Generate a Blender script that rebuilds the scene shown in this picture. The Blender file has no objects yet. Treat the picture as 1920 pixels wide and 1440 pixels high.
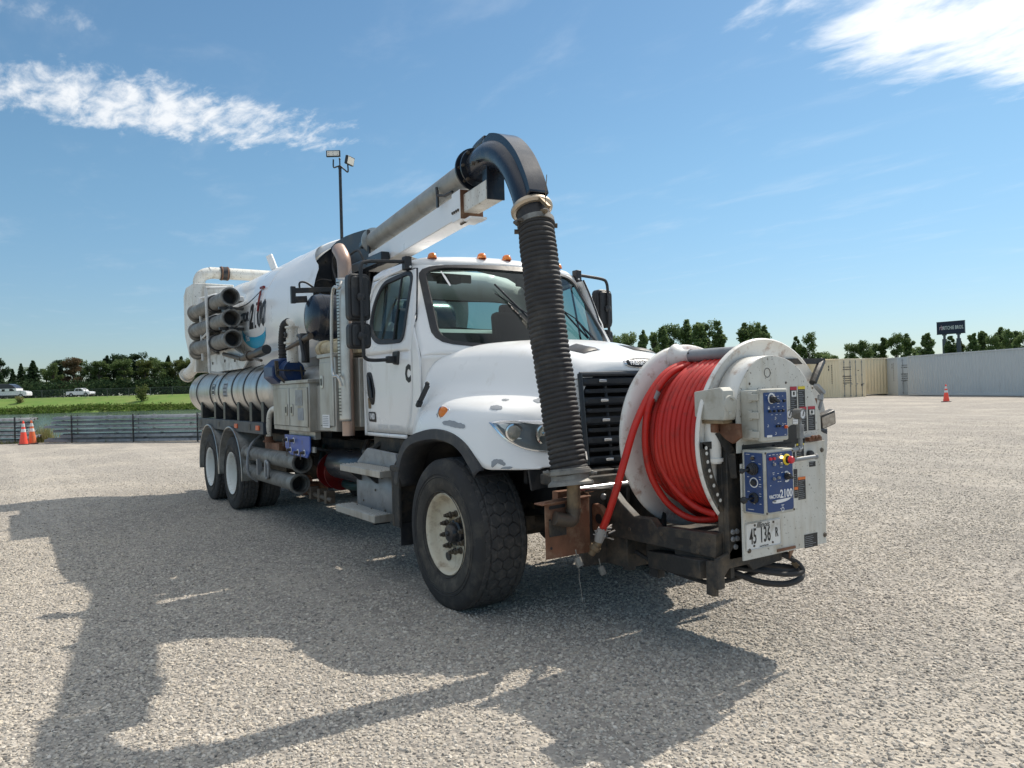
import bpy, bmesh, math, random
from mathutils import Vector, Matrix, noise
from mathutils.bvhtree import BVHTree
import numpy as np
random.seed(7); RN = np.random.default_rng(11)
SC = bpy.context.scene
COL = SC.collection
R = math.radians
V = Vector

# ------------------------------------------------------------------ camera, sky, sun, exposure
CAM = V((5.0012, -3.9008, 1.605))
YAW, PITCH, ROLL, FPX = 2.5532, 0.0069, -0.0271, 1429.36
fwd = V((math.cos(YAW)*math.cos(PITCH), math.sin(YAW)*math.cos(PITCH), math.sin(PITCH)))
rt0 = fwd.cross(V((0, 0, 1))).normalized(); up0 = rt0.cross(fwd)
rgt = math.cos(ROLL)*rt0 + math.sin(ROLL)*up0
upv = -math.sin(ROLL)*rt0 + math.cos(ROLL)*up0
cd = bpy.data.cameras.new('camera'); cam = bpy.data.objects.new('camera', cd); COL.objects.link(cam)
cam.matrix_world = Matrix(((rgt.x, upv.x, -fwd.x, CAM.x), (rgt.y, upv.y, -fwd.y, CAM.y), (rgt.z, upv.z, -fwd.z, CAM.z), (0, 0, 0, 1)))
cd.sensor_fit = 'HORIZONTAL'; cd.sensor_width = 36.0; cd.lens = FPX*36.0/1920.0
cd.clip_start = 0.05; cd.clip_end = 9000
SC.camera = cam

SUN_EL = math.atan(1/0.845); SUN_AZ = R(10)          # sun stands over the truck's left side (+Y), a little to the rear
W = bpy.data.worlds.new('World'); SC.world = W; W.use_nodes = True
nt = W.node_tree; nt.nodes.clear()
def N(t, **k):
    n = nt.nodes.new(t)
    for a, b in k.items(): setattr(n, a, b)
    return n
def math_node(op, a, b=None, c=None, clamp=False):
    n = N('ShaderNodeMath', operation=op); n.use_clamp = clamp
    for i, v in enumerate((a, b, c)):
        if v is None: continue
        if isinstance(v, (int, float)): n.inputs[i].default_value = v
        else: nt.links.new(v, n.inputs[i])
    return n.outputs[0]
sky = N('ShaderNodeTexSky', sky_type='NISHITA'); sky.sun_disc = False
sky.sun_elevation = SUN_EL; sky.sun_rotation = -SUN_AZ; sky.altitude = 200
sky.air_density = 1.15; sky.dust_density = .35; sky.ozone_density = 3.0
tc = N('ShaderNodeTexCoord'); sp = N('ShaderNodeSeparateXYZ'); nt.links.new(tc.outputs['Generated'], sp.inputs[0])
zc = math_node('MAXIMUM', sp.outputs[2], 0.03)
cx_ = math_node('DIVIDE', sp.outputs[0], zc); cy_ = math_node('DIVIDE', sp.outputs[1], zc)
cb = N('ShaderNodeCombineXYZ'); nt.links.new(cx_, cb.inputs[0]); nt.links.new(cy_, cb.inputs[1])
def cloud_noise(scale, detail, rough, off, stretch=(1, 1, 1), rot=0.0, dist=0.0):
    mp = N('ShaderNodeMapping'); mp.inputs['Scale'].default_value = stretch
    mp.inputs['Rotation'].default_value = (0, 0, rot); mp.inputs['Location'].default_value = off
    nt.links.new(cb.outputs[0], mp.inputs[0])
    nz = N('ShaderNodeTexNoise'); nz.inputs['Scale'].default_value = scale; nz.inputs['Detail'].default_value = detail
    nz.inputs['Roughness'].default_value = rough; nz.inputs['Distortion'].default_value = dist
    nt.links.new(mp.outputs[0], nz.inputs['Vector']); return nz.outputs['Fac']
def blob(cx, cy, ang, la, lb):
    """soft elliptical weight in the cloud plane (height 1 above the viewer)"""
    dx = math_node('SUBTRACT', cx_, cx); dy = math_node('SUBTRACT', cy_, cy)
    u = math_node('ADD', math_node('MULTIPLY', dx, math.cos(ang)/la), math_node('MULTIPLY', dy, math.sin(ang)/la))
    v = math_node('ADD', math_node('MULTIPLY', dx, -math.sin(ang)/lb), math_node('MULTIPLY', dy, math.cos(ang)/lb))
    r2 = math_node('ADD', math_node('MULTIPLY', u, u), math_node('MULTIPLY', v, v))
    return math_node('SUBTRACT', 1.0, r2, clamp=False)
def ramp(fac, a, b):
    n = N('ShaderNodeMapRange'); n.interpolation_type = 'SMOOTHSTEP'; n.inputs['From Min'].default_value = a
    n.inputs['From Max'].default_value = b; nt.links.new(fac, n.inputs['Value']); return n.outputs[0]
def plane_dir(px, py):
    d = fwd*FPX + rgt*(px-960) - upv*(py-720); return d.x/d.z, d.y/d.z
#CLOUDS
CLOUDS = []
def streak(p0, p1, width, noise_out, thr, soft):
    (x0, y0), (x1, y1) = plane_dir(*p0), plane_dir(*p1)
    L = math.hypot(x1-x0, y1-y0)/2
    w = blob((x0+x1)/2, (y0+y1)/2, math.atan2(y1-y0, x1-x0), L*1.1, width)
    s = math_node('ADD', noise_out, math_node('MULTIPLY', math_node('MAXIMUM', w, -1.6), 0.34))
    CLOUDS.append(ramp(s, thr, thr+soft))
n_f = cloud_noise(5.5, 12, 0.62, (3.1, 0.4, 0), (1.0, 2.3, 1), R(-24), 0.25)
n_g = cloud_noise(3.2, 12, 0.60, (7.7, 2.4, 0), (1.0, 1.5, 1), R(12), 0.25)
streak((-250, 120), (660, 268), 0.36, n_f, 0.55, 0.42)
streak((-150, -30), (230, 60), 0.14, n_f, 0.70, 0.70)
streak((1470, -60), (2250, 120), 0.46, n_g, 0.48, 0.42)
veil = ramp(cloud_noise(1.3, 8, 0.6, (1.2, 5.3, 0), (1, 2.0, 1), R(30), 0.3), 0.50, 0.95)
cl = CLOUDS[0]
for c in CLOUDS[1:]: cl = math_node('MAXIMUM', cl, c)
cl = math_node('MAXIMUM', math_node('MULTIPLY', cl, 0.92), math_node('MULTIPLY', veil, 0.26))
# unseen cloud cover above the frame, added to brighten the shaded sides
n_h = cloud_noise(1.1, 12, 0.60, (2.7, 9.4, 0), (1.0, 1.3, 1), R(12), 0.25)
over = ramp(sp.outputs[2], 0.47, 0.74); bank = ramp(n_h, 0.28, 0.52)
cl = math_node('MAXIMUM', cl, math_node('MULTIPLY', math_node('MULTIPLY', over, bank), 0.92))
hor = N('ShaderNodeMapRange'); hor.inputs['From Min'].default_value = 0.03; hor.inputs['From Max'].default_value = 0.20
nt.links.new(sp.outputs[2], hor.inputs['Value']); cl = math_node('MULTIPLY', cl, hor.outputs[0])
# cloud brightness rises towards the sun
sd = V((-math.sin(SUN_AZ)*math.cos(SUN_EL), math.cos(SUN_AZ)*math.cos(SUN_EL), math.sin(SUN_EL)))
dt = N('ShaderNodeVectorMath', operation='DOT_PRODUCT'); nt.links.new(tc.outputs['Generated'], dt.inputs[0]); dt.inputs[1].default_value = sd
glow = math_node('POWER', math_node('MAXIMUM', dt.outputs['Value'], 0.0), 6.0)
cbri = math_node('MULTIPLY_ADD', glow, 4.5, 9.2)
cc = N('ShaderNodeCombineXYZ')
for i, k in enumerate((1.0, 1.02, 1.04)): nt.links.new(math_node('MULTIPLY', cbri, k), cc.inputs[i])
tint = N('ShaderNodeMix', data_type='RGBA', blend_type='MULTIPLY'); tint.inputs[0].default_value = 1.0
nt.links.new(sky.outputs[0], tint.inputs[6])
lowm = N('ShaderNodeMix', data_type='RGBA'); el_ = N('ShaderNodeMapRange'); el_.interpolation_type = 'SMOOTHSTEP'; el_.inputs['From Min'].default_value = -.02; el_.inputs['From Max'].default_value = .30
nt.links.new(sp.outputs[2], el_.inputs['Value']); nt.links.new(el_.outputs[0], lowm.inputs[0])
lowm.inputs[6].default_value = (.72, .83, 1.00, 1); lowm.inputs[7].default_value = (.86, 1.06, 1.06, 1); nt.links.new(lowm.outputs[2], tint.inputs[7])
mx = N('ShaderNodeMix', data_type='RGBA'); nt.links.new(cl, mx.inputs[0]); nt.links.new(tint.outputs[2], mx.inputs[6]); nt.links.new(cc.outputs[0], mx.inputs[7])
bg = N('ShaderNodeBackground'); bg.inputs[1].default_value = 0.074; nt.links.new(mx.outputs[2], bg.inputs[0])
wo = N('ShaderNodeOutputWorld'); nt.links.new(bg.outputs[0], wo.inputs[0])

sl = bpy.data.lights.new('sun', 'SUN'); sl.energy = 3.15; sl.angle = R(0.53); sl.color = (1.0, 0.92, 0.80)
so = bpy.data.objects.new('sun', sl); COL.objects.link(so)
so.rotation_euler = sd.to_track_quat('Z', 'Y').to_euler(); so.location = (0, 0, 30)
SC.view_settings.view_transform = 'Standard'; SC.view_settings.look = 'None'
SC.view_settings.exposure = 0.55; SC.view_settings.gamma = 1.0; SC.view_settings.use_curve_mapping = False
SC.render.engine = 'CYCLES'

# ------------------------------------------------------------------ placing: picture measurements turned into metres
def raydir(px, py): return fwd*FPX + rgt*(px-960) - upv*(py-720)
def at(px, py, ax, val):
    d = raydir(px, py); t = (val-CAM[ax])/d[ax]; return CAM + d*t
def dep(px, py, d): return CAM + raydir(px, py)*(d/FPX)
F2 = V((fwd.x, fwd.y, 0)).normalized(); R2 = V((-F2.y, F2.x, 0))*-1
def far(px, d, z=0.0):
    """ground position d metres ahead along the viewing axis, in the direction of picture column px"""
    l = (px-960)/FPX*d; p = V((CAM.x, CAM.y, 0)) + F2*d + R2*l; p.z = z; return p

# ------------------------------------------------------------------ object helpers
def link(o, parent=None):
    COL.objects.link(o)
    if parent is not None: o.parent = parent
    return o
def tag(o, label=None, cat=None, group=None, kind=None):
    for k, v in (('label', label), ('category', cat), ('group', group), ('kind', kind)):
        if v: o[k] = v
    return o
def empty(name, loc=(0, 0, 0), rz=0.0, label=None, cat=None, group=None):
    o = bpy.data.objects.new(name, None); o.location = loc; o.rotation_euler = (0, 0, rz); o.empty_display_size = .2
    COL.objects.link(o); return tag(o, label, cat, group)
class MB:
    def __init__(s): s.v = []; s.f = []; s.m = []; s.mi = 0
    def add(s, vs, fs):
        o = len(s.v); s.v += [tuple(p) for p in vs]; s.f += [tuple(i+o for i in f) for f in fs]; s.m += [s.mi]*len(fs)
    def box(s, x0, x1, y0, y1, z0, z1, M=None):
        vs = [V((x, y, z)) for x in (x0, x1) for y in (y0, y1) for z in (z0, z1)]
        if M is not None: vs = [M @ p for p in vs]
        s.add(vs, [(0, 1, 3, 2), (4, 6, 7, 5), (0, 4, 5, 1), (2, 3, 7, 6), (0, 2, 6, 4), (1, 5, 7, 3)]); return s
    def beam(s, p0, p1, w, h, up=(0, 0, 1)):
        p0, p1 = V(p0), V(p1); d = (p1-p0); L = d.length; d.normalize(); u = V(up)
        sd_ = d.cross(u)
        if sd_.length < 1e-4: sd_ = d.cross(V((1, 0, 0)))
        sd_.normalize(); u = sd_.cross(d)
        M = Matrix((( d.x, sd_.x, u.x, p0.x), (d.y, sd_.y, u.y, p0.y), (d.z, sd_.z, u.z, p0.z), (0, 0, 0, 1)))
        return s.box(0, L, -w/2, w/2, -h/2, h/2, M)
    def prism(s, poly, ax, a, b):
        """poly: 2D outline in the two other axes (in xyz order); extruded from a to b along ax"""
        n = len(poly); o = [i for i in range(3) if i != ax]
        def P(q, c):
            p = [0, 0, 0]; p[o[0]] = q[0]; p[o[1]] = q[1]; p[ax] = c; return p
        vs = [P(q, a) for q in poly]+[P(q, b) for q in poly]
        area = sum(poly[i][0]*poly[(i+1) % n][1]-poly[(i+1) % n][0]*poly[i][1] for i in range(n))
        flip = (area > 0) == (ax == 1)
        fs = [tuple(range(n))[::-1], tuple(range(n, 2*n))]+[(i, (i+1) % n, n+(i+1) % n, n+i) for i in range(n)]
        if flip != (b < a): fs = [f[::-1] for f in fs]
        s.add(vs, fs); return s
    def cyl(s, p0, p1, r0, r1=None, n=20, caps=True):
        r1 = r0 if r1 is None else r1
        return s.lathe([(0, 0), (r0, 0), (r1, 1), (0, 1)] if caps else [(r0, 0), (r1, 1)], p0, V(p1)-V(p0), n, unit=True)
    def lathe(s, prof, o, d, n=32, unit=False, a0=0.0, a1=2*math.pi):
        o = V(o); d = V(d); L = d.length if unit else 1.0; d = d.normalized()
        a = d.cross(V((0, 0, 1)));
        if a.length < 1e-3: a = V((1, 0, 0))
        a.normalize(); b = d.cross(a)
        full = abs(a1-a0-2*math.pi) < 1e-6; m = n if full else n+1
        vs = []; rows = []
        for (r, h) in prof:
            c = o+d*(h*L)
            if r < 1e-7: rows.append([len(vs)]*m); vs.append(c)
            else:
                rows.append(list(range(len(vs), len(vs)+m)))
                for k in range(m):
                    t = a0+(a1-a0)*k/n; vs.append(c+a*(r*math.cos(t))+b*(r*math.sin(t)))
        fs = []
        for i in range(len(prof)-1):
            A, B = rows[i], rows[i+1]
            for k in range(n):
                k2 = (k+1) % m
                q = []
                for j in (A[k], A[k2], B[k2], B[k]):
                    if j not in q: q.append(j)
                if len(q) > 2: fs.append(tuple(q))
        s.add(vs, fs); return s
    def tube(s, path, r, n=12, caps=True, smooth=0, closed=False, rf=None):
        P = [V(p) for p in path]
        if smooth: P = spline(P, smooth, closed)
        m = len(P); vs = []; fs = []
        T = []
        for i in range(m):
            if closed: t = P[(i+1) % m]-P[i-1]
            else: t = P[min(i+1, m-1)]-P[max(i-1, 0)]
            T.append(t.normalized())
        u = T[0].cross(V((0, 0, 1)))
        if u.length < 1e-3: u = V((1, 0, 0))
        u.normalize(); L = 0.0
        for i in range(m):
            if i: L += (P[i]-P[i-1]).length
            u = (u-T[i]*u.dot(T[i])).normalized(); w = T[i].cross(u)
            for k in range(n):
                a = 2*math.pi*k/n; rr = rf(L, a) if rf else (r[i] if isinstance(r, (list, tuple)) else r)
                vs.append(P[i]+u*(rr*math.cos(a))+w*(rr*math.sin(a)))
        for i in range(m if closed else m-1):
            j = (i+1) % m
            for k in range(n): fs.append((i*n+k, i*n+(k+1) % n, j*n+(k+1) % n, j*n+k))
        if caps and not closed: fs.append(tuple(range(n))[::-1]); fs.append(tuple(range((m-1)*n, m*n)))
        s.add(vs, fs); return s
    def ball(s, c, r, n=12, sc=(1, 1, 1)):
        c = V(c); vs = []; fs = []; h = n//2
        for i in range(h+1):
            ph = math.pi*i/h
            for k in range(n):
                a = 2*math.pi*k/n; vs.append(c+V((r*sc[0]*math.sin(ph)*math.cos(a), r*sc[1]*math.sin(ph)*math.sin(a), r*sc[2]*math.cos(ph))))
        for i in range(h):
            for k in range(n): fs.append((i*n+k, (i+1)*n+k, (i+1)*n+(k+1) % n, i*n+(k+1) % n))
        s.add(vs, fs); return s
    def grid(s, G):
        """G: rows of points"""
        m = len(G[0]); vs = [p for r in G for p in r]
        s.add(vs, [(i*m+j, i*m+j+1, (i+1)*m+j+1, (i+1)*m+j) for i in range(len(G)-1) for j in range(m-1)]); return s
    def build(s, name, mats, parent=None, bevel=0.0, angle=35, sub=0, merge=False, solid=0.0):
        me = bpy.data.meshes.new(name); me.from_pydata(s.v, [], s.f)
        for mt in (mats if isinstance(mats, (list, tuple)) else [mats]): me.materials.append(mt)
        me.polygons.foreach_set('material_index', s.m)
        if merge:
            bm = bmesh.new(); bm.from_mesh(me); bmesh.ops.remove_doubles(bm, verts=bm.verts, dist=1e-4)
            bmesh.ops.recalc_face_normals(bm, faces=bm.faces); bm.to_mesh(me); bm.free()
        me.polygons.foreach_set('use_smooth', [True]*len(me.polygons))
        if angle < 180: me.set_sharp_from_angle(angle=R(angle))
        me.validate(); o = link(bpy.data.objects.new(name, me), parent)
        if solid:
            md = o.modifiers.new('s', 'SOLIDIFY'); md.thickness = solid; md.offset = -1
        if sub:
            md = o.modifiers.new('u', 'SUBSURF'); md.levels = sub; md.render_levels = sub
        if bevel:
            md = o.modifiers.new('b', 'BEVEL'); md.width = bevel; md.segments = 2; md.limit_method = 'ANGLE'; md.angle_limit = R(40); md.harden_normals = False
        return o
def spline(P, k, closed=False):
    out = []; n = len(P)
    for i in range(n if closed else n-1):
        p0 = P[i-1] if (closed or i > 0) else P[0]*2-P[1]
        p1 = P[i]; p2 = P[(i+1) % n]; p3 = P[(i+2) % n] if (closed or i+2 < n) else P[-1]*2-P[-2]
        for j in range(k):
            t = j/k
            out.append(0.5*((2*p1)+(p2-p0)*t+(2*p0-5*p1+4*p2-p3)*t*t+(3*p1-p0-3*p2+p3)*t**3))
    if not closed: out.append(P[-1])
    return out
def rounded(poly, r, k=5):
    """round the corners of a closed 2D polygon"""
    out = []; n = len(poly)
    for i in range(n):
        a, b, c = V(poly[i-1]).to_2d(), V(poly[i]).to_2d(), V(poly[(i+1) % n]).to_2d()
        rr = r[i] if isinstance(r, (list, tuple)) else r
        d0 = (a-b); d1 = (c-b); rr = min(rr, d0.length*.48, d1.length*.48)
        if rr < 1e-6: out.append((b.x, b.y)); continue
        s0 = b+d0.normalized()*rr; s1 = b+d1.normalized()*rr
        for j in range(k+1):
            t = j/k; q = s0*(1-t)**2+b*2*t*(1-t)+s1*t*t; out.append((q.x, q.y))
    return out
def circ(cx, cy, r, n=24, a0=0, a1=2*math.pi):
    full = abs(a1-a0-2*math.pi) < 1e-6
    return [(cx+r*math.cos(a0+(a1-a0)*k/n), cy+r*math.sin(a0+(a1-a0)*k/n)) for k in range(n if full else n+1)]
def copy_tree(o, parent=None):
    c = o.copy(); COL.objects.link(c); c.parent = parent
    for ch in list(o.children): copy_tree(ch, c)
    return c
def relabel(c, label): c['label'] = label; return c

# ------------------------------------------------------------------ materials
MATS = {}
def pmat(name, col, rough=.5, metal=0.0, col2=None, nscale=6.0, namt=.5, dirt=None, dscale=3.0, damt=0.0, bump=0.0, bscale=40.0,
         coat=0.0, spec=.5, trans=0.0, alpha=1.0, streak=False, rvar=.15, emit=None, ior=1.45, speck=None, speck_amt=0.0, speck_scale=60):
    m = bpy.data.materials.new(name); m.use_nodes = True; t = m.node_tree; L = t.links; t.nodes.clear()
    def n(tp, **k):
        q = t.nodes.new(tp)
        for a, b in k.items(): setattr(q, a, b)
        return q
    out = n('ShaderNodeOutputMaterial'); b = n('ShaderNodeBsdfPrincipled'); L.new(b.outputs[0], out.inputs[0])
    tcx = n('ShaderNodeTexCoord'); co = tcx.outputs['Object']
    c4 = lambda c: (c[0], c[1], c[2], 1)
    cur = n('ShaderNodeRGB'); cur.outputs[0].default_value = c4(col); cur = cur.outputs[0]
    def noise_(scale, detail=6, rough_=.6, sc=(1, 1, 1)):
        mp = n('ShaderNodeMapping'); mp.inputs['Scale'].default_value = sc; L.new(co, mp.inputs[0])
        z = n('ShaderNodeTexNoise'); z.inputs['Scale'].default_value = scale; z.inputs['Detail'].default_value = detail; z.inputs['Roughness'].default_value = rough_
        L.new(mp.outputs[0], z.inputs['Vector']); return z.outputs['Fac']
    def rng(f, a, b_, lo=0, hi=1):
        q = n('ShaderNodeMapRange'); q.inputs['From Min'].default_value = a; q.inputs['From Max'].default_value = b_
        q.inputs['To Min'].default_value = lo; q.inputs['To Max'].default_value = hi; L.new(f, q.inputs['Value']); return q.outputs[0]
    def mix(f, a, c):
        q = n('ShaderNodeMix', data_type='RGBA'); L.new(f, q.inputs[0]); L.new(a, q.inputs[6])
        if isinstance(c, tuple): q.inputs[7].default_value = c
        else: L.new(c, q.inputs[7])
        return q.outputs[2]
    nf = noise_(nscale)
    if col2 is not None: cur = mix(rng(nf, .5-.25*(1/max(namt, .01))*.5, .5+.25*(1/max(namt, .01))*.5), cur, c4(col2))
    if dirt is not None and damt > 0:
        df = noise_(dscale, 8, .68, (1, 1, .22) if streak else (1, 1, 1)); cur = mix(rng(df, .62-.32*damt, .78-.2*damt, 0, .85), cur, c4(dirt))
    if speck is not None:
        sf = noise_(speck_scale, 2, .5); cur = mix(rng(sf, .68-.1*speck_amt, .72-.1*speck_amt, 0, .8), cur, c4(speck))
    L.new(cur, b.inputs['Base Color'])
    L.new(rng(nf, .3, .7, max(0.02, rough-rvar*rough), min(1, rough+rvar*rough)), b.inputs['Roughness'])
    b.inputs['Metallic'].default_value = metal; b.inputs['Coat Weight'].default_value = coat; b.inputs['Coat Roughness'].default_value = .08
    b.inputs['Specular IOR Level'].default_value = spec; b.inputs['Transmission Weight'].default_value = trans; b.inputs['Alpha'].default_value = alpha; b.inputs['IOR'].default_value = ior
    if emit: b.inputs['Emission Color'].default_value = c4(emit[0]); b.inputs['Emission Strength'].default_value = emit[1]
    if bump:
        bf = noise_(bscale, 5, .6); bn = n('ShaderNodeBump'); bn.inputs['Strength'].default_value = bump; bn.inputs['Distance'].default_value = .01
        L.new(bf, bn.inputs['Height']); L.new(bn.outputs[0], b.inputs['Normal'])
    MATS[name] = m; return m
M = {}
M['white'] = pmat('white_paint', (.88, .88, .87), .30, coat=.35, col2=(.86, .86, .85), nscale=2.0, namt=.4, dirt=(.66, .63, .58), dscale=4, damt=.14, streak=True)
M['oldwhite'] = pmat('weathered_white_paint', (.78, .77, .72), .42, col2=(.70, .69, .63), nscale=3, namt=.6, dirt=(.40, .33, .24), dscale=5, damt=.42, streak=True, speck=(.12, .08, .05), speck_amt=.25, speck_scale=45, bump=.05)
M['panel'] = pmat('speckled_dirty_white_panel', (.66, .65, .60), .48, col2=(.56, .55, .50), nscale=5, namt=.5, dirt=(.42, .37, .28), dscale=6, damt=.40, streak=True, speck=(.10, .08, .06), speck_amt=.12, speck_scale=62, bump=.04)
M['reelwhite'] = pmat('reel_white_paint', (.80, .79, .75), .38, col2=(.72, .70, .65), nscale=4, namt=.5, dirt=(.30, .15, .08), dscale=11, damt=.24)
M['alu'] = pmat('brushed_aluminium', (.62, .62, .60), .36, metal=.85, col2=(.48, .47, .44), nscale=5, namt=.6, dirt=(.33, .29, .22), dscale=4, damt=.38, streak=True, bump=.05, bscale=30)
M['alubox'] = pmat('dull_aluminium_sheet', (.50, .50, .47), .42, metal=.45, col2=(.40, .39, .36), nscale=4, namt=.6, dirt=(.24, .19, .13), dscale=3.5, damt=.45, streak=True, bump=.06, bscale=20)
M['grey'] = pmat('worn_grey_tube', (.27, .27, .25), .6, metal=.3, col2=(.19, .185, .17), nscale=7, namt=.7, dirt=(.11, .10, .09), dscale=8, damt=.5, bump=.15, bscale=35)
M['stepgrey'] = pmat('grey_step_plate', (.34, .36, .38), .5, metal=.3, col2=(.26, .27, .28), nscale=8, namt=.5, dirt=(.16, .15, .13), dscale=5, damt=.35, bump=.05)
M['black'] = pmat('black_paint', (.022, .025, .03), .38, col2=(.035, .036, .04), nscale=6, namt=.5, dirt=(.10, .085, .065), dscale=6, damt=.38, bump=.1, bscale=30)
M['blackgloss'] = pmat('gloss_black_paint', (.010, .014, .022), .30, coat=.15, dirt=(.07, .06, .05), dscale=3, damt=.22)
M['bluegloss'] = pmat('dark_blue_black_paint', (.010, .017, .032), .26, coat=.2, dirt=(.10, .09, .08), dscale=4, damt=.28, bump=.03)
M['frame'] = pmat('muddy_black_steel', (.022, .024, .026), .6, col2=(.04, .038, .035), nscale=7, namt=.6, dirt=(.13, .10, .07), dscale=6, damt=.48, bump=.35, bscale=28)
M['plastic'] = pmat('black_plastic', (.020, .022, .026), .5, col2=(.032, .034, .038), nscale=9, namt=.5, dirt=(.07, .065, .06), dscale=5, damt=.3)
M['flare'] = pmat('faded_black_rubber_flare', (.035, .038, .045), .62, col2=(.055, .056, .06), nscale=6, namt=.5, dirt=(.10, .095, .085), dscale=7, damt=.4, bump=.1)
M['rubber'] = pmat('tyre_rubber', (.024, .024, .026), .78, col2=(.036, .035, .034), nscale=5, namt=.6, dirt=(.085, .078, .066), dscale=6, damt=.42, bump=.15, bscale=60)
M['wall'] = pmat('dusty_tyre_sidewall', (.060, .054, .046), .85, col2=(.042, .040, .037), nscale=7, namt=.7, dirt=(.12, .105, .085), dscale=9, damt=.45, bump=.1, bscale=50)
M['tread'] = pmat('dusty_tyre_tread', (.060, .060, .063), .85, col2=(.075, .074, .073), nscale=12, namt=.6, dirt=(.14, .13, .12), dscale=22, damt=.4, bump=.3, bscale=90)
M['hose'] = pmat('dusty_black_suction_hose', (.026, .026, .028), .68, col2=(.040, .038, .037), nscale=6, namt=.6, dirt=(.085, .080, .074), dscale=5, damt=.30, bump=.2, bscale=50)
M['red'] = pmat('red_hose_rubber', (.58, .030, .020), .42, col2=(.47, .020, .014), nscale=5, namt=.5, dirt=(.22, .03, .02), dscale=10, damt=.25)
M['redpaint'] = pmat('dark_red_paint', (.20, .008, .010), .4, dirt=(.07, .03, .025), dscale=5, damt=.4)
M['rust'] = pmat('rusty_steel', (.23, .105, .06), .75, metal=.15, col2=(.13, .065, .04), nscale=6, namt=.7, dirt=(.30, .20, .13), dscale=9, damt=.4, bump=.35, bscale=40)
M['brass'] = pmat('tarnished_brass_pipe', (.30, .22, .13), .55, metal=.5, col2=(.19, .14, .09), nscale=8, namt=.7, dirt=(.10, .08, .06), dscale=9, damt=.4, bump=.2)
M['rim'] = pmat('cream_wheel_paint', (.66, .60, .47), .42, col2=(.58, .51, .38), nscale=6, namt=.6, dirt=(.26, .18, .11), dscale=8, damt=.42)
M['rimw'] = pmat('white_wheel_paint', (.74, .74, .70), .38, dirt=(.35, .30, .23), dscale=6, damt=.35)
M['bolt'] = pmat('oxidised_steel_bolt', (.12, .10, .08), .55, metal=.6, bump=.2)
M['chrome'] = pmat('chrome', (.75, .75, .76), .12, metal=1.0)
M['pipe'] = pmat('oxidised_aluminium_pipe', (.40, .39, .36), .5, metal=.35, col2=(.30, .29, .26), nscale=4, namt=.7, dirt=(.22, .20, .16), dscale=5, damt=.35)
M['steel'] = pmat('galvanised_steel', (.34, .35, .36), .5, metal=.3, col2=(.24, .25, .26), nscale=4, namt=.7, dirt=(.12, .11, .10), dscale=5, damt=.35)
M['pink'] = pmat('heat_stained_steel_pipe', (.50, .34, .26), .38, metal=.55, col2=(.40, .30, .26), nscale=5, namt=.6)
M['amber'] = pmat('amber_lens', (.75, .20, .015), .22, coat=.5)
M['orange'] = pmat('orange_reflector', (.70, .12, .03), .35)
M['blue'] = pmat('blue_control_plate', (.018, .055, .18), .38, dirt=(.07, .09, .14), dscale=8, damt=.25)
M['bluev'] = pmat('blue_valve_plate', (.05, .11, .42), .4, dirt=(.10, .10, .12), dscale=8, damt=.3)
M['bluecap'] = pmat('blue_painted_cover', (.012, .04, .13), .4, dirt=(.04, .05, .08), dscale=6, damt=.4)
M['boxgrey'] = pmat('light_grey_enclosure', (.50, .50, .45), .5, col2=(.45, .44, .39), nscale=5, namt=.5, dirt=(.27, .23, .16), dscale=6, damt=.38)
M['decalw'] = pmat('white_print', (.78, .78, .78), .5)
M['decalk'] = pmat('black_print', (.02, .02, .022), .45)
M['decalg'] = pmat('ghost_print', (.60, .59, .55), .6)
M['decalr'] = pmat('red_print', (.42, .03, .05), .5)
M['decaly'] = pmat('yellow_print', (.75, .58, .04), .5)
M['decalo'] = pmat('orange_print', (.75, .19, .04), .5)
M['decalb'] = pmat('blue_print', (.0, .34, .56), .45)
M['primer'] = pmat('bare_grey_primer', (.33, .35, .38), .6, col2=(.26, .28, .30), nscale=15, namt=.7)
M['seat'] = pmat('grey_seat_cloth', (.07, .07, .075), .9)
M['dash'] = pmat('grey_dashboard', (.16, .16, .155), .7)
M['navy'] = pmat('navy_sign_face', (.018, .022, .05), .35)
M['greenpaint'] = pmat('dark_green_paint', (.01, .05, .045), .5, dirt=(.06, .05, .04), dscale=6, damt=.5)
M['redbtn'] = pmat('red_button', (.65, .03, .05), .3)
M['conef'] = pmat('fluorescent_cone_plastic', (.95, .10, .06), .45, dirt=(.5, .16, .1), dscale=9, damt=.2)
M['coneo'] = pmat('faded_orange_cone_plastic', (.72, .17, .06), .5, dirt=(.35, .16, .1), dscale=9, damt=.3)
M['refl'] = pmat('white_reflective_sleeve', (.72, .72, .70), .4, dirt=(.4, .36, .3), dscale=12, damt=.3)
def glass_mat(name, tint, rough=0.0, fac=.5, gain=1.0):
    m = bpy.data.materials.new(name); m.use_nodes = True; t = m.node_tree; t.nodes.clear(); L = t.links
    out = t.nodes.new('ShaderNodeOutputMaterial'); tr = t.nodes.new('ShaderNodeBsdfTransparent'); tr.inputs[0].default_value = (*tint, 1)
    gl = t.nodes.new('ShaderNodeBsdfGlossy'); gl.inputs['Roughness'].default_value = rough
    fr = t.nodes.new('ShaderNodeFresnel'); fr.inputs[0].default_value = 1.6
    ma = t.nodes.new('ShaderNodeMath'); ma.operation = 'MULTIPLY_ADD'; ma.inputs[1].default_value = gain; ma.inputs[2].default_value = fac; ma.use_clamp = True
    L.new(fr.outputs[0], ma.inputs[0]); mxs = t.nodes.new('ShaderNodeMixShader'); L.new(ma.outputs[0], mxs.inputs[0]); L.new(tr.outputs[0], mxs.inputs[1]); L.new(gl.outputs[0], mxs.inputs[2])
    L.new(mxs.outputs[0], out.inputs[0]); MATS[name] = m; return m
M['glass'] = glass_mat('tinted_window_glass', (.46, .60, .58), 0.0, .01, .5)
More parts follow.
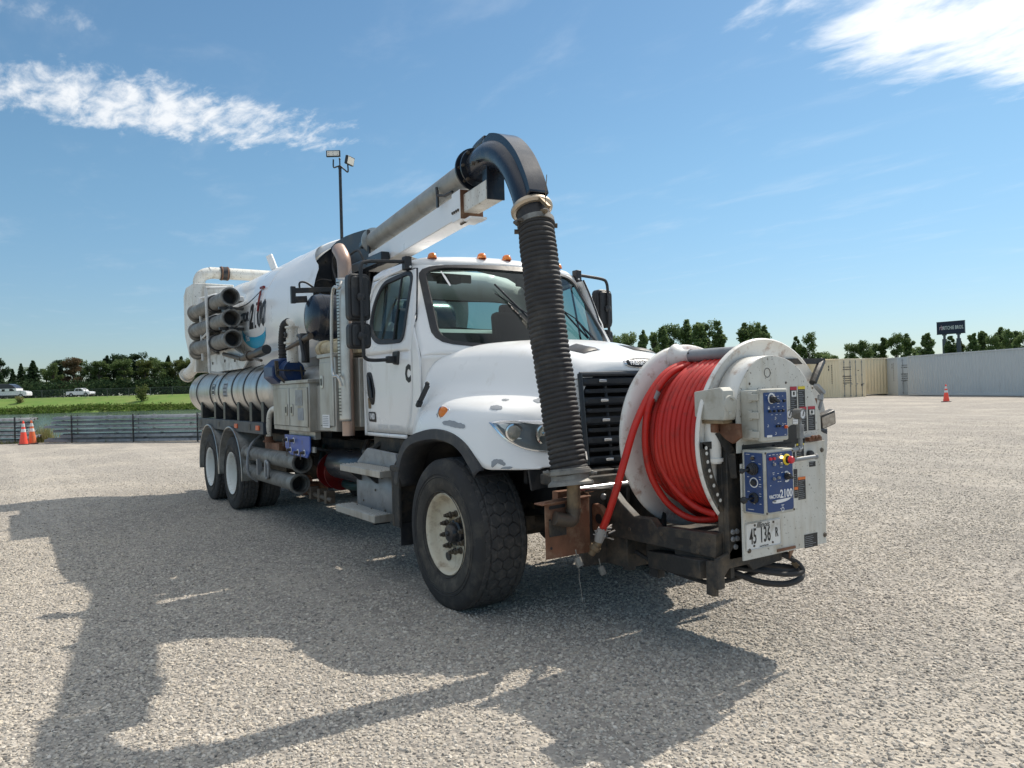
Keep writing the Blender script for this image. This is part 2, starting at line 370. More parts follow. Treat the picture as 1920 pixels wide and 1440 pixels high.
M['clear'] = glass_mat('clear_lamp_lens', (.85, .87, .86), 0.02, .0, .45)
M['ledface'] = pmat('led_lamp_face', (.78, .76, .70), .3)
M['dimled'] = pmat('unlit_flood_lens', (.30, .26, .22), .2, col2=(.50, .46, .40), nscale=40, namt=.8)
M['mirror'] = pmat('mirror_glass', (.8, .8, .8), .03, metal=1.0)

_fonts = {}
def text(body, size, M4, mat_, name, parent, ext=.001, align='CENTER', shear=0, bold=0.0, spacing=1.0, sx=1.0):
    cu = bpy.data.curves.new(name, 'FONT'); cu.body = body; cu.size = size; cu.extrude = ext; cu.align_x = align; cu.align_y = 'CENTER'
    cu.shear = shear; cu.offset = bold; cu.space_character = spacing; cu.resolution_u = 2
    o = bpy.data.objects.new(name+'_tmp', cu); COL.objects.link(o)
    bpy.context.view_layer.update(); dg = bpy.context.evaluated_depsgraph_get()
    me = bpy.data.meshes.new_from_object(o.evaluated_get(dg)); COL.objects.unlink(o); bpy.data.objects.remove(o)
    me.transform(M4 @ Matrix.Diagonal((sx, 1, 1, 1))); me.materials.clear(); me.materials.append(mat_); me.name = name
    return link(bpy.data.objects.new(name, me), parent)
def basis(o, ex, ey):
    ex = V(ex).normalized(); ey = V(ey); ez = ex.cross(ey).normalized(); ey = ez.cross(ex); o = V(o)
    return Matrix(((ex.x, ey.x, ez.x, o.x), (ex.y, ey.y, ez.y, o.y), (ex.z, ey.z, ez.z, o.z), (0, 0, 0, 1)))
# ================================================================== THE GROUND, POND AND ROAD
def sst(a, b, x): t = np.clip((x-a)/(b-a), 0, 1); return t*t*(3-2*t)
def DL(x, y): dx, dy = x-CAM.x, y-CAM.y; return dx*F2.x+dy*F2.y, dx*R2.x+dy*R2.y
def terrain(D, L):
    D = np.asarray(D, float); L = np.asarray(L, float)
    ratio = L/np.maximum(D, 5)
    left = 1-sst(-.22, -.10, ratio)
    wob = .6*np.sin(L*.21)+.35*np.sin(L*.53+1.3)
    rise = sst(10, 40, D)*.35*sst(-9, -1, L)
    basin = sst(31.0, 34.5, D+wob*.5)*(1-sst(146, 150, D+wob))
    far_ = sst(146, 152, D+wob)*.45+sst(152, 164, D)*2.05+sst(176, 260, D)*.6
    z = rise*(1-left)+left*(-1.35*basin+far_)
    z += (1-left)*sst(90, 200, D)*.2
    z += .012*np.sin(D*.9+L*.4)*np.sin(L*.7)*sst(8, 14, D)
    return z
def ground_z(x, y): D, L = DL(x, y); return float(terrain(D, L))
def farz(px, d, dz=0.0):
    p = far(px, d); p.z = ground_z(p.x, p.y)+dz; return p
Ds = np.concatenate([np.arange(-14, 46, .6), np.arange(46, 200, 2.5), np.geomspace(202, 5000, 26)]); Ds = np.concatenate([[-400, -60], Ds])
half = np.concatenate([np.arange(0, 40, .8), np.arange(40, 140, 3.0), np.geomspace(142, 4500, 16)])
Ls = np.concatenate([-half[::-1][:-1], half])
DD, LL = np.meshgrid(Ds, Ls, indexing='ij'); ZZ = terrain(DD, LL)
XX = CAM.x+F2.x*DD+R2.x*LL; YY = CAM.y+F2.y*DD+R2.y*LL
n0, n1 = DD.shape
me = bpy.data.meshes.new('ground'); vs = np.stack([XX, YY, ZZ], -1).reshape(-1, 3)
ii = (np.arange(n0-1)[:, None]*n1+np.arange(n1-1)[None]).ravel()
fc = np.stack([ii, ii+n1, ii+n1+1, ii+1], -1)[:, ::-1]
me.from_pydata(vs.tolist(), [], fc.tolist())
leftm = 1-sst(-.22, -.10, LL/np.maximum(DD, 5))
gr = np.maximum(leftm*sst(30.2, 31.4, DD+.5*np.sin(LL*.21)+.3*np.sin(LL*1.1)), sst(75, 85, DD))
ga = me.attributes.new('grass', 'FLOAT', 'POINT'); ga.data.foreach_set('value', gr.ravel().astype('f'))
me.polygons.foreach_set('use_smooth', [True]*len(me.polygons))
def node_mat(name):
    m = bpy.data.materials.new(name); m.use_nodes = True; m.node_tree.nodes.clear(); MATS[name] = m; return m, m.node_tree
m, t = node_mat('gravel_and_grass'); L_ = t.links
def tn(tp, **k):
    q = t.nodes.new(tp)
    for a, b in k.items():
        if a in ('vals',):
            for kk, vv in b.items(): q.inputs[kk].default_value = vv
        else: setattr(q, a, b)
    return q
def tmix(f, a, b, mode='MIX'):
    q = tn('ShaderNodeMix', data_type='RGBA', blend_type=mode)
    for i, v in ((0, f), (6, a), (7, b)):
        if isinstance(v, tuple): q.inputs[i].default_value = (*v, 1)
        elif isinstance(v, (int, float)): q.inputs[i].default_value = v
        else: L_.new(v, q.inputs[i])
    return q.outputs[2]
def tmap(f, a, b, lo=0, hi=1):
    q = tn('ShaderNodeMapRange', vals={'From Min': a, 'From Max': b, 'To Min': lo, 'To Max': hi}); L_.new(f, q.inputs['Value']); return q.outputs[0]
out = tn('ShaderNodeOutputMaterial'); bs = tn('ShaderNodeBsdfPrincipled', vals={'Roughness': .92, 'Specular IOR Level': .25}); L_.new(bs.outputs[0], out.inputs[0])
tcd = tn('ShaderNodeTexCoord'); ob = tcd.outputs['Object']
def tnoise(sc, det=6, ro=.6, vec=None):
    q = tn('ShaderNodeTexNoise', vals={'Scale': sc, 'Detail': det, 'Roughness': ro}); L_.new(vec or ob, q.inputs['Vector']); return q.outputs['Fac']
vor = tn('ShaderNodeTexVoronoi', vals={'Scale': 42.0, 'Randomness': 1.0}); L_.new(ob, vor.inputs['Vector'])
vor2 = tn('ShaderNodeTexVoronoi', vals={'Scale': 17.0}); L_.new(ob, vor2.inputs['Vector'])
sc1 = tn('ShaderNodeSeparateColor'); L_.new(vor.outputs['Color'], sc1.inputs[0])
sc2 = tn('ShaderNodeSeparateColor'); L_.new(vor2.outputs['Color'], sc2.inputs[0])
stone = tmix(tmap(sc1.outputs[0], 0, 1), (.279, .252, .221), (.612, .558, .482))
stone = tmix(tmap(sc2.outputs[0], .80, .97, 0, .45), stone, (.20, .19, .185))
stone = tmix(tmap(vor.outputs['Distance'], .35, .75, 0, .45), stone, (.16, .15, .14))
dust = tmap(tnoise(.42, 8, .62), .46, .66, 0, .8); stone = tmix(dust, stone, (.558, .500, .419))
dark = tmap(tnoise(.23, 6, .6), .50, .72, 0, .35); stone = tmix(dark, stone, (.297, .270, .243))
spk = tmap(tnoise(9.0, 5, .75), .42, .60, 0, .55); stone = tmix(spk, stone, (.225, .209, .189))
spk2 = tmap(tnoise(2.4, 8, .8), .48, .62, 0, .5); stone = tmix(spk2, stone, (.270, .248, .225))
# wheel tracks pressed into the yard
mpt = tn('ShaderNodeMapping', vals={'Rotation': (0, 0, R(-38)), 'Scale': (.02, .42, 1)}); L_.new(ob, mpt.inputs[0])
trk = tmap(tnoise(2.6, 3, .5, mpt.outputs[0]), .52, .62, 0, .22); stone = tmix(trk, stone, (.540, .495, .432))
gn = tnoise(.35, 8, .65)
grass_c = tmix(tmap(gn, .35, .65), (.10, .19, .035), (.15, .23, .05)); grass_c = tmix(tmap(tnoise(.6, 8, .75), .46, .66, 0, .6), grass_c, (.17, .19, .06)); grass_c = tmix(tmap(tnoise(.13, 6, .7), .5, .7, 0, .5), grass_c, (.26, .25, .10))
at_ = tn('ShaderNodeAttribute', attribute_name='grass')
gm = tn('ShaderNodeMath', operation='ADD'); L_.new(at_.outputs['Fac'], gm.inputs[0]); q = tn('ShaderNodeMath', operation='MULTIPLY_ADD', vals={1: .9, 2: -.45}); L_.new(tnoise(1.7, 6, .7), q.inputs[0]); L_.new(q.outputs[0], gm.inputs[1])
L_.new(tmix(tmap(gm.outputs[0], .42, .58), stone, grass_c), bs.inputs['Base Color'])
hb = tn('ShaderNodeMath', operation='MULTIPLY_ADD', vals={1: -1.0, 2: 1.0}); L_.new(vor.outputs['Distance'], hb.inputs[0])
hb2 = tn('ShaderNodeMath', operation='MULTIPLY_ADD', vals={1: 2.2}); L_.new(tnoise(7, 6, .6), hb2.inputs[0]); L_.new(hb.outputs[0], hb2.inputs[2])
bp = tn('ShaderNodeBump', vals={'Strength': .8, 'Distance': .016}); L_.new(hb2.outputs[0], bp.inputs['Height']); L_.new(bp.outputs[0], bs.inputs['Normal'])
me.materials.append(m); ground = link(bpy.data.objects.new('ground', me)); tag(ground, 'pale crushed stone yard with grass banks behind', 'ground', kind='structure')

# ---- loose stones near the truck (stuff): instanced by geometry nodes, denser where they show
m, t = node_mat('limestone_chips'); L_ = t.links
out = tn('ShaderNodeOutputMaterial'); bs = tn('ShaderNodeBsdfPrincipled', vals={'Roughness': .9, 'Specular IOR Level': .25}); L_.new(bs.outputs[0], out.inputs[0])
ai = tn('ShaderNodeAttribute', attribute_type='INSTANCER', attribute_name='tone'); tcd = tn('ShaderNodeTexCoord'); ob = tcd.outputs['Object']
cr = tn('ShaderNodeValToRGB'); L_.new(ai.outputs['Fac'], cr.inputs[0]); e = cr.color_ramp.elements
e[0].position = 0; e[0].color = (.17, .157, .145, 1); e[1].position = 1; e[1].color = (.69, .635, .56, 1)
for p_, c_ in ((.12, (.28, .26, .235, 1)), (.35, (.435, .40, .35, 1)), (.65, (.53, .485, .425, 1)), (.85, (.565, .50, .405, 1))):
    q = e.new(p_); q.color = c_
L_.new(tmix(tmap(tnoise(1.5, 4, .6), .4, .7, 0, .4), cr.outputs[0], (.42, .385, .335)), bs.inputs['Base Color'])
stone_mat = m
rowsD = np.arange(2.2, 26.0, .5); rowsr = np.linspace(-.95, .95, 40)
G = [[(CAM.x+F2.x*d+R2.x*r*d, CAM.y+F2.y*d+R2.y*r*d, 0) for r in rowsr] for d in rowsD]
G = [[(x, y, ground_z(x, y)+.001) for x, y, z in row] for row in G]
gb = MB(); gb.grid(G); gravel = gb.build('gravel', stone_mat, angle=180)
dens = gravel.data.attributes.new('dens', 'FLOAT', 'POINT'); vals = []; szs = []
for d in rowsD:
    for r in rowsr:
        k = float(np.interp(d, [2, 5, 8, 12, 17, 26], [3900, 3000, 1700, 700, 260, 30]))
        x = CAM.x+F2.x*d+R2.x*r*d; y = CAM.y+F2.y*d+R2.y*r*d
        f_ = min(1, max(0, (noise.noise(V((x*.42, y*.42, 3)))*.6+noise.noise(V((x*1.3, y*1.3, 8)))*.4)*1.6+.62)); k *= .22+1.0*f_
        vals.append(k)
dens.data.foreach_set('value', vals)
ng = bpy.data.node_groups.new('scatter_stones', 'GeometryNodeTree')
ng.interface.new_socket('Geometry', in_out='INPUT', socket_type='NodeSocketGeometry'); ng.interface.new_socket('Geometry', in_out='OUTPUT', socket_type='NodeSocketGeometry')
def gnn(tp, vals={}, **k):
    q = ng.nodes.new(tp)
    for a, b in k.items(): setattr(q, a, b)
    for a, b in vals.items(): q.inputs[a].default_value = b
    return q
gi = gnn('NodeGroupInput'); go = gnn('NodeGroupOutput')
dp = gnn('GeometryNodeDistributePointsOnFaces'); ng.links.new(gi.outputs[0], dp.inputs['Mesh'])
na = gnn('GeometryNodeInputNamedAttribute', data_type='FLOAT'); na.inputs[0].default_value = 'dens'
ng.links.new(na.outputs[0], dp.inputs['Density'])
jn = gnn('GeometryNodeJoinGeometry')
for sd_i in range(5):
    ic = gnn('GeometryNodeMeshIcoSphere', {'Radius': 1.0, 'Subdivisions': 2})
    sp_ = gnn('GeometryNodeSetPosition'); ng.links.new(ic.outputs[0], sp_.inputs[0])
    nz = gnn('ShaderNodeTexNoise', {'Scale': .75, 'Detail': 2.0}, noise_dimensions='4D'); nz.inputs['W'].default_value = sd_i*3.7
    sb = gnn('ShaderNodeVectorMath', {1: (.5, .5, .5)}, operation='SUBTRACT'); ml = gnn('ShaderNodeVectorMath', operation='SCALE'); ml.inputs['Scale'].default_value = 1.9
    ng.links.new(nz.outputs['Color'], sb.inputs[0]); ng.links.new(sb.outputs[0], ml.inputs[0]); ng.links.new(ml.outputs[0], sp_.inputs['Offset'])
    smt = gnn('GeometryNodeSetMaterial', {'Material': stone_mat}); ng.links.new(sp_.outputs[0], smt.inputs[0])
    gti = gnn('GeometryNodeGeometryToInstance'); ng.links.new(smt.outputs[0], gti.inputs[0]); ng.links.new(gti.outputs[0], jn.inputs[0])
ip = gnn('GeometryNodeInstanceOnPoints', {'Pick Instance': True}); ng.links.new(dp.outputs['Points'], ip.inputs['Points']); ng.links.new(jn.outputs[0], ip.inputs['Instance'])
ri = gnn('FunctionNodeRandomValue', data_type='INT'); ri.inputs[4].default_value = 0; ri.inputs[5].default_value = 4; ng.links.new(ri.outputs[2], ip.inputs['Instance Index'])
rr = gnn('FunctionNodeRandomValue', data_type='FLOAT_VECTOR'); rr.inputs[0].default_value = (-.5, -.5, 0); rr.inputs[1].default_value = (.5, .5, 6.28); ng.links.new(rr.outputs[0], ip.inputs['Rotation'])
rs = gnn('FunctionNodeRandomValue', data_type='FLOAT'); rs.inputs[2].default_value = 0; rs.inputs[3].default_value = 1; rs.inputs['Seed'].default_value = 5
pw = gnn('ShaderNodeMath', {1: 2.6}, operation='POWER'); ng.links.new(rs.outputs[1], pw.inputs[0])
mr = gnn('ShaderNodeMapRange', {'To Min': .0050, 'To Max': .0140}); ng.links.new(pw.outputs[0], mr.inputs['Value'])
rv = gnn('FunctionNodeRandomValue', data_type='FLOAT_VECTOR'); rv.inputs[0].default_value = (.85, .7, .42); rv.inputs[1].default_value = (1.25, 1.0, .75); rv.inputs['Seed'].default_value = 8
vm = gnn('ShaderNodeVectorMath', operation='SCALE'); ng.links.new(rv.outputs[0], vm.inputs[0]); ng.links.new(mr.outputs[0], vm.inputs['Scale']); ng.links.new(vm.outputs[0], ip.inputs['Scale'])
st_ = gnn('GeometryNodeStoreNamedAttribute', data_type='FLOAT', domain='INSTANCE'); st_.inputs['Name'].default_value = 'tone'
rt_ = gnn('FunctionNodeRandomValue', data_type='FLOAT'); rt_.inputs['Seed'].default_value = 21
ng.links.new(ip.outputs[0], st_.inputs[0]); ng.links.new(rt_.outputs[1], st_.inputs['Value']); ng.links.new(st_.outputs[0], go.inputs[0])
gravel.modifiers.new('g', 'NODES').node_group = ng
tag(gravel, 'loose pale limestone gravel around the truck', 'gravel', kind='stuff')

# ---- pond
m, t = node_mat('pond_water'); L_ = t.links
out = tn('ShaderNodeOutputMaterial'); bs = tn('ShaderNodeBsdfPrincipled', vals={'Base Color': (.06, .085, .08, 1), 'Roughness': .12, 'IOR': 1.33}); L_.new(bs.outputs[0], out.inputs[0])
tcd = tn('ShaderNodeTexCoord'); ob = tcd.outputs['Object']
bp = tn('ShaderNodeBump', vals={'Strength': .35, 'Distance': .05}); L_.new(tnoise(2.5, 5, .6), bp.inputs['Height']); L_.new(bp.outputs[0], bs.inputs['Normal'])
wb = MB(); G = []
for d in (32, 60, 100, 151): G.append([tuple(V((CAM.x, CAM.y, -.62))+F2*d+R2*l) for l in (-160, -100, -60, -.3*d-4 if d < 40 else -.12*d)])
wb.grid(G); pond = wb.build('pond_water', m, angle=180); tag(pond, kind='structure', label='still green grey pond behind the steel rails', cat='water')
# ---- road on the far bank
rdm = pmat('pale_concrete_road', (.46, .44, .40), .85, col2=(.38, .37, .34), nscale=.6, namt=.6)
rb = MB(); G = []
for l in np.arange(-230, 30, 6.0):
    row = []
    for d in (167.5, 176.5):
        x = CAM.x+F2.x*d+R2.x*l; y = CAM.y+F2.y*d+R2.y*l; row.append((x, y, ground_z(x, y)+.06))
    G.append(row)
rb.grid(G); road = rb.build('road', rdm, angle=180); tag(road, kind='structure', label='pale concrete road on the far bank', cat='road')

# ================================================================== VEGETATION
def leaf_mat(name, c1, c2, c3):
    m = bpy.data.materials.new(name); m.use_nodes = True; t = m.node_tree; t.nodes.clear(); L = t.links; MATS[name] = m
    out = t.nodes.new('ShaderNodeOutputMaterial'); b = t.nodes.new('ShaderNodeBsdfDiffuse'); tr = t.nodes.new('ShaderNodeBsdfTranslucent'); mx_ = t.nodes.new('ShaderNodeMixShader'); mx_.inputs[0].default_value = .45
    gi_ = t.nodes.new('ShaderNodeNewGeometry'); cr = t.nodes.new('ShaderNodeValToRGB'); L.new(gi_.outputs['Random Per Island'], cr.inputs[0])
    e = cr.color_ramp.elements; e[0].color = (*c1, 1); e[1].color = (*c3, 1); q = e.new(.55); q.color = (*c2, 1)
    L.new(cr.outputs[0], b.inputs[0]); L.new(cr.outputs[0], tr.inputs[0]); L.new(b.outputs[0], mx_.inputs[1]); L.new(tr.outputs[0], mx_.inputs[2]); L.new(mx_.outputs[0], out.inputs[0]); return m
LF = {'green': leaf_mat('leaves_green', (.075, .115, .045), (.12, .17, .065), (.18, .23, .10)),
      'pale': leaf_mat('leaves_pale_green', (.11, .16, .07), (.17, .235, .10), (.26, .32, .15)),
      'dark': leaf_mat('needles_dark', (.032, .058, .030), (.050, .085, .042), (.080, .115, .058)),
      'olive': leaf_mat('leaves_olive', (.085, .115, .038), (.13, .16, .055), (.19, .20, .085)),
      'brown': leaf_mat('leaves_russet', (.10, .075, .045), (.15, .105, .065), (.17, .145, .085)),
      'weed': leaf_mat('dry_weeds', (.15, .18, .06), (.27, .25, .11), (.42, .36, .20)),
      'grass': leaf_mat('green_grass_blades', (.08, .145, .03), (.125, .20, .045), (.21, .24, .09))}
bark = pmat('bark', (.09, .07, .055), .9, bump=.3, bscale=10)
def leaf_cloud(b, c, rad, n, size, flat=.35, rng=RN):
    c = np.array(c); rad = np.array(rad)
    d = rng.normal(size=(n, 3)); d /= np.linalg.norm(d, axis=1)[:, None]
    r = rng.uniform(.25, 1.0, n)**.5
    # lumpy outline
    lump = 1+.28*np.sin(d[:, 0]*5+c[0]*3)*np.sin(d[:, 1]*4+c[1]*2)+.18*np.sin(d[:, 2]*7+c[2])
    p = c+d*rad*(r*lump)[:, None]
    a = rng.normal(size=(n, 3)); a /= np.linalg.norm(a, axis=1)[:, None]
    w = np.cross(a, rng.normal(size=(n, 3))); w /= np.linalg.norm(w, axis=1)[:, None]
    s = size*rng.uniform(.5, 1.4, n)[:, None]
    q = np.stack([p-a*s, p+w*s*.7, p+a*s, p-w*s*.7], 1).reshape(-1, 3)
    o = len(b.v); b.v += [tuple(x) for x in q]; b.f += [(o+4*i, o+4*i+1, o+4*i+2, o+4*i+3) for i in range(n)]; b.m += [0]*n
TREE = {}
def make_tree_meshes(key, seed):
    rg = np.random.default_rng(seed); c = MB(); k = MB(); kind = key[0]
    if kind == 'round':
        H = 10.0; k.tube([(0, 0, 0), (.1, 0, H*.3), (0, .1, H*.65)], [.22, .16, .06], 8)
        for i in range(34):
            z = rg.uniform(.12, .95)*H; w = 3.0*math.sqrt(max(.06, 1-((z/H-.48)/.52)**2)); a = rg.uniform(0, 6.28); rr_ = w*rg.uniform(.2, .85)
            p = (rr_*math.cos(a), rr_*math.sin(a), z); s = rg.uniform(.45, 1.25)
            leaf_cloud(c, p, (s, s, s*.8), 330, .14, rng=rg); k.tube([(0, 0, z*.6), (p[0]*.5, p[1]*.5, z*.85), p], [.07, .05, .02], 5)
    elif kind == 'upright':
        H = 10.0; k.tube([(0, 0, 0), (.05, 0, H*.5), (0, 0, H*.92)], [.2, .12, .03], 8)
        for i in range(48):
            z = rg.uniform(.05, .98)*H; w = 1.9*(1-.72*(z/H))*min(1, z/H*5); a = rg.uniform(0, 6.28); rr_ = w*rg.uniform(.1, .85)
            s = rg.uniform(.4, .95)*(1.1-.6*z/H); p = (rr_*math.cos(a), rr_*math.sin(a), z)
            leaf_cloud(c, p, (s*.8, s*.8, s*1.25), 240, .12, rng=rg)
    elif kind == 'fir':
        H = 10.0; k.tube([(0, 0, 0), (0, 0, H*.97)], [.2, .02], 8)
        for i in range(30):
            z = .06*H+i/30*.92*H; w = 4.4*(1-z/H)**1.05+.05
            for j in range(9):
                a = rg.uniform(0, 6.28); l = w*rg.uniform(.7, 1.12)
                for s_ in range(3):
                    f = (s_+.6)/3; leaf_cloud(c, (l*f*math.cos(a), l*f*math.sin(a), z-.28*l*f+rg.normal()*.07), (.42*(1-.6*z/H), .42*(1-.6*z/H), .14), 20, .13, rng=rg)
    elif kind == 'bush':
        for i in range(12):
            a = rg.uniform(0, 6.28); r_ = rg.uniform(0, .8); p = (r_*math.cos(a), r_*math.sin(a), rg.uniform(.3, 1.9)); leaf_cloud(c, p, (.5, .5, .6), 110, .10, rng=rg)
            k.tube([(0, 0, 0), (p[0]*.6, p[1]*.6, p[2]*.7), p], [.04, .03, .01], 5)
    return c, k
def tree(key, loc, h, w, leaf, name, label, group, cat='tree', rz=0):
    kk = (key, leaf)
    if kk not in TREE:
        c, k = make_tree_meshes(key, hash(key[0]) % 97+key[1]*13 if False else {'round': 1, 'upright': 2, 'fir': 3, 'bush': 4}[key[0]]*100+key[1])
        cc_ = c.build('crown', LF[leaf], None, angle=180); kt = k.build('trunk', bark, None)
        TREE[kk] = (cc_.data, kt.data); bpy.data.objects.remove(cc_); bpy.data.objects.remove(kt)
    H0 = 2.4 if key[0] == 'bush' else 10.0
    e = empty(name, loc, rz, label, cat, group); e.scale = (w*h/H0, w*h/H0, h/H0)
    for nm, d in zip(('crown', 'trunk'), TREE[kk]): link(bpy.data.objects.new(nm, d), e)
    return e
# tree line behind the far road, left of the truck: (picture column, distance, top row, kind, leaf, width)
def hz(px): return 756-.0271*px
WOOD = [(-60, 205, 700, 'round', 'dark', 1.2), (-25, 215, 690, 'round', 'green', 1.2), (2, 200, 672, 'round', 'dark', .8), (24, 205, 690, 'fir', 'dark', .9), (40, 200, 680, 'fir', 'dark', .8), (63, 198, 674, 'fir', 'dark', 1.15),
        (52, 222, 688, 'round', 'green', 1.2), (88, 215, 690, 'round', 'green', 1.1), (100, 205, 681, 'round', 'green', 1.0), (118, 210, 673, 'round', 'dark', 1.0), (138, 198, 670, 'round', 'brown', 1.25), (152, 215, 672, 'round', 'green', 1.1),
        (172, 212, 684, 'round', 'dark', 1.2), (187, 200, 676, 'round', 'green', 1.2), (200, 210, 667, 'upright', 'dark', 1.3), (219, 205, 663, 'round', 'dark', 1.0), (232, 196, 672, 'round', 'green', 1.2), (243, 212, 668, 'round', 'dark', .9),
        (262, 204, 661, 'round', 'dark', .9), (272, 196, 674, 'round', 'olive', 1.2), (290, 206, 670, 'round', 'green', 1.1), (303, 197, 676, 'round', 'green', 1.1), (317, 208, 665, 'fir', 'dark', .9), (330, 198, 675, 'round', 'olive', 1.1),
        (341, 204, 666, 'fir', 'dark', .9), (352, 197, 674, 'round', 'olive', 1.0), (364, 206, 672, 'round', 'green', 1.1), (385, 200, 672, 'round', 'green', 1.2), (410, 205, 668, 'round', 'dark', 1.2), (440, 200, 672, 'round', 'green', 1.2), (470, 204, 670, 'round', 'dark', 1.2)]
def ORD(n): return '%d%s' % (n, 'th' if 10 < n < 14 else {1: 'st', 2: 'nd', 3: 'rd'}.get(n % 10, 'th'))
WOOD += [(500+36*k, 196+(k*7) % 17, 668+(k*5) % 11, 'round' if k % 4 else 'upright', ('green', 'dark', 'olive')[k % 3], 1.15) for k in range(18)]
WHERE = {'round': 'broad', 'upright': 'narrow upright', 'fir': 'pointed'}
LCOL = {'dark': 'dark green', 'green': 'mid green', 'pale': 'light green', 'olive': 'yellow green', 'brown': 'russet brown'}
for i, (px, d, ty, kd, lf, wd) in enumerate(WOOD):
    p = farz(px, d, -.3); topz = CAM.z+(hz(px)-ty)/FPX*d; h = max(4, topz-p.z)
    vis = px < 372
    tree((kd, i % 3), p, h, wd, lf, {'fir': 'fir_tree', 'round': 'broadleaf_tree', 'upright': 'pine_tree'}[kd],
         '%s %s tree, %s from the left beyond the far road' % (LCOL[lf], WHERE[kd], ORD(i+1)), 'trees beyond the far road', rz=i*1.3)
RIGHT = [(1150, 120, 628, 'round', 'pale', .9), (1182, 125, 622, 'round', 'pale', .75), (1207, 118, 620, 'upright', 'pale', 1.1), (1228, 130, 622, 'round', 'pale', .8), (1246, 121, 614, 'upright', 'pale', 1.2), (1262, 128, 606, 'round', 'pale', .75),
         (1290, 122, 600, 'upright', 'pale', 1.5), (1312, 118, 606, 'upright', 'pale', 1.5), (1329, 126, 601, 'round', 'pale', .65), (1350, 124, 604, 'upright', 'pale', 1.4), (1402, 128, 606, 'upright', 'pale', 1.6), (1420, 124, 604, 'round', 'pale', .65), (1434, 130, 612, 'upright', 'pale', 1.3),
         (1494, 120, 633, 'upright', 'green', 1.2), (1517, 118, 624, 'round', 'green', .75), (1540, 135, 660, 'round', 'pale', 1.6), (1556, 132, 664, 'round', 'pale', 1.5),
         (1600, 125, 643, 'round', 'pale', 1.0), (1622, 122, 638, 'round', 'green', .9), (1645, 130, 644, 'round', 'pale', 1.1), (1658, 122, 634, 'upright', 'green', 1.3), (1683, 118, 624, 'round', 'green', .75), (1704, 124, 626, 'upright', 'pale', 1.5), (1720, 130, 650, 'round', 'pale', 1.1), (1740, 121, 626, 'upright', 'pale', 1.6),
         (1783, 150, 632, 'upright', 'pale', 1.6), (1800, 158, 640, 'upright', 'olive', 1.6), (1825, 140, 626, 'upright', 'pale', 1.5), (1845, 150, 622, 'upright', 'pale', 1.5), (1862, 140, 628, 'round', 'pale', .7), (1880, 152, 614, 'upright', 'pale', 1.6), (1893, 140, 617, 'round', 'pale', .7), (1908, 150, 622, 'upright', 'pale', 1.5), (1925, 140, 620, 'round', 'pale', .8), (1950, 145, 622, 'round', 'pale', .9)]
for i, (px, d, ty, kd, lf, wd) in enumerate(RIGHT):
    p = farz(px, d, -.2); topz = CAM.z+(hz(px)-ty)/FPX*d; h = max(4, topz-p.z)
    tree((kd, i % 4), p, h, wd*.92, lf, 'poplar_tree' if kd == 'upright' else 'broadleaf_tree', '%s %s tree, %s from the left of the row on the right' % (LCOL[lf], WHERE[kd], ORD(i+1)), 'trees behind the containers', rz=i*2.1)
# low hedge mass behind the right-hand trees
hb_ = MB()
for px in range(1140, 1990, 9):
    d = 138+(px % 7)*2; p = farz(px, d); leaf_cloud(hb_, (p.x, p.y, p.z+1.0+(px*37 % 11)*.14), (1.9, 1.9, 2.1), 150, .26)
hb_.build('distant_undergrowth', LF['pale'], angle=180); tag(bpy.data.objects['distant_undergrowth'], 'dense low green undergrowth between the trees behind the containers', 'bushes', kind='stuff')
hb_ = MB()
for px in range(-60, 1140, 4):
    d = 192+(px % 5)*1.5; p = farz(px, d); leaf_cloud(hb_, (p.x, p.y, p.z+1.2+(abs(px)*37 % 11)*.17), (1.6, 1.6, 2.3), 110, .26)
hb_.build('roadside_undergrowth', LF['dark'], angle=180); tag(bpy.data.objects['roadside_undergrowth'], 'dark undergrowth filling the foot of the trees beyond the road', 'bushes', kind='stuff')
tree(('bush', 0), farz(265, 157), 3.3, 1.0, 'olive', 'shrub', 'lone bushy green shrub on the grass bank before the fence', None, 'shrub')
tree(('bush', 1), farz(37, 158), 1.5, 1.6, 'weed', 'shrub', 'low dry grey green shrub before the fence below the dark lorry', None, 'shrub')
# grass: banks of the pond, verge under the rails
gb = MB()
def tuft(p, h, n, spread, lean=.35):
    for _ in range(n):
        a = random.uniform(0, 6.28); r_ = random.uniform(0, spread); x, y = p.x+r_*math.cos(a), p.y+r_*math.sin(a); hh = h*random.uniform(.5, 1.2)
        b_ = random.uniform(0, 6.28); lx, ly = lean*hh*math.cos(b_), lean*hh*math.sin(b_); w_ = .006+.010*hh; c_, s_ = math.cos(a+1.2)*w_, math.sin(a+1.2)*w_
        o = len(gb.v); gb.v += [(x-c_, y-s_, p.z), (x+c_, y+s_, p.z), (x+lx, y+ly, p.z+hh)]; gb.f.append((o, o+1, o+2)); gb.m.append(0)
for _ in range(2600):
    l = random.uniform(-27, -7.5); d = 30.0+random.gauss(0, .35)+.5*math.sin(l*.6)
    p = V((CAM.x, CAM.y, 0))+F2*d+R2*l; p.z = ground_z(p.x, p.y)-.01; tuft(p, .10+.10*random.random(), 5, .12)
for _ in range(160):
    p = far(random.gauss(82, 7), random.uniform(30.2, 31.6)); p.z = ground_z(p.x, p.y)-.02; tuft(p, random.uniform(.3, .75), 7, .15, .25)
gb.build('verge_grass', LF['weed'], angle=180); tag(bpy.data.objects['verge_grass'], 'dry grass and weeds along the foot of the stacked rails', 'grass', kind='stuff')
gb = MB()
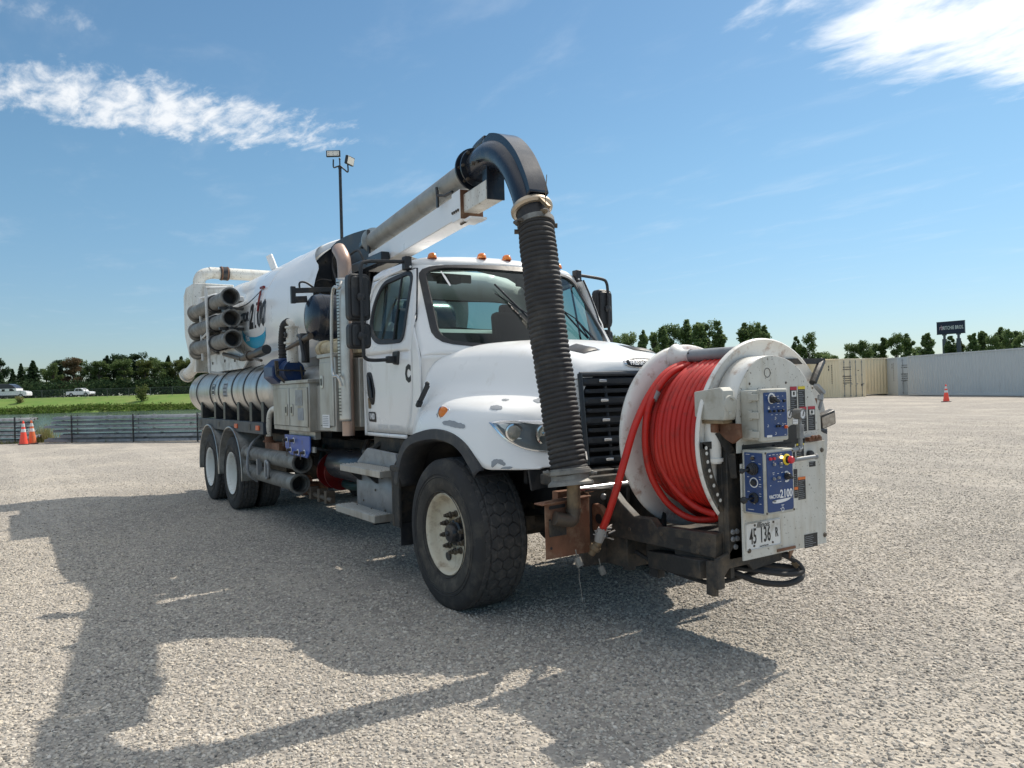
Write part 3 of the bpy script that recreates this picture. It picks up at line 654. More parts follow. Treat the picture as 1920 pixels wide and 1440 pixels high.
for _ in range(2600):
    l = random.uniform(-120, -34); d = random.uniform(147.6, 151.0)
    p = V((CAM.x, CAM.y, 0))+F2*d+R2*l; p.z = ground_z(p.x, p.y)-.03
    hh = random.uniform(.3, .9) if d < 150.5 else random.uniform(.08, .25)
    o = len(gb.v)
    leaf_cloud(gb, (p.x, p.y, p.z+hh*.4), (.6, .6, hh*.5), 9, .16)
gb.build('bank_grass', LF['grass'], angle=180); tag(bpy.data.objects['bank_grass'], 'green grass and reeds on the far bank of the pond', 'grass', kind='stuff')

# ================================================================== CHAIN LINK FENCE
fm = pmat('fence_wire', (.16, .17, .16), .6, metal=.3)
def fpt(l, d=161.5):
    p = V((CAM.x, CAM.y, 0))+F2*d+R2*l; p.z = ground_z(p.x, p.y); return p
fe = empty('chain_link_fence', fpt(-110), 0, 'long grey chain link fence along the far road', 'fence')
fe_inv = Matrix.Translation(fpt(-110)).inverted()
def fparent(o): o.parent = fe; o.matrix_parent_inverse = fe_inv; return o
pb = MB(); pb.cyl((0, 0, -.1), (0, 0, 1.85), .045, n=8); p0_ = pb.build('post', fm)
k = 0
for l in np.arange(-118, -30, 4.6):
    o = p0_ if k == 0 else p0_.copy()
    if k: COL.objects.link(o)
    o.location = fpt(l); fparent(o); k += 1
rb_ = MB(); rb_.tube([fpt(l)+V((0, 0, 1.8)) for l in np.arange(-118, -29, 4.6)], .03, 6); fparent(rb_.build('top_rail', fm))
wm = MB(); l = -118.0
while l < -32:
    for sgn in (1, -1):
        a = fpt(l); b = fpt(l+sgn*1.75); w_ = .010
        wm.add([a+V((0, 0, .03)), a+R2*w_+V((0, 0, .03)), b+R2*w_+V((0, 0, 1.78)), b+V((0, 0, 1.78))], [(0, 1, 2, 3)])
    l += .13
o = fparent(wm.build('wire_mesh', fm, angle=180)); o['kind'] = 'stuff'

# ================================================================== STACKED GUARDRAIL BEAMS
def wbeam(L):
    prof = [(0, .155), (.012, .135), (.075, .105), (.083, .09), (.083, .06), (.075, .045), (.004, .018), (0, 0), (.004, -.018), (.075, -.045), (.083, -.06), (.083, -.09), (.075, -.105), (.012, -.135), (0, -.155)]
    b = MB(); rows = []
    for x in (0, L): rows.append([(x, -p[0], p[1]) for p in prof])
    b.grid(rows); return b
def rail_stack(px0, px1, d0, d1, base, n, tag_where, seed, over=0):
    rg = random.Random(seed); A = far(px0, d0, base); B = far(px1, d1, base); ang = math.atan2(B.y-A.y, B.x-A.x); L = (B-A).length
    first = None; ords = ['topmost', 'second from the top', 'third from the top', 'fourth from the top', 'fifth from the top', 'sixth from the top', 'lowest', 'hidden lowest']
    for i in range(n):
        z = .08+i*.168; off = rg.uniform(-.55, .55); y = rg.uniform(-.03, .03)
        e = empty('guardrail_beam', (A.x+math.cos(ang)*off-math.sin(ang)*y, A.y+math.sin(ang)*off+math.cos(ang)*y, base+z), ang,
                  'galvanised guardrail beam, %s in the %s' % ('lowest' if i == 0 else ords[n-1-i], tag_where), 'guardrail', 'stacked steel guardrail beams')
        e.rotation_euler.x = R(rg.choice((-76, -82, -70, -88)))
        if first is None:
            o1 = wbeam(L).build('beam', M['steel'], e, solid=.004); b2 = MB()
            for x in np.arange(.45, L, 2.0):
                b2.box(x, x+.05, -.10, -.083, -.12, .12); b2.cyl((x+.02, -.13, .0), (x+.02, -.09, 0), .025, n=8)
            o2 = b2.build('splice_bracket', M['steel'], e); first = (o1, o2)
        else:
            for o in first: c = o.copy(); COL.objects.link(c); c.parent = e
        # thickness below the top rail: back lip
    for i, f in enumerate((.10, .36, .62, .88)):
        p = A+(B-A)*f; e = empty('steel_strap', (p.x, p.y, base), ang, 'dark steel band, %s from left, on the %s' % (ORD(i+1), tag_where), 'strap', 'bands around the guardrail stacks')
        b = MB(); b.box(-.018, .018, -.21, -.165, 0, .11+n*.158); b.box(-.02, .02, -.19, .12, .11+n*.158, .12+n*.158); b.box(-.02, .02, .11, .12, 0, .11+n*.158); b.build('band', M['black'], e)
rail_stack(97, 560, 29.8, 27.3, .0, 6, 'long stack behind the truck', 3)
rail_stack(-130, 56, 31.0, 30.2, -.02, 6, 'left stack at the edge', 5)
# ================================================================== TRAFFIC CONES
def make_cone(mat_, label, loc, ring2=True, h=.91, tilt=0):
    e = empty('traffic_cone', loc, 0, label, 'traffic cone', 'traffic cones'); e.rotation_euler.x = tilt
    s = h/.91; b = MB(); b.box(-.18*s, .18*s, -.18*s, .18*s, 0, .03); b.build('base', M['black'], e, bevel=.01)
    b = MB(); b.lathe([(.15*s, .03), (.145*s, .06), (.028*s, .90*s), (.0, .91*s)], (0, 0, 0), (0, 0, 1), 24); b.build('cone_body', mat_, e)
    for z0, z1 in ((.48, .60), (.68, .80)):
        r = lambda z: .145*s-(.117*s)*(z-.06)/(.84)
        b = MB(); b.lathe([(r(z0)+.003, z0*s), (r(z1)+.003, z1*s)], (0, 0, 0), (0, 0, 1), 24); b.build('reflective_band', M['refl'], e)
    return e
make_cone(M['conef'], 'bright fluorescent red traffic cone left of the faded one by the rails', far(42, 29.0, 0))
make_cone(M['coneo'], 'faded orange traffic cone right of the bright one by the rails', far(59, 29.4, 0), tilt=R(2))
make_cone(M['conef'], 'lone red traffic cone on the gravel before the grey container', farz(1773, 39.4))

# ================================================================== SHIPPING CONTAINERS
def make_container(loc, ang, L, H, paint, doorpaint, label, door_near=True, marks='dark', W_=2.44, group='shipping containers'):
    e = empty('shipping_container', loc, ang, label, 'shipping container', group)
    zb, zt = .16, H-.09
    for s, y0 in ((1, 0.0), (-1, W_)):
        prof = []; x = .1
        while x < L-.1:
            prof += [(x, 0), (x+.07, 0), (x+.14, .036), (x+.21, .036)]; x += .28
        prof.append((min(x, L-.1), 0)); b = MB(); b.grid([[(px_, y0+s*(.02+d_), zb) for px_, d_ in prof], [(px_, y0+s*(.02+d_), zt) for px_, d_ in prof]])
        b.build('side_panel', paint, e, angle=20)
    b = MB(); b.box(.05, L-.05, .03, W_-.03, H-.03, H-.012); b.build('roof_panel', paint, e)
    b = MB(); b.box(.05, L-.05, .03, W_-.03, .12, .15); b.build('floor', M['frame'], e)
    b = MB()
    for x in (0, L-.13):
        for y in (0, W_-.13): b.box(x, x+.13, y, y+.13, .1, H-.1)
        b.box(x+.01, x+.12, .13, W_-.13, H-.12, H-.005); b.box(x+.01, x+.12, .13, W_-.13, .03, .17)
    for y in (.0, W_-.06): b.box(.13, L-.13, y, y+.06, H-.09, H-.002); b.box(.13, L-.13, y, y+.06, .02, .165)
    b.build('frame', paint, e, bevel=.006)
    b = MB()
    for x in (-.004, L-.166):
        for y in (-.004, W_-.166):
            for z in (0, H-.118): b = MB(); b.box(x, x+.17, y, y+.17, z, z+.118); b.build('corner_casting', doorpaint, e, bevel=.01)
    b = MB(); b.box(.05, .08, .13, W_-.13, .17, H-.12); b.build('end_wall', paint, e); b = MB(); b.box(L-.08, L-.05, .13, W_-.13, .17, H-.12); b.build('end_wall', paint, e)
    for j, (ya, yb) in enumerate(((.13, W_/2-.01), (W_/2+.01, W_-.13))):
        b = MB(); b.box(.012, .045, ya, yb, .17, H-.12); n = 5; zz = .22
        while zz < H-.5:
            b.box(.001, .012, ya+.09, yb-.09, zz, zz+.30); zz += .47
        d = b.build('door', paint, e, bevel=.004)
        for yy in (ya+.25, yb-.25):
            c = MB(); c.cyl((-.03, yy, .12), (-.03, yy, H-.1), .019, n=8)
            for zc_ in (.2, .9, 1.7, H-.25): c.box(-.05, .0, yy-.04, yy+.04, zc_-.03, zc_+.03)
            c.box(-.06, -.03, yy-.18, yy+.02, 1.02, 1.07); c.build('lock_rod', M['steel'], d)
        if marks:
            c = MB(); rg = random.Random(j*7+int(L)); 
            if j == 0:
                for k in range(5): c.box(-.003, -.001, ya+.5+.03*k, ya+.55, 2.0, 2.05)
            for line in range(6 if j == 1 else 2):
                zz = (2.25-.16*line-(.35 if line > 1 else 0)) if j == 1 else .95-.06*line; yy = ya+.14
                while yy < (yb-.16 if j == 1 else ya+.34):
                    w_ = rg.uniform(.03, .09); c.box(-.004, -.0015, yy, yy+w_, zz, zz+.07); yy += w_+.03
            c.build('markings', M['decalk'], d)['kind'] = 'stuff'
    if marks:
        c = MB(); rg = random.Random(4)
        for ya, yb in ((-.004, .0), (W_, W_+.004)):
            for xo in (.75, L-1.2):
                for k in range(11): c.box(xo, xo+.06, ya, yb+.02 if yb == 0 else yb, H-.5-.13*k, H-.5-.13*k+.09)
                for k in range(2): c.box(xo+.3, xo+.38, ya, yb, H-.6-.22*k, H-.6-.22*k+.14)
        c.build('side_markings', M['decalk'], e)['kind'] = 'stuff'
    return e
cream = pmat('cream_container_paint', (.84, .72, .50), .55, col2=(.79, .67, .46), nscale=1.5, namt=.5, dirt=(.50, .42, .30), dscale=2.5, damt=.12, streak=True)
ctgrey = pmat('grey_container_paint', (.50, .535, .545), .5, col2=(.47, .50, .51), nscale=1.2, namt=.4, dirt=(.32, .33, .33), dscale=2.5, damt=.08, streak=True)
def two(px0, d0, px1, d1): A, B = far(px0, d0), far(px1, d1); return A, math.atan2(B.y-A.y, B.x-A.x)
# door ends that face the viewer: local x runs away from the viewer, y from the right corner to the left one
def door_on(px0, d0, px1, d1, z, *args, **k):
    A = far(px0, d0); dr = (far(px1, d1)-A).normalized(); B_ = A+dr*2.44
    return make_container(V((B_.x, B_.y, z)), math.atan2(dr.y, dr.x)+R(90), *args, **k)
door_on(1575, 55.6, 1630, 56.6, .27, 6.06, 2.9, cream, cream, 'cream container with its double doors facing the yard, nearest the hose reel')
A, ang = two(1612, 59.6, 1683, 60.4); Q = far(1690, 60.4)
make_container(V((Q.x-math.cos(ang)*12.19, Q.y-math.sin(ang)*12.19, .42)), ang, 12.19, 2.86, cream, cream, 'cream container seen side on behind the one with doors')
door_on(1683, 57.9, 1745, 57.6, .34, 6.06, 2.9, ctgrey, ctgrey, 'grey container of which only a door edge shows left of the long one')
A, ang = two(1702, 56.4, 1920, 45.4)
make_container(V((A.x, A.y, .36)), ang, 12.19, 2.9, ctgrey, ctgrey, 'long grey corrugated container at the right edge of the yard', marks=None)
B2 = far(1702, 56.4)+(far(1920, 45.4)-far(1702, 56.4)).normalized()*12.45
make_container(V((B2.x, B2.y, .36)), ang, 12.19, 2.9, ctgrey, ctgrey, 'second long grey container continuing past the right picture edge', marks=None)

# ================================================================== BILLBOARD
Ab, Bb = far(1760, 152), far(1812, 148); bz = lambda px, y, d: CAM.z+(hz(px)-y)/FPX*d
z1, z0 = bz(1786, 603, 150), bz(1786, 625.5, 150)
be = empty('billboard', ((Ab.x+Bb.x)/2, (Ab.y+Bb.y)/2, ground_z(Ab.x, Ab.y)), math.atan2(Bb.y-Ab.y, Bb.x-Ab.x), 'dark navy company billboard on two posts behind the grey container', 'billboard')
Lb = (Bb-Ab).length; gz = be.location.z; b = MB(); b.box(-Lb/2, Lb/2, -.25, .25, z0-gz, z1-gz); b.build('sign_box', M['navy'], be, bevel=.03)
b = MB(); b.box(-Lb/2-.06, Lb/2+.06, -.2, .2, z1-gz, z1-gz+.08); b.box(-Lb/2-.06, Lb/2+.06, -.2, .2, z0-gz-.08, z0-gz); b.build('sign_trim', M['black'], be)
for x in (-Lb*.24, Lb*.27):
    b = MB(); b.box(x-.32, x+.32, -.3, .3, 0, z0-gz-1.0); b.box(x-.18, x+.18, -.18, .18, z0-gz-1.0, z0-gz-.3); b.box(x-.36, x+.36, -.22, .22, z0-gz-.3, z0-gz-.08); b.build('post', pmat('billboard_post', (.10, .11, .13), .6), be)
text('RITCHIE BROS.', .98, basis((.50, -.26, (z0+z1)/2-gz-.05), (1, 0, 0), (0, 0, 1)), M['decalw'], 'lettering', be, ext=.01, sx=.60, bold=.010)
text('rb', 1.25, basis((-Lb/2+.85, -.26, (z0+z1)/2-gz+.02), (1, 0, 0), (0, 0, 1)), pmat('pink_sign_print', (.62, .40, .48), .5), 'logo', be, ext=.01, sx=.62, bold=.015)

# ================================================================== YARD LIGHT POLE
pl = far(648.5, 36); tl = dep(637.5, 316, 36.0)
le = empty('yard_light_pole', (pl.x, pl.y, -.6), 0, 'tall black yard light pole with two floodlights behind the truck', 'light pole')
inv = V((pl.x, pl.y, -.6)); T = tl-inv
b = MB(); b.tube([(0, 0, 0), T*.5, T], [.085, .08, .072], 14); b.cyl(T, T+V((0, 0, .06)), .085, n=14); b.cyl(T, T+V((-.01, 0, .42)), .035, n=8); b.ball(T+V((-.01, 0, .46)), .055, 8); b.build('pole', M['black'], le)
lp = dep(625, 299, 36)-inv; rp = dep(652, 308, 36)-inv; mid = T+V((0, 0, .14))
def arm(P, nm): b = MB(); b.tube([mid, mid+(P-mid)*.55+V((0, 0, -.22)), P+V((0, 0, -.36)), P], .035, 8, smooth=6); b.build('arm', M['black'], le)
arm(lp, 0); arm(rp, 1)
b = MB(); Mx = basis(lp+V((0, 0, .28)), R2, (0, 0, 1)); b.box(-.33, .33, -.15, .15, -.09, .03, Mx); hd = b.build('lamp_head', M['black'], le, bevel=.015)
b = MB(); b.box(-.28, .28, -.11, .11, .031, .036, Mx); b.build('lamp_lens', M['ledface'], hd)
b = MB(); [b.ball(Mx @ V((x, y, .037)), .02, 6) for x in (-.2, 0, .2) for y in (-.06, .06)]; b.build('led_module', M['grey'], hd)
b = MB(); ex = (R2*.35+F2*.94).normalized(); Mx = basis(rp+V((0, 0, .16))+R2*.10, ex, V((0, 0, 1))+R2*.25); b.box(-.3, .3, -.2, .2, -.08, .06, Mx); hd = b.build('lamp_head', M['black'], le, bevel=.02)
b = MB(); b.box(-.26, .26, -.16, .16, .061, .066, Mx); b.box(-.26, .26, -.16, .16, -.086, -.081, Mx); b.build('lamp_lens', M['ledface'], hd)

# ================================================================== VEHICLES ON THE FAR ROAD
vw = pmat('white_vehicle_paint', (.78, .78, .78), .25, coat=.5); vk = pmat('dark_vehicle_paint', (.015, .017, .03), .3, coat=.4); dg_ = pmat('dark_window_glass', (.015, .02, .022), .06)
def wheel(e, x, y, r, w):
    b = MB(); b.lathe([(r*.55, -w/2), (r*.93, -w/2), (r, -w*.35), (r, w*.35), (r*.93, w/2), (r*.55, w/2)], (x, y, r), (0, 1, 0), 24); o = b.build('wheel', M['rubber'], e)
    b = MB(); b.lathe([(0, -w*.42), (r*.3, -w*.45), (r*.56, -w*.3), (r*.58, -w*.5)], (x, y, r), (0, 1, 0), 20); b.lathe([(0, w*.42), (r*.3, w*.45), (r*.56, w*.3), (r*.58, w*.5)], (x, y, r), (0, 1, 0), 20); b.build('rim', M['alu'], o)
A, B = far(129, 171.5), far(181, 170.5); A.z = ground_z(A.x, A.y)+.07; ang = math.atan2(B.y-A.y, B.x-A.x)
pe = empty('pickup_truck', A, ang, 'white crew cab pickup driving on the far road', 'pickup truck')
b = MB(); arch = lambda cx: [(cx+.50*math.cos(a), .42+.50*math.sin(a)) for a in np.linspace(0, math.pi, 9)]
prof = [(.05, .5), (.05, 1.18), (2.05, 1.22), (4.3, 1.20), (5.6, 1.10), (5.82, .95), (5.85, .48)]+arch(4.85)[0:]+arch(1.25)[0:]
prof = [(.05, .5), (.05, 1.18), (2.05, 1.22), (4.3, 1.20), (5.5, 1.12), (5.82, .98), (5.85, .48), (5.42, .45)]+arch(4.85)[1:-1]+[(4.28, .42), (1.82, .42)]+arch(1.25)[1:-1]+[(.68, .45)]
b.prism(prof, 1, -.98, .98); b.build('body', vw, pe, bevel=.04)
b = MB(); b.prism([(1.95, 1.2), (2.15, 1.82), (2.5, 1.9), (3.5, 1.9), (3.8, 1.82), (4.45, 1.2)], 1, -.84, .84); b.build('cab', vw, pe, bevel=.05)
b = MB()
for y in (-.855, .845):
    b.prism([(2.2, 1.26), (2.33, 1.76), (2.98, 1.8), (2.98, 1.26)], 1, y, y+.01); b.prism([(3.06, 1.26), (3.06, 1.8), (3.6, 1.78), (4.12, 1.26)], 1, y, y+.01)
b.prism([(-.72, 1.25), (.72, 1.25), (.66, 1.8), (-.66, 1.8)], 0, 3.95, 3.96); b.build('window', dg_, pe)
for x in (1.25, 4.85):
    for y in (-.82, .82): wheel(pe, x, y, .42, .28)
b = MB(); b.box(5.8, 5.95, -.95, .95, .45, .68); b.box(-.08, .06, -.95, .95, .5, .68); b.build('bumper', M['chrome'], pe, bevel=.03)
b = MB(); b.box(5.70, 5.86, -.96, -.62, .82, 1.0); b.box(5.70, 5.86, .62, .96, .82, 1.0); b.build('headlight', M['ledface'], pe, bevel=.03)
A, B = far(-60, 170.5), far(53, 170.5); A.z = ground_z(A.x, A.y)+.07; ang = math.atan2(B.y-A.y, B.x-A.x)
se = empty('semi_lorry', A, ang, 'white and dark blue sleeper cab lorry at the left edge of the far road', 'lorry')
X = (B-A).length; b = MB(); b.prism([(X-2.2, .7), (X-2.2, 1.75), (X-1.2, 1.72), (X-.15, 1.45), (X, 1.2), (X, .6), (X-.3, .5)], 1, -1.05, 1.05); b.build('hood', vw, se, bevel=.06)
b = MB(); b.prism([(X-6.4, .7), (X-6.4, 2.2), (X-2.2, 2.2), (X-2.1, .7)], 1, -1.2, 1.2); b.build('cab', vw, se, bevel=.05)
b = MB(); b.prism([(X-6.4, 2.2), (X-6.4, 3.1), (X-5.6, 3.3), (X-3.9, 3.25), (X-3.0, 2.9), (X-2.2, 2.2)], 1, -1.18, 1.18); b.build('roof_fairing', vk, se, bevel=.08)
b = MB()
for y in (-1.215, 1.205): b.prism([(X-3.7, 1.6), (X-3.7, 2.15), (X-3.0, 2.15), (X-2.5, 1.6)], 1, y, y+.01); b.prism([(X-5.4, 1.55), (X-5.4, 2.1), (X-4.7, 2.1), (X-4.7, 1.55)], 1, y, y+.01)
b.build('window', dg_, se)
b = MB(); b.box(X-8, X-.2, -.9, .9, .45, .72); b.build('chassis', M['black'], se)
for x in (X-1.3, X-6.8, X-8.1):
    for y in (-1.0, 1.0): wheel(se, x, y, .5, .3)
# ================================================================== THE VACUUM TRUCK
# truck frame: x forward (front axle at 0), y to its left, z up; its right side (-y) faces the viewer
T_ = empty('vacuum_truck', (0, 0, 0), 0, 'white sewer vacuum truck with overhead boom hose and front reel of red hose', 'truck')
YS = -1.2
# ---------------- frame rails, axles, dark underbody
for s in (-1, 1):
    b = MB(); y = s*.43; b.box(-9.3, 1.12, y-.045, y+.045, .78, 1.05); b.build('frame_rail', M['frame'], T_, bevel=.01)
b = MB()
for x in (-9.0, -8.4, -7.0, -5.6, -4.3, -3.0, -1.9, .9): b.box(x-.06, x+.06, -.385, .385, .80, 1.0)
b.build('cross_members', M['frame'], T_)
def axle(x, r=.09):
    b = MB(); b.cyl((x, -.82, .54), (x, .82, .54), r, n=14); b.lathe([(0, -.28), (.16, -.26), (.22, -.05), (.22, .05), (.16, .26), (0, .28)], (x, .0, .54), (0, 1, 0), 20)
    for s in (-1, 1): b.beam((x-.55, s*.5, .72), (x, s*.5, .62), .09, .05); b.beam((x, s*.5, .62), (x+.55, s*.5, .72), .09, .05); b.box(x-.09, x+.09, s*.5-.06, s*.5+.06, .5, .78)
    return b.build('axle', M['frame'], T_)
axle(0); axle(-6.33); axle(-7.68)
b = MB(); b.tube([(-.9, 0, .72), (-3.2, 0, .66), (-6.1, 0, .6)], .06, 10); b.build('drive_shaft', M['frame'], T_)
b = MB(); b.box(-.95, .70, -.36, .36, .62, 1.45); b.box(-1.9, -.95, -.28, .28, .55, 1.0); b.build('engine_block', M['frame'], T_, bevel=.04)
b = MB(); b.box(-5.3, -2.5, -.36, .36, .62, .80); b.box(-4.9, -3.0, .45, 1.0, .55, 1.15); b.box(-5.5, -4.6, -.95, -.5, .92, 1.12); b.build('underbody_boxes', M['frame'], T_, bevel=.02)
b = MB(); rg = random.Random(5)
for i in range(26):
    x = rg.uniform(-4.6, -1.8); y = rg.uniform(-.9, .2); z = rg.uniform(.65, 1.15)
    b.tube([(x, y, z), (x+.35, y+rg.uniform(-.2, .2), z+rg.uniform(-.18, .1)), (x+.7, y+rg.uniform(-.3, .3), z+rg.uniform(-.1, .15)), (x+1.1, y+rg.uniform(-.2, .2), z)], rg.uniform(.012, .03), 7, smooth=5)
o = b.build('hydraulic_lines', M['frame'], T_); o['kind'] = 'stuff'
b = MB(); b.tube([(-4.3, -.55, .95), (-3.9, -.75, .75), (-3.4, -.8, .82), (-2.9, -.6, .9)], .035, 10, smooth=6); b.tube([(-3.8, -.6, .62), (-3.0, -.7, .58), (-2.4, -.5, .7)], .05, 10, smooth=6); b.build('green_pipe', M['greenpaint'], T_)

# ---------------- wheels
def tyre_mesh(r, w, rim, nseg, hexa):
    b = MB(); hw = w/2
    side = [(rim, -hw*.80), (rim+.012, -hw*.87), (rim+.05, -hw*.97), (rim+.10, -hw*1.0), (r-.13, -hw*1.0), (r-.085, -hw*.985), (r-.05, -hw*.955), (r-.02, -hw*.90), (r-.006, -hw*.82)]
    b.mi = 2; b.lathe(side[:5], (0, 0, 0), (0, 1, 0), 96); b.lathe([(a, -h) for a, h in side[:5][::-1]], (0, 0, 0), (0, 1, 0), 96)
    b.mi = 0; b.lathe(side[4:], (0, 0, 0), (0, 1, 0), 96); b.lathe([(a, -h) for a, h in side[4:][::-1]], (0, 0, 0), (0, 1, 0), 96)
    b.lathe([(rim, -hw*.8), (rim-.012, 0), (rim, hw*.8)], (0, 0, 0), (0, 1, 0), 48)
    # concentric ribs on the side wall
    for rr in (rim+.022, r-.14, r-.115):
        b.lathe([(rr-.004, -hw*.965 if rr < rim+.05 else -hw*.998), (rr, -hw*1.0-.004 if rr > rim+.05 else -hw*.985), (rr+.004, -hw*.965 if rr < rim+.05 else -hw*.998)], (0, 0, 0), (0, 1, 0), 96)
    b.mi = 1; m = 56 if hexa else 30; circ_ = 2*math.pi*r; vs = []
    def groove(u, v):
        d = 1.0
        if hexa:
            s = .092; hx = s*.866; best = [9, 9]
            n_ = round(circ_/ (hx))  # columns round the tyre
            hx = circ_/n_*1.0
            for i in range(int(u/hx)-1, int(u/hx)+3):
                for j in (-1, 0, 1, 2, 3):
                    cx = i*hx; cy = (j+.5*(i % 2))*s-.07
                    dd = math.hypot((u-cx)*.95, v-cy); best = sorted(best+[dd])[:2]
            d = (best[1]-best[0])
            if abs(v) > hw*.60: d = 1.0
            for g in (-hw*.60, hw*.60): d = min(d, abs(v-g)*1.1+.002*math.sin(u*60))
            if abs(v) > hw*.62: d = min(d, abs(((u+.02*math.sin(v*60)) % .055)-.0275)*(1.2 if abs(v) > hw*.80 else 6)+.001)
            return min(1, max(0, (d-.003)/.004))
        for g in (-hw*.55, -hw*.18, hw*.18, hw*.55): d = min(d, abs(v-g))
        ph = (u+.02*abs(v/hw)*3) % .075; d = min(d, abs(ph-.0375)*(1 if abs(v) > hw*.25 else 2.2))
        return min(1, max(0, (d-.0045)/.004))
    cols = []
    for i in range(nseg):
        a = 2*math.pi*i/nseg; u = r*a; row = []
        for j in range(m+1):
            v = -hw*.82+hw*1.64*j/m; crown = r-.006*(abs(v)/(hw*.82))**3-.014*(1-groove(u, v))
            row.append((crown*math.cos(a), v, crown*math.sin(a)))
        cols.append(row)
    cols.append(cols[0]); b.grid([list(c) for c in cols]); return b
def rim_front():
    b = MB(); b.lathe([(.300, -.172), (.304, -.180), (.298, -.186), (.286, -.180), (.272, -.160), (.266, -.125), (.250, -.105), (.20, -.092), (.135, -.088)], (0, 0, 0), (0, 1, 0), 64)
    b.lathe([(.135, -.088), (.135, -.06), (0, -.06)], (0, 0, 0), (0, 1, 0), 48); return b
front_t = tyre_mesh(.562, .415, .296, 560, True)
ft = front_t.build('tyre', [M['rubber'], M['tread'], M['wall']], None, angle=50); ft_data = ft.data; bpy.data.objects.remove(ft)
rt_b = tyre_mesh(.522, .27, .292, 300, False); q_ = rt_b.build('tyre', [M['rubber'], M['tread'], M['wall']], None, angle=50); rt_data = q_.data; bpy.data.objects.remove(q_)
def hub_parts(w, side):
    s = 1
    b = MB(); b.lathe([(.0, -.062), (.03, -.062), (.062, -.056), (.074, -.040), (.080, -.014), (.096, -.006), (.100, .02), (0, .022)], (0, -.095, 0), (0, 1, 0), 40); b.ball((0, -.158, 0), .020, 10); hb3 = b.build('hub', M['blackgloss'], w)
    for k in range(10):
        a = 2*math.pi*(k+.35)/10; x, z = .143*math.cos(a), .143*math.sin(a)
        c = MB(); c.lathe([(.026, .018), (.026, .008), (.019, .004), (.018, -.020), (.013, -.024), (.012, -.040), (0, -.042)], (x, -.108, z), (0, 1, 0), 12); c.build('wheel_nut', M['bolt'], w)
wheel_sets = []
def put(data, name, parent, M4=None):
    o = bpy.data.objects.new(name, data); COL.objects.link(o); o.parent = parent
    if M4 is not None: o.matrix_local = M4
    return o
# front wheels
fw = bpy.data.objects.new('front_wheel', None); COL.objects.link(fw); fw.parent = T_; fw.location = (0, -1.015, .545)
put(ft_data, 'tyre', fw); rf = rim_front()
# hand holes are shallow dark ovals in the disc
ro = rf.build('rim', M['rim'], fw, angle=40)
c = MB()
for a in (R(62), R(62+180)):
    x, z = .218*math.cos(a), .218*math.sin(a); c.prism([(x+.03*math.cos(t)*math.cos(a)-.022*math.sin(t)*math.sin(a)*1.6, z+.03*math.cos(t)*math.sin(a)+.022*math.sin(t)*math.cos(a)*1.6) for t in np.linspace(0, 2*math.pi, 16, endpoint=False)], 1, -.108, -.094)
c.build('hand_hole', M['black'], fw)
hub_parts(fw, -1)
f2 = fw.copy(); COL.objects.link(f2); f2.rotation_euler = (0, 0, math.pi); f2.location = (0, 1.015, .545); f2.parent = T_
for ch in list(fw.children): c = ch.copy(); COL.objects.link(c); c.parent = f2
# rear dual wheels
b = MB(); b.lathe([(.292, -.118), (.302, -.128), (.302, -.134), (.288, -.130), (.270, -.105), (.262, .0), (.250, .085), (.20, .10), (.14, .102), (.14, .08), (.10, .05), (0, .045)], (0, 0, 0), (0, 1, 0), 56); rr_d = b.build('rim', M['rimw'], None, angle=40); rr_data = rr_d.data; bpy.data.objects.remove(rr_d)
def rear_wheel(x, y, ang, mats=None):
    w = bpy.data.objects.new('rear_wheel', None); COL.objects.link(w); w.parent = T_; w.location = (x, y, .515); w.rotation_euler = (0, 0, ang); put(rt_data, 'tyre', w); put(rr_data, 'rim', w); return w
for x in (-6.33, -7.68):
    for s in (-1, 1):
        rear_wheel(x, s*1.075, 0 if s < 0 else math.pi); rear_wheel(x, s*.765, math.pi if s < 0 else 0)

# ---------------- rear mudguards: one curved strip per wheel and side
for s in (-1, 1):
    for x in (-6.33, -7.68):
        b = MB(); G = []
        for k in range(25):
            a = R(-4)+k/24*R(188); rr_ = .655+.02*math.sin(a)
            G.append([(x+rr_*math.cos(a), s*1.225, .50+rr_*math.sin(a)), (x+rr_*math.cos(a), s*.62, .50+rr_*math.sin(a))])
        b.grid(G); o = b.build('mudguard', M['grey'], T_, angle=60, solid=.012)
        b = MB(); b.tube([(x+(.655+.02*math.sin(R(-4)+k/24*R(188)))*math.cos(R(-4)+k/24*R(188)), s*1.227, .50+(.655+.02*math.sin(R(-4)+k/24*R(188)))*math.sin(R(-4)+k/24*R(188))) for k in range(25)], .009, 6); b.build('edge_bead', M['alu'], o)

# ---------------- body sill rail with reflectors
for s in (-1, 1):
    y0, y1 = (-1.2, -1.1) if s < 0 else (1.1, 1.2)
    b = MB(); b.box(-8.52, -4.70, y0, y1, 1.118, 1.272); o = b.build('body_sill', pmat('slate_blue_black_sill', (.035, .045, .06), .5, dirt=(.10, .09, .08), dscale=5, damt=.4), T_, bevel=.006)
    yf = -1.203 if s < 0 else 1.203
    for x in (-8.3, -7.05, -5.33):
        c = MB(); c.prism(rounded([(x-.05, 1.16), (x+.05, 1.16), (x+.05, 1.235), (x-.05, 1.235)], .018), 1, yf-.001, yf+.001); c.build('lightening_slot', M['decalk'], o)
    for x in (-6.02, -4.93):
        c = MB(); c.box(x-.075, x+.075, yf-.012, yf+.012, 1.165, 1.228); c.build('side_marker', M['orange'], o, bevel=.008)
b = MB()
for x in (-8.3, -7.4, -6.5, -5.6, -4.8): b.box(x-.05, x+.05, -1.1, 1.1, 1.13, 1.24)
b.box(-8.9, -4.3, -.45, .45, 1.05, 1.2); b.build('body_bearers', M['black'], T_)

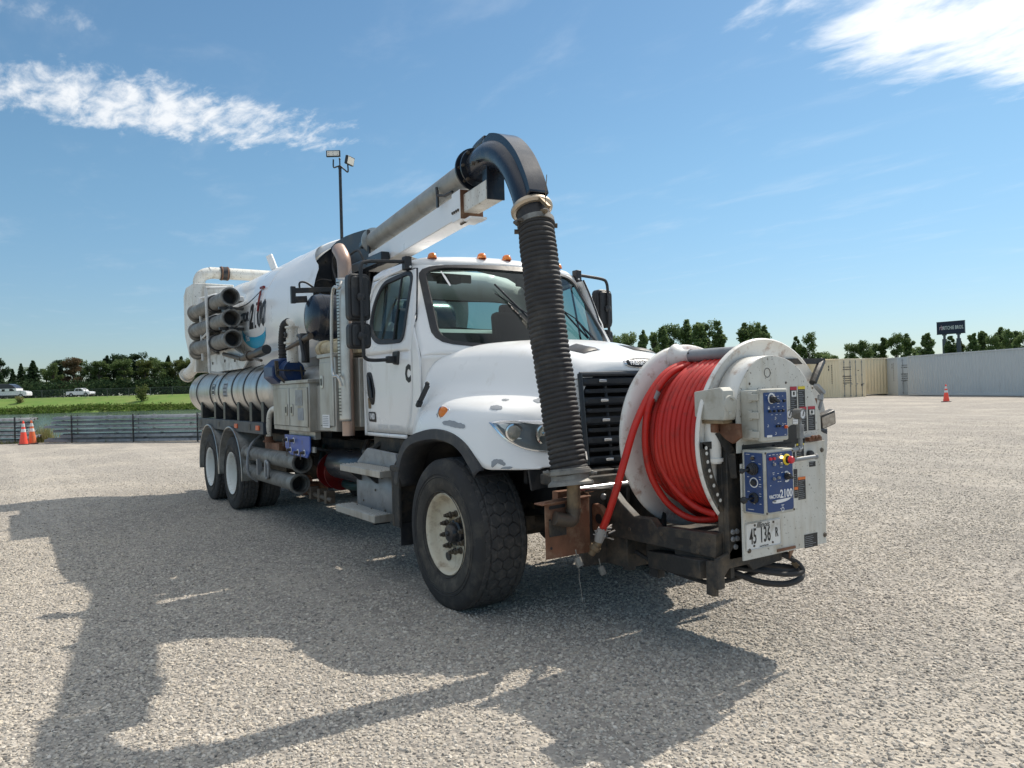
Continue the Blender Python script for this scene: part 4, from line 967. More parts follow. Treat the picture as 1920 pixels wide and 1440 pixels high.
# ---------------- aluminium water tanks along both sides
def water_tank(s):
    yc, zc, r = s*.875, 1.685, .345
    b = MB(); b.lathe([(0, -.10), (.10, -.095), (.22, -.07), (.31, -.03), (r, .04), (r, 4.56), (.31, 4.63), (.22, 4.68), (.10, 4.705), (0, 4.71)], (-9.15, yc, zc), (1, 0, 0), 56); o = b.build('water_tank', M['alu'], T_, angle=30)
    for x in (-8.50, -7.51, -6.95, -6.15, -5.52, -4.88):
        c = MB(); c.lathe([(r+.001, -.022), (r+.010, -.020), (r+.010, .020), (r+.001, .022)], (x, yc, zc), (1, 0, 0), 56); c.build('tank_band', M['black'], o)
    c = MB(); c.lathe([(r+.001, -.010), (r+.006, 0), (r+.001, .010)], (-4.66, yc, zc), (1, 0, 0), 56); c.lathe([(r+.001, -.010), (r+.006, 0), (r+.001, .010)], (-7.2, yc, zc), (1, 0, 0), 56); c.build('weld_bead', M['alu'], o)
    # cradles
    for x in (-8.3, -7.35, -6.75, -5.95, -5.3, -4.75):
        c = MB(); ys = s*1.19
        c.prism([(s*1.19, 1.27), (s*.62, 1.27), (s*.62, 1.50)]+[(yc+(r+.014)*math.cos(t), zc+(r+.014)*math.sin(t)) for t in np.linspace(R(-130) if s > 0 else R(-50), R(-40) if s > 0 else R(-140), 10)]+[(s*1.19, 1.50)] if False else
                [(s*1.19, 1.272), (s*.64, 1.272), (s*.64, 1.40), (s*.72, 1.365), (s*.80, 1.345), (s*.92, 1.342), (s*1.02, 1.37), (s*1.13, 1.44), (s*1.19, 1.53)], 0, x-.06, x+.06); c.build('tank_cradle', M['black'], T_, bevel=.006)
    return o
wt = water_tank(-1); water_tank(1)
# dark stencilled labels on the near tank
def on_cyl(yc, zc, r, x, ang, u, v):
    """point on a lengthwise cylinder: ang measured from -y upwards, u along -> front, v up"""
    a = ang+v/r; return V((x+u, yc-r*math.cos(a), zc+r*math.sin(a)))
def cyl_label(yc, zc, r, x, ang, w, h, mat_, parent, name, off=.003):
    b = MB(); G = []
    for i in range(9): G.append([on_cyl(yc, zc, r+off, x, ang, -w/2+w*j/3, h*(i/8-.5)) for j in range(4)])
    b.grid(G); return b.build(name, mat_, parent)
cyl_label(-.875, 1.685, .345, -7.28, R(6), .20, .17, M['decalk'], wt, 'label_plate'); cyl_label(-.875, 1.685, .345, -6.55, R(4), .24, .20, M['primer'], wt, 'label_plate')
for i in range(3): cyl_label(-.875, 1.685, .348, -7.28, R(-6+11*i), .12, .012, M['decalw'], wt, 'print_line')
for i in range(4): cyl_label(-.875, 1.685, .348, -6.55, R(-10+9*i), .17, .016, M['decalk'], wt, 'print_line')

# ---------------- debris tank
TC, TR = (0.0, 2.63), 1.0
b = MB(); b.lathe([(0, -.08), (.5, -.06), (.85, .0), (.97, .08), (TR, .16), (TR, 3.80), (TR, 4.76), (.985, 4.785), (.93, 4.80), (.6, 4.86), (0, 4.90)], (-9.1, 0, TC[1]), (1, 0, 0), 96)
tank = b.build('debris_tank', M['white'], T_, angle=30)
b = MB(); b.lathe([(TR+.001, -.012), (TR+.005, 0), (TR+.001, .012)], (-5.35, 0, TC[1]), (1, 0, 0), 96); b.lathe([(TR+.001, -.03), (TR+.03, -.028), (TR+.03, .028), (TR+.001, .03)], (-8.7, 0, TC[1]), (1, 0, 0), 96); b.build('weld_ring', M['white'], tank)
for s in (-1, 1):
    rows = []
    for k in range(26):
        aa = R(-35)+R(96)*k/25; y, z = -1.007*math.cos(aa), TC[1]+1.007*math.sin(aa); xe = -3.30 if z < 3.05 else -3.30-1.03*((z-3.05)/.45)**.9
        rows.append([(-4.37+(xe+4.37)*t, s*-y*1.0, z) for t in (0, .33, .66, 1)])
    b = MB(); b.grid(rows); b.build('tank_cowl', M['white'], tank, angle=60)
b = MB(); b.prism([(-.86, 1.38), (.86, 1.38), (.96, 2.2), (.75, 2.0), (0, 1.66), (-.75, 2.0), (-.96, 2.2)], 0, -8.9, -4.5) ; b.build('tank_cradle_box', M['white'], tank, bevel=.01)
b = MB(); b.beam((-6.8, -.38, 3.56), (-6.86, -.44, 3.78), .05, .10); b.build('lifting_lug', M['white'], tank, bevel=.005)
# printed name on the tank side: follows the curve
def wrap(o, yc, zc, r, x0, ang0, k=1.0):
    """bend flat text (x,y in its own plane) round the tank's near side"""
    for v in o.data.vertices:
        u, w_, n_ = v.co.x, v.co.y, v.co.z
        p = on_cyl(yc, zc, r+n_, x0, ang0, u, w_); v.co = p
    return o
I4 = Matrix.Identity(4); A0 = R(2)
for dx, dy, mt_, e_, nm in ((0, 0, M['decalk'], .003, 'tank_lettering'),):
    wrap(text('2100', .46, I4, mt_, nm, tank, ext=e_, bold=.022, sx=.84, spacing=1.0), 0, TC[1], TR+.003, -5.58, A0+.04)
wrap(text('VACTOR', .19, I4, M['decalk'], 'tank_lettering', tank, ext=.003, bold=.006, sx=.9), 0, TC[1], TR+.003, -6.36, A0+.07)
# fine white centre line through the numerals
for i in range(4): cyl_label(0, TC[1], TR+.004, -5.96+.25*i+.01, A0+.04, .03, .24, M['primer'], tank, 'numeral_inlay', .004)
def swoosh(cx, cy, w, h, th, n=30):
    P_ = []
    for k in range(n+1):
        a = R(150)+R(215)*k/n; P_.append((cx+w*math.cos(a), cy+h*math.sin(a)))
    Q_ = []
    for k in range(n+1):
        a = R(150)+R(215)*k/n; f = math.sin(math.pi*min(1, k/n*1.02))**.7; Q_.append((cx+.03+(w-.02*f)*math.cos(a)*.98, cy+th*f*1.0+(h-th*.25*f)*math.sin(a)))
    return P_, Q_
P_, Q_ = swoosh(0, 0, .58, .23, .13); b = MB(); G = [[on_cyl(0, TC[1], TR+.0045, -5.80, A0-.17, p[0]*(1-t)+q[0]*t, p[1]*(1-t)+q[1]*t) for t in np.linspace(0, 1, 5)] for p, q in zip(P_, Q_)]
b.grid(G); b.build('blue_swoosh', M['decalb'], tank)
wrap(text('Plus', .12, I4, M['decalw'], 'tank_lettering', tank, ext=.002, shear=.3), 0, TC[1], TR+.006, -6.15, A0-.235)
# red latch and small hardware on the tank side
b = MB(); p = lambda x, z: V((x, -math.sqrt(max(0, (TR+.02)**2-(z-TC[1])**2)), z))
b.tube([p(-5.62, 3.05), p(-5.55, 2.93), p(-5.50, 2.76)], .014, 6); b.beam(p(-5.70, 3.10), p(-5.54, 3.10), .03, .03); b.build('red_latch', M['redpaint'], tank)
b = MB()
for i in range(30):
    t = i/29; q0 = p(-6.6+1.0*t, 2.93+.13*t-.06*math.sin(math.pi*t)); b.ball(q0, .011, 5)
o = b.build('safety_chain', M['black'], tank); o['kind'] = 'stuff'

# rear duct housing, cross pipe with elbow
b = MB(); b.prism([(-9.95, 3.47), (-9.72, 3.60), (-9.02, 3.60), (-9.02, 2.05), (-9.30, 2.05), (-9.92, 2.75)], 1, -1.12, -.45); rd = b.build('rear_duct_housing', M['oldwhite'], T_, bevel=.012)
b = MB(); b.box(-9.98, -9.94, -1.08, -.5, 2.85, 3.3); b.build('housing_flange', M['oldwhite'], rd, bevel=.005)
b = MB(); b.cyl((-9.4, -.82, 3.55), (-9.4, -.82, 3.62), .27, n=32); P_ = [V((-9.4, -.95, 3.60)), V((-9.4, -.95, 3.70)), V((-9.4, -.90, 3.79)), V((-9.4, -.78, 3.84)), V((-9.4, -.6, 3.85)), V((-9.4, .8, 3.85))]; b.tube(P_, .105, 24, smooth=6); cp = b.build('cross_pipe', M['oldwhite'], T_)
b = MB(); b.lathe([(.11, -.08), (.124, -.07), (.124, .07), (.11, .08)], (-9.4, -.52, 3.85), (0, 1, 0), 24); b.build('rubber_coupling', M['black'], cp)
for dy in (-.05, .05): b = MB(); b.lathe([(.125, -.012), (.13, 0), (.125, .012)], (-9.4, -.52+dy, 3.85), (0, 1, 0), 24); b.build('hose_clamp', M['rust'], cp)
b = MB(); b.tube([(-9.0, -1.05, 2.55), (-9.15, -1.06, 2.25), (-9.35, -1.10, 2.12), (-9.62, -1.15, 2.02)], .095, 20, smooth=6); b.lathe([(.095, 0), (.13, .0), (.13, .03), (.095, .03)], (-9.62, -1.15, 2.02), (-.26, -.05, -.1), 20); b.build('drain_pipe', M['oldwhite'], T_)

# ---------------- suction tube rack on the tank side and its tubes
rk = pmat('white_rack_paint', (.72, .72, .70), .4, dirt=(.35, .33, .28), dscale=6, damt=.4)
b = MB(); b.tube([(-6.98, -1.33, 1.98), (-6.98, -1.36, 3.24)], .022, 10); b.tube([(-6.98, -1.36, 3.24), (-7.0, -1.05, 3.27)], .022, 10); b.tube([(-6.98, -1.33, 1.98), (-6.98, -1.10, 1.95)], .022, 10); b.build('rack_bar', rk, T_)
b = MB(); b.tube([(-7.95, -1.22, 2.2), (-7.95, -1.25, 3.2), (-7.95, -.98, 3.28)], .022, 10); b.tube([(-7.95, -1.23, 2.55), (-6.98, -1.34, 2.58)], .018, 10); b.build('rack_bar', rk, T_)
b = MB(); b.prism([(-8.1, 2.0), (-6.0, 2.0), (-5.7, 2.12), (-6.5, 2.32), (-8.1, 2.32)], 1, -1.10, -1.07); b.box(-7.9, -6.3, -1.08, -.98, 2.98, 3.05); b.box(-7.9, -6.3, -1.08, -.98, 2.58, 2.63); b.build('rack_plate', rk, T_, bevel=.006)
for x, z in ((-7.8, 2.15), (-7.0, 2.15), (-6.4, 2.13)):
    b = MB(); b.lathe([(.0, .0), (.022, .0), (.022, .012), (0, .014)], (x, -1.10, z), (0, -1, 0), 8); b.build('rack_bolt', M['bolt'], T_)
b = MB()
for z in (2.86, 2.57): b.box(-6.22, -6.16, -1.36, -1.02, z-.02, z+.02); b.cyl((-6.35, -1.22, z), (-6.05, -1.22, z), .028, n=8); b.box(-6.50, -6.30, -1.25, -1.20, z-.03, z+.03)
b.build('tube_clamp', M['black'], T_, bevel=.004)
def suction_tube(x0, x1, y, z, r, label, group, mat_=None, ring=True, strap=False):
    e = empty('suction_tube', (x1, y, z), 0, label, 'suction tube', group); L = x1-x0; mt_ = mat_ or M['grey']
    b = MB(); b.lathe([(r-.008, -.25), (r-.008, 0), (r, 0), (r, -L), (r-.008, -L), (r-.008, -L+.25)], (0, 0, 0), (1, 0, 0), 32); b.build('tube', mt_, e)
    b = MB(); b.lathe([(r-.010, .0), (r+.024, .0), (r+.024, -.035), (r, -.06), (r, -.11)], (0, 0, 0), (1, 0, 0), 32); b.lathe([(r-.010, 0), (r-.010, -.1)], (0, 0, 0), (1, 0, 0), 32); b.build('end_flange', mt_, e)
    b = MB(); b.lathe([(r-.009, -.24), (0, -.25)], (0, 0, 0), (1, 0, 0), 24); b.build('dark_bore', M['decalk'], e)
    b = MB(); b.lathe([(r, -L+.06), (r+.024, -L+.04), (r+.024, -L)], (0, 0, 0), (1, 0, 0), 32); b.build('end_flange', mt_, e)
    if ring:
        b = MB(); b.lathe([(r, -.9), (r+.022, -.91), (r+.022, -.96), (r, -.97)], (0, 0, 0), (1, 0, 0), 32); b.lathe([(r, -.99), (r+.022, -1.0), (r+.022, -1.04), (r, -1.05)], (0, 0, 0), (1, 0, 0), 32); b.build('clamp_ring', M['black'], e)
    return e
for (px, py), nm, x0 in (((432, 556), 'topmost of the three suction tubes in the white side rack', -8.4), ((434, 596), 'middle one of the three suction tubes in the white side rack', -8.3), ((437, 634.5), 'lowest of the three suction tubes in the white side rack', -8.2)):
    p_ = at(px, py, 1, -1.22); suction_tube(p_.x-2.35, p_.x, p_.y, p_.z, .108, 'grey aluminium '+nm, 'suction tubes in the side rack')
for (px, py) in ((380, 575), (384, 612), (388, 650)): pass
# short inner tubes behind, closer to the tank
for z in (3.0, 2.68, 2.36): suction_tube(-9.0, -7.35, -1.10, z+.03, .10, {3.0: 'upper', 2.68: 'middle', 2.36: 'lower'}[z]+' grey suction tube at the rear end of the side rack, beside the duct housing', 'suction tubes in the side rack', ring=False)
for (px, py), nm, x0 in (((566.5, 868), 'upper suction tube slung under the body behind the blue valve plate', -5.75), ((562.5, 907.5), 'lower suction tube slung under the body ahead of the rear wheels', -5.72)):
    p_ = at(px, py, 1, -1.10); suction_tube(x0, p_.x, p_.y, p_.z, .095, nm.replace('suction', 'grey dented suction'), 'suction tubes slung under the body', ring=False)
b = MB(); b.tube([(-5.45, -1.0, 1.1), (-5.42, -1.18, .92), (-5.38, -1.22, .60), (-5.38, -1.10, .47)], .02, 8, smooth=5)
for x in (-4.95, -4.6): b.box(x-.025, x+.025, -1.22, -1.16, .60, .80)
b.tube([(-4.6, -1.2, .80), (-4.45, -1.22, .76), (-4.45, -1.22, .62), (-4.6, -1.2, .58)], .018, 8, smooth=5); b.build('tube_hanger', M['steel'], T_)
b = MB(); b.lathe([(0, 0), (.20, .0), (.24, -.05), (.24, -.09), (.1, -.14), (0, -.15)], (-4.95, -.75, .55), (0, 0, 1), 24); b.lathe([(0, 0), (.18, .0), (.22, -.05), (.22, -.09), (.1, -.14), (0, -.15)], (-4.4, -.72, .50), (0, 0, 1), 24); b.build('brake_chamber', M['rust'], T_)

# elbow nozzle stored under the decal
b = MB(); b.tube([at(500, 655, 1, -1.12), at(484, 662, 1, -1.14)], .062, 16); b.build('nozzle_sleeve', M['black'], T_)
b = MB(); P_ = [at(486, 661, 1, -1.14), at(470, 667, 1, -1.16), at(455, 672, 1, -1.17)]; b.tube(P_, [.05, .055, .04], 16); b.lathe([(.05, 0), (.07, 0), (.07, .05), (.05, .05)], P_[1], P_[2]-P_[1], 16)
b.tube([at(452, 673, 1, -1.17), at(420, 664, 1, -1.15)], .03, 10); b.tube([at(476, 672, 1, -1.16), at(490, 676, 1, -1.2)], .018, 8); b.build('wash_nozzle', M['bolt'], T_)

# ---------------- tool boxes and the stack
def toolbox(x0, x1, y0, y1, z0, z1, ndoor, name='tool_box'):
    b = MB(); b.box(x0, x1, y0, y1, z0, z1); o = b.build(name, M['alubox'], T_, bevel=.008)
    b = MB(); b.box(x0-.02, x1+.02, y0-.02, y1+.005, z1-.001, z1+.035); b.build('lid', M['alubox'], o, bevel=.004)
    w = (x1-x0-.06-.03*(ndoor-1))/ndoor
    for i in range(ndoor):
        a = x0+.03+i*(w+.03); b = MB(); b.box(a, a+w, y0-.012, y0-.001, z0+.05, z1-.05); d = b.build('box_door', M['alubox'], o, bevel=.004)
        hx = a+w-.12 if i == 0 else a+.05
        if ndoor == 1: hx = a+.04
        hz_ = z0+(.17 if ndoor > 1 else .43)
        b = MB(); b.prism(rounded([(hx, hz_), (hx+.07, hz_), (hx+.07, hz_+.13), (hx, hz_+.13)], .015), 1, y0-.022, y0-.012); h = b.build('latch', M['alu'], o, bevel=.003)
        b = MB(); b.box(hx+.02, hx+.05, y0-.026, y0-.0225, hz_+.03, hz_+.10); b.build('latch_slot', M['decalk'], o)
        b = MB(); b.box(a+.01, a+w-.01, y0-.014, y0-.0125, z0+.052, z0+.058); b.build('door_seal', M['decalk'], o)
    return o
tb1 = toolbox(-4.22, -2.94, -1.2, -.45, 1.205, 1.735, 2)
b = MB(); b.box(-3.28, -3.10, -1.2165, -1.2125, 1.33, 1.46); b.build('dark_label', M['primer'], tb1)
b = MB(); b.box(-3.36, -3.12, -1.2155, -1.2125, 1.49, 1.66); b.build('dull_patch', M['stepgrey'], tb1)
tb2 = toolbox(-2.60, -2.16, -1.2, -.40, 1.235, 1.975, 1, 'tall_tool_box')
b = MB(); b.box(-2.50, -2.30, -1.2165, -1.2125, 1.27, 1.40); b.build('white_notice', M['decalw'], tb2)
b = MB(); [b.box(-2.48, -2.33, -1.219, -1.2167, 1.29+.018*i, 1.296+.018*i) for i in range(6)]; b.build('print_lines', M['primer'], tb2)
b = MB(); b.box(-2.94, -2.60, -1.12, -.45, 1.22, 1.70); b.build('box_filler', M['alubox'], T_, bevel=.006)
# far side counterparts
b = MB(); b.box(-4.2, -2.2, .45, 1.2, 1.2, 1.95); b.build('far_tool_box', M['alubox'], T_, bevel=.01)
b = MB(); b.box(-2.15, -1.92, -1.05, -.35, 1.28, 1.95); b.box(-2.9, -2.2, -.95, -.3, 1.99, 2.03); b.build('heat_plate', M['alubox'], T_, bevel=.006)
b = MB(); b.cyl((-2.85, -1.08, 2.08), (-2.2, -1.05, 2.08), .075, n=20); b.cyl((-2.78, -1.08, 2.08), (-2.70, -1.08, 2.08), .09, n=20); b.cyl((-2.5, -1.06, 2.08), (-2.42, -1.06, 2.08), .09, n=20); b.box(-2.4, -1.95, -1.04, -.7, 2.0, 2.14); b.build('filter_housing', pmat('cream_filter_paint', (.50, .43, .28), .5, dirt=(.2, .15, .1), dscale=6, damt=.4), T_, bevel=.004)
# stack: slotted shield, stained pipe and curved tip
b = MB(); prof = [(R(a)) for a in range(-180, 1, 12)]; sx, sy, sr = -2.02, -1.13, .072
G = []
for z in np.linspace(1.34, 2.72, 47): G.append([(sx+(sr+.012)*math.cos(t), sy+(sr+.012)*math.sin(t), z) for t in prof])
b.grid(G); sh = b.build('exhaust_shield', M['alu'], T_, angle=60, solid=.004)
for k in range(42):
    z = 1.40+k*.031
    if 1.66 < z < 1.75: continue
    t0 = R(-172)
    c = MB(); c.grid([[(sx+(sr+.0165)*math.cos(t), sy+(sr+.0165)*math.sin(t), zz) for t in np.linspace(R(-106), R(-66), 5)] for zz in (z, z+.009)]); c.build('slot', M['decalk'], sh)
b = MB(); b.cyl((sx, sy, 1.2), (sx, sy, 2.74), sr-.012, n=24); b.build('exhaust_pipe', M['pink'], T_)
b = MB(); P_ = spline([V((sx, sy, 2.70)), V((sx, sy, 2.82)), V((sx-.03, sy, 2.93)), V((sx-.14, sy, 3.03))], 6); b.tube(P_, sr-.004, 24, caps=False); tp = b.build('exhaust_tip', M['pink'], T_, solid=.004)
b = MB(); b.tube([at(640, 528, 1, -1.24), at(636, 540, 1, -1.27), at(623, 552, 1, -1.28), at(623, 690, 1, -1.28), at(634, 706, 1, -1.26), at(641, 724, 1, -1.23)], .016, 10, smooth=5); b.build('grab_handle', M['alu'], T_)
b = MB(); b.tube([(-2.3, -.75, 1.24), (-1.6, -.85, 1.12), (-.95, -.92, .92)], .058, 16); b.build('exhaust_crosspipe', M['rust'], T_)

# white overflow hose dropping to a rusty flange behind box one
b = MB(); b.tube([at(519, 765, 1, -1.13), at(509, 770, 1, -1.14), at(505, 785, 1, -1.13), at(504, 822, 1, -1.12)], .036, 16, smooth=6); b.build('white_drop_hose', M['oldwhite'], T_)
b = MB(); p_ = at(504, 818, 1, -1.12); b.cyl(p_+V((0, 0, -.05)), p_, .05, n=16); b.cyl(p_+V((0, 0, -.07)), p_+V((0, 0, -.05)), .07, n=16); b.box(p_.x-.25, p_.x+.35, -1.10, -.8, p_.z-.33, p_.z-.08); b.build('rusty_fitting', M['rust'], T_)

# blue suction cover, black vertical hose, white standpipe between tank and boxes
c0 = V((-3.72, -1.10, 1.885)); b = MB(); b.lathe([(0, .0), (.03, .0), (.035, -.006), (.115, -.006), (.122, .0), (.125, -.02), (.125, -.10), (.14, -.11), (.14, -.16)], c0, (1, 0, 0), 36); cv = b.build('blue_access_cover', M['bluecap'], T_)
b = MB(); b.prism([(c0.y-.03+.19*math.cos(R(22+45*k)), c0.z+.17*math.sin(R(22+45*k))) for k in range(8)], 0, -4.25, -3.88); b.build('cover_housing', M['bluecap'], cv, bevel=.015)
b = MB(); b.beam(c0+V((.012, -.20, .01)), c0+V((.012, .13, .0)), .02, .018); b.beam(c0+V((.015, .07, .06)), c0+V((.015, .09, -.10)), .018, .02); b.beam(c0+V((-.02, -.20, .12)), c0+V((-.02, -.19, -.04)), .03, .04); b.beam(c0+V((-.02, -.20, -.04)), c0+V((.0, -.10, -.14)), .03, .03); b.build('cover_clamp', M['frame'], cv, bevel=.004)
b = MB(); P_ = [at(530, 675, 1, -1.14), at(529, 640, 1, -1.14), at(532, 612, 1, -1.14), at(541, 603, 1, -1.12)]; b.tube(P_, .055, 20, smooth=14, rf=lambda L, a: .044+.005*math.sin(L*2*math.pi/.028)); b.build('ribbed_hose', M['hose'], T_)
b = MB(); b.tube([at(541, 603, 1, -1.12), at(547, 608, 1, -1.11), at(549, 630, 1, -1.10), at(549, 680, 1, -1.10)], .036, 18, smooth=4); b.build('white_riser', M['oldwhite'], T_)
b = MB(); p_ = at(549, 680, 1, -1.10); b.cyl(p_, p_+V((0, 0, .42)), .066, n=28); b.lathe([(.066, 0), (.095, .0), (.095, .02), (.066, .02)], p_+V((0, 0, .22)), (0, 0, 1), 28); b.lathe([(.066, 0), (.080, .0), (.080, .02), (.0, .04)], p_+V((0, 0, .40)), (0, 0, 1), 28); sp2 = b.build('standpipe', M['oldwhite'], T_)
b = MB(); b.lathe([(.015, 0), (.03, 0), (.034, .02), (.02, .03)], p_+V((-.0, -.07, .32)), (0, -1, 0), 16); b.build('sight_ring', M['black'], sp2)
b = MB(); b.tube([at(538, 654, 1, -1.16), at(575, 633, 1, -1.18)], [.022, .028], 14); b.cyl(at(572, 635, 1, -1.18), at(582, 630, 1, -1.18), .034, n=14); b.tube([at(538, 654, 1, -1.16), at(572, 642, 1, -1.18)], .010, 6); b.build('spray_gun', M['bolt'], T_)
b = MB(); p_ = at(573, 680, 1, -1.05); b.cyl(p_, p_+V((0, 0, .26)), .045, n=20); b.cyl(p_+V((0, 0, .26)), p_+V((0, 0, .33)), .055, n=20); b.tube([p_+V((.08, -.1, .3)), p_+V((.3, -.15, .25)), p_+V((.42, -.15, 0))], .022, 8, smooth=5); b.build('water_filter', M['plastic'], T_)
b = MB(); b.lathe([(0, 1.36), (.12, 1.345), (.24, 1.29), (.31, 1.2), (.335, 1.08), (.335, 0), (0, 0)], (-4.75, -.66, 1.63), (1, 0, 0), 40); b.build('dome_cylinder', M['alubox'], T_)

# black silencer drum lying across the truck
b = MB(); dc = V((-3.02, -1.09, 2.44)); b.lathe([(0, -.085), (.10, -.078), (.19, -.055), (.235, -.02), (.252, .03), (.252, 1.55), (.22, 1.63), (0, 1.66)], dc, (0, 1, 0), 56); dr = b.build('silencer_drum', M['bluegloss'], T_, angle=30)
b = MB(); b.lathe([(.253, 0), (.258, .006), (.258, .02), (.253, .026)], dc+V((0, .05, 0)), (0, 1, 0), 56); b.build('drum_seam', M['bluegloss'], dr)
q0, q1 = at(553, 545, 0, -3.22), at(625, 543, 0, -3.22); b = MB(); b.beam(q0, q1, .05, .055); b.beam(at(549, 537, 0, -3.22), at(550, 569, 0, -3.22), .05, .045, up=(1, 0, 0)); b.beam(at(552, 562, 0, -3.22), at(575, 561, 0, -3.22), .05, .07)
b.tube([at(562, 543, 0, -3.22), at(562, 530, 0, -3.22), at(574, 530, 0, -3.22), at(590, 541, 0, -3.22)], .012, 7, smooth=4); b.build('drum_bracket', M['black'], T_, bevel=.004)
b = MB(); b.box(-3.7, -3.15, -.5, .5, 1.3, 2.25); b.cyl((-3.9, .1, 2.0), (-2.2, .1, 2.0), .22, n=24); b.box(-4.2, -2.3, -.42, .9, 1.25, 1.6); b.build('blower_unit', M['frame'], T_, bevel=.02)

# lower stuff between steps and rear wheels
b = MB(); b.prism([(-3.94, 1.15), (-3.06, 1.155), (-3.06, .995), (-3.16, .915), (-3.74, .925), (-3.92, 1.0)], 1, -1.165, -1.15); vp = b.build('valve_plate', M['bluev'], T_, bevel=.003)
vp.data.transform(Matrix.Identity(4))
for x, z in ((-3.85, 1.09), (-3.60, 1.09), (-3.72, .98), (-3.46, .965), (-3.24, .97)):
    b = MB(); b.lathe([(.034, 0), (.034, -.004), (.022, -.004)], (x, -1.165, z), (0, 1, 0), 14); b.build('white_ring', M['decalw'], vp)
    b = MB(); b.lathe([(0, -.05), (.014, -.05), (.018, -.02), (.018, 0)], (x, -1.166, z), (0, 1, 0), 10); b.beam((x, -1.21, z), (x+.03, -1.22, z-.07), .012, .012); b.build('valve_handle', M['bolt'], vp)
b = MB(); b.box(-3.10, -2.98, -1.14, -1.12, .98, 1.04); b.box(-3.9, -3.0, -1.12, -1.06, 1.12, 1.2); b.build('valve_bracket', M['alubox'], T_)
b = MB(); b.lathe([(0, -.13), (.08, -.125), (.15, -.09), (.165, -.04), (.165, 1.15), (.15, 1.2), (0, 1.24)], (-2.88, -.88, .86), (1, 0, 0), 32); b.build('air_tank', M['blackgloss'], T_)
def drum_reel(c, r, w):
    b = MB()
    for y in (-w/2, w/2): b.lathe([(r*.25, -.006), (r-.02, -.006), (r, -.016), (r, .016), (r-.02, .006), (r*.25, .006)], (c[0], c[1]+y, c[2]), (0, 1, 0), 36)
    b.cyl((c[0], c[1]-w/2, c[2]), (c[0], c[1]+w/2, c[2]), r*.5, n=24); return b
b = MB()
for x in (-.12, .12): b.lathe([(.03, -.006), (.19, -.006), (.205, -.016), (.205, .016), (.19, .006), (.03, .006)], (-3.42+x, -.72, .72), (1, .0, 0), 36)
b.cyl((-3.54, -.72, .72), (-3.30, -.72, .72), .11, n=24); b.build('wash_hose_reel', M['redpaint'], T_)
b = MB(); b.tube([(-3.75, -.95, .47), (-3.3, -1.0, .48), (-2.85, -1.0, .47)], .03, 8)
for x in (-3.5, -3.22, -3.0): b.box(x-.035, x+.035, -1.03, -.93, .42, .56)
b.build('drain_valves', M['bolt'], T_, bevel=.004)
b = MB(); b.tube([at(535, 912, 1, -1.0), at(555, 921, 1, -1.02)], .022, 8); b.build('drain_cock', M['bolt'], T_)

# ---------------- cab steps
sg = M['stepgrey']
b = MB(); G = []
for z in np.linspace(.50, .93, 3):
    row = [(-1.92, -1.10, z), (-1.75, -1.14, z), (-1.40, -1.15, z), (-1.12, -1.15, z)]+[(-1.12+.10*math.sin(a), -1.05-.10*math.cos(a), z) for a in np.linspace(R(15), R(90), 5)]+[(-1.02, -.85, z)]
    G.append(row)
b.grid(G); sb_ = b.build('step_skirt', sg, T_, angle=60, solid=.008)
for x, z in ((-1.76, .82), (-1.62, .62), (-1.35, .74), (-1.2, .86), (-1.15, .58), (-1.78, .56), (-1.45, .56)):
    c = MB(); c.lathe([(.0, -.006), (.010, -.005), (.012, 0)], (x, -1.158, z), (0, 1, 0), 8); c.build('rivet', M['bolt'], sb_)
def tread(x0, x1, y0, y1, z, t=.06):
    b = MB(); b.box(x0, x1, y0, y1, z-t, z); o = b.build('step_tread', M['alubox'], T_, bevel=.005)
    n = int((x1-x0)/.045)
    for i in range(n):
        for j in range(5):
            x = x0+.03+i*(x1-x0-.06)/(n-1); y = y0+.025+j*(y1-y0-.05)/4
            c = MB(); c.lathe([(.013, 0), (.010, .006), (.005, .006), (.004, 0)], (x, y, z), (0, 0, 1), 6)
            if j == 0 and i == 0: first = c.build('grip_boss', M['alubox'], o, angle=180); base_ = (x, y)
            else: q = first.copy(); COL.objects.link(q); q.location = (x-base_[0], y-base_[1], 0)
    return o
tread(-1.97, -1.06, -1.30, -1.12, .56, .065); tread(-1.83, -.93, -1.30, -1.10, .95, .06)
b = MB(); b.prism([(-1.86, .955), (-1.06, .955), (-.98, 1.02), (-1.0, 1.08), (-1.60, 1.10), (-1.66, 1.07)], 1, -1.12, -1.09); b.build('step_back_plate', sg, T_, bevel=.004)
b = MB()
for x in (-1.72, -1.32): b.prism([(-1.26, .885), (-1.12, .885), (-1.12, .80), (-1.16, .80)], 0, x-.02, x+.02); 
for x in (-1.8, -1.2): b.box(x-.02, x+.02, -1.25, -1.1, .46, .49)
b.build('step_bracket', M['black'], T_)

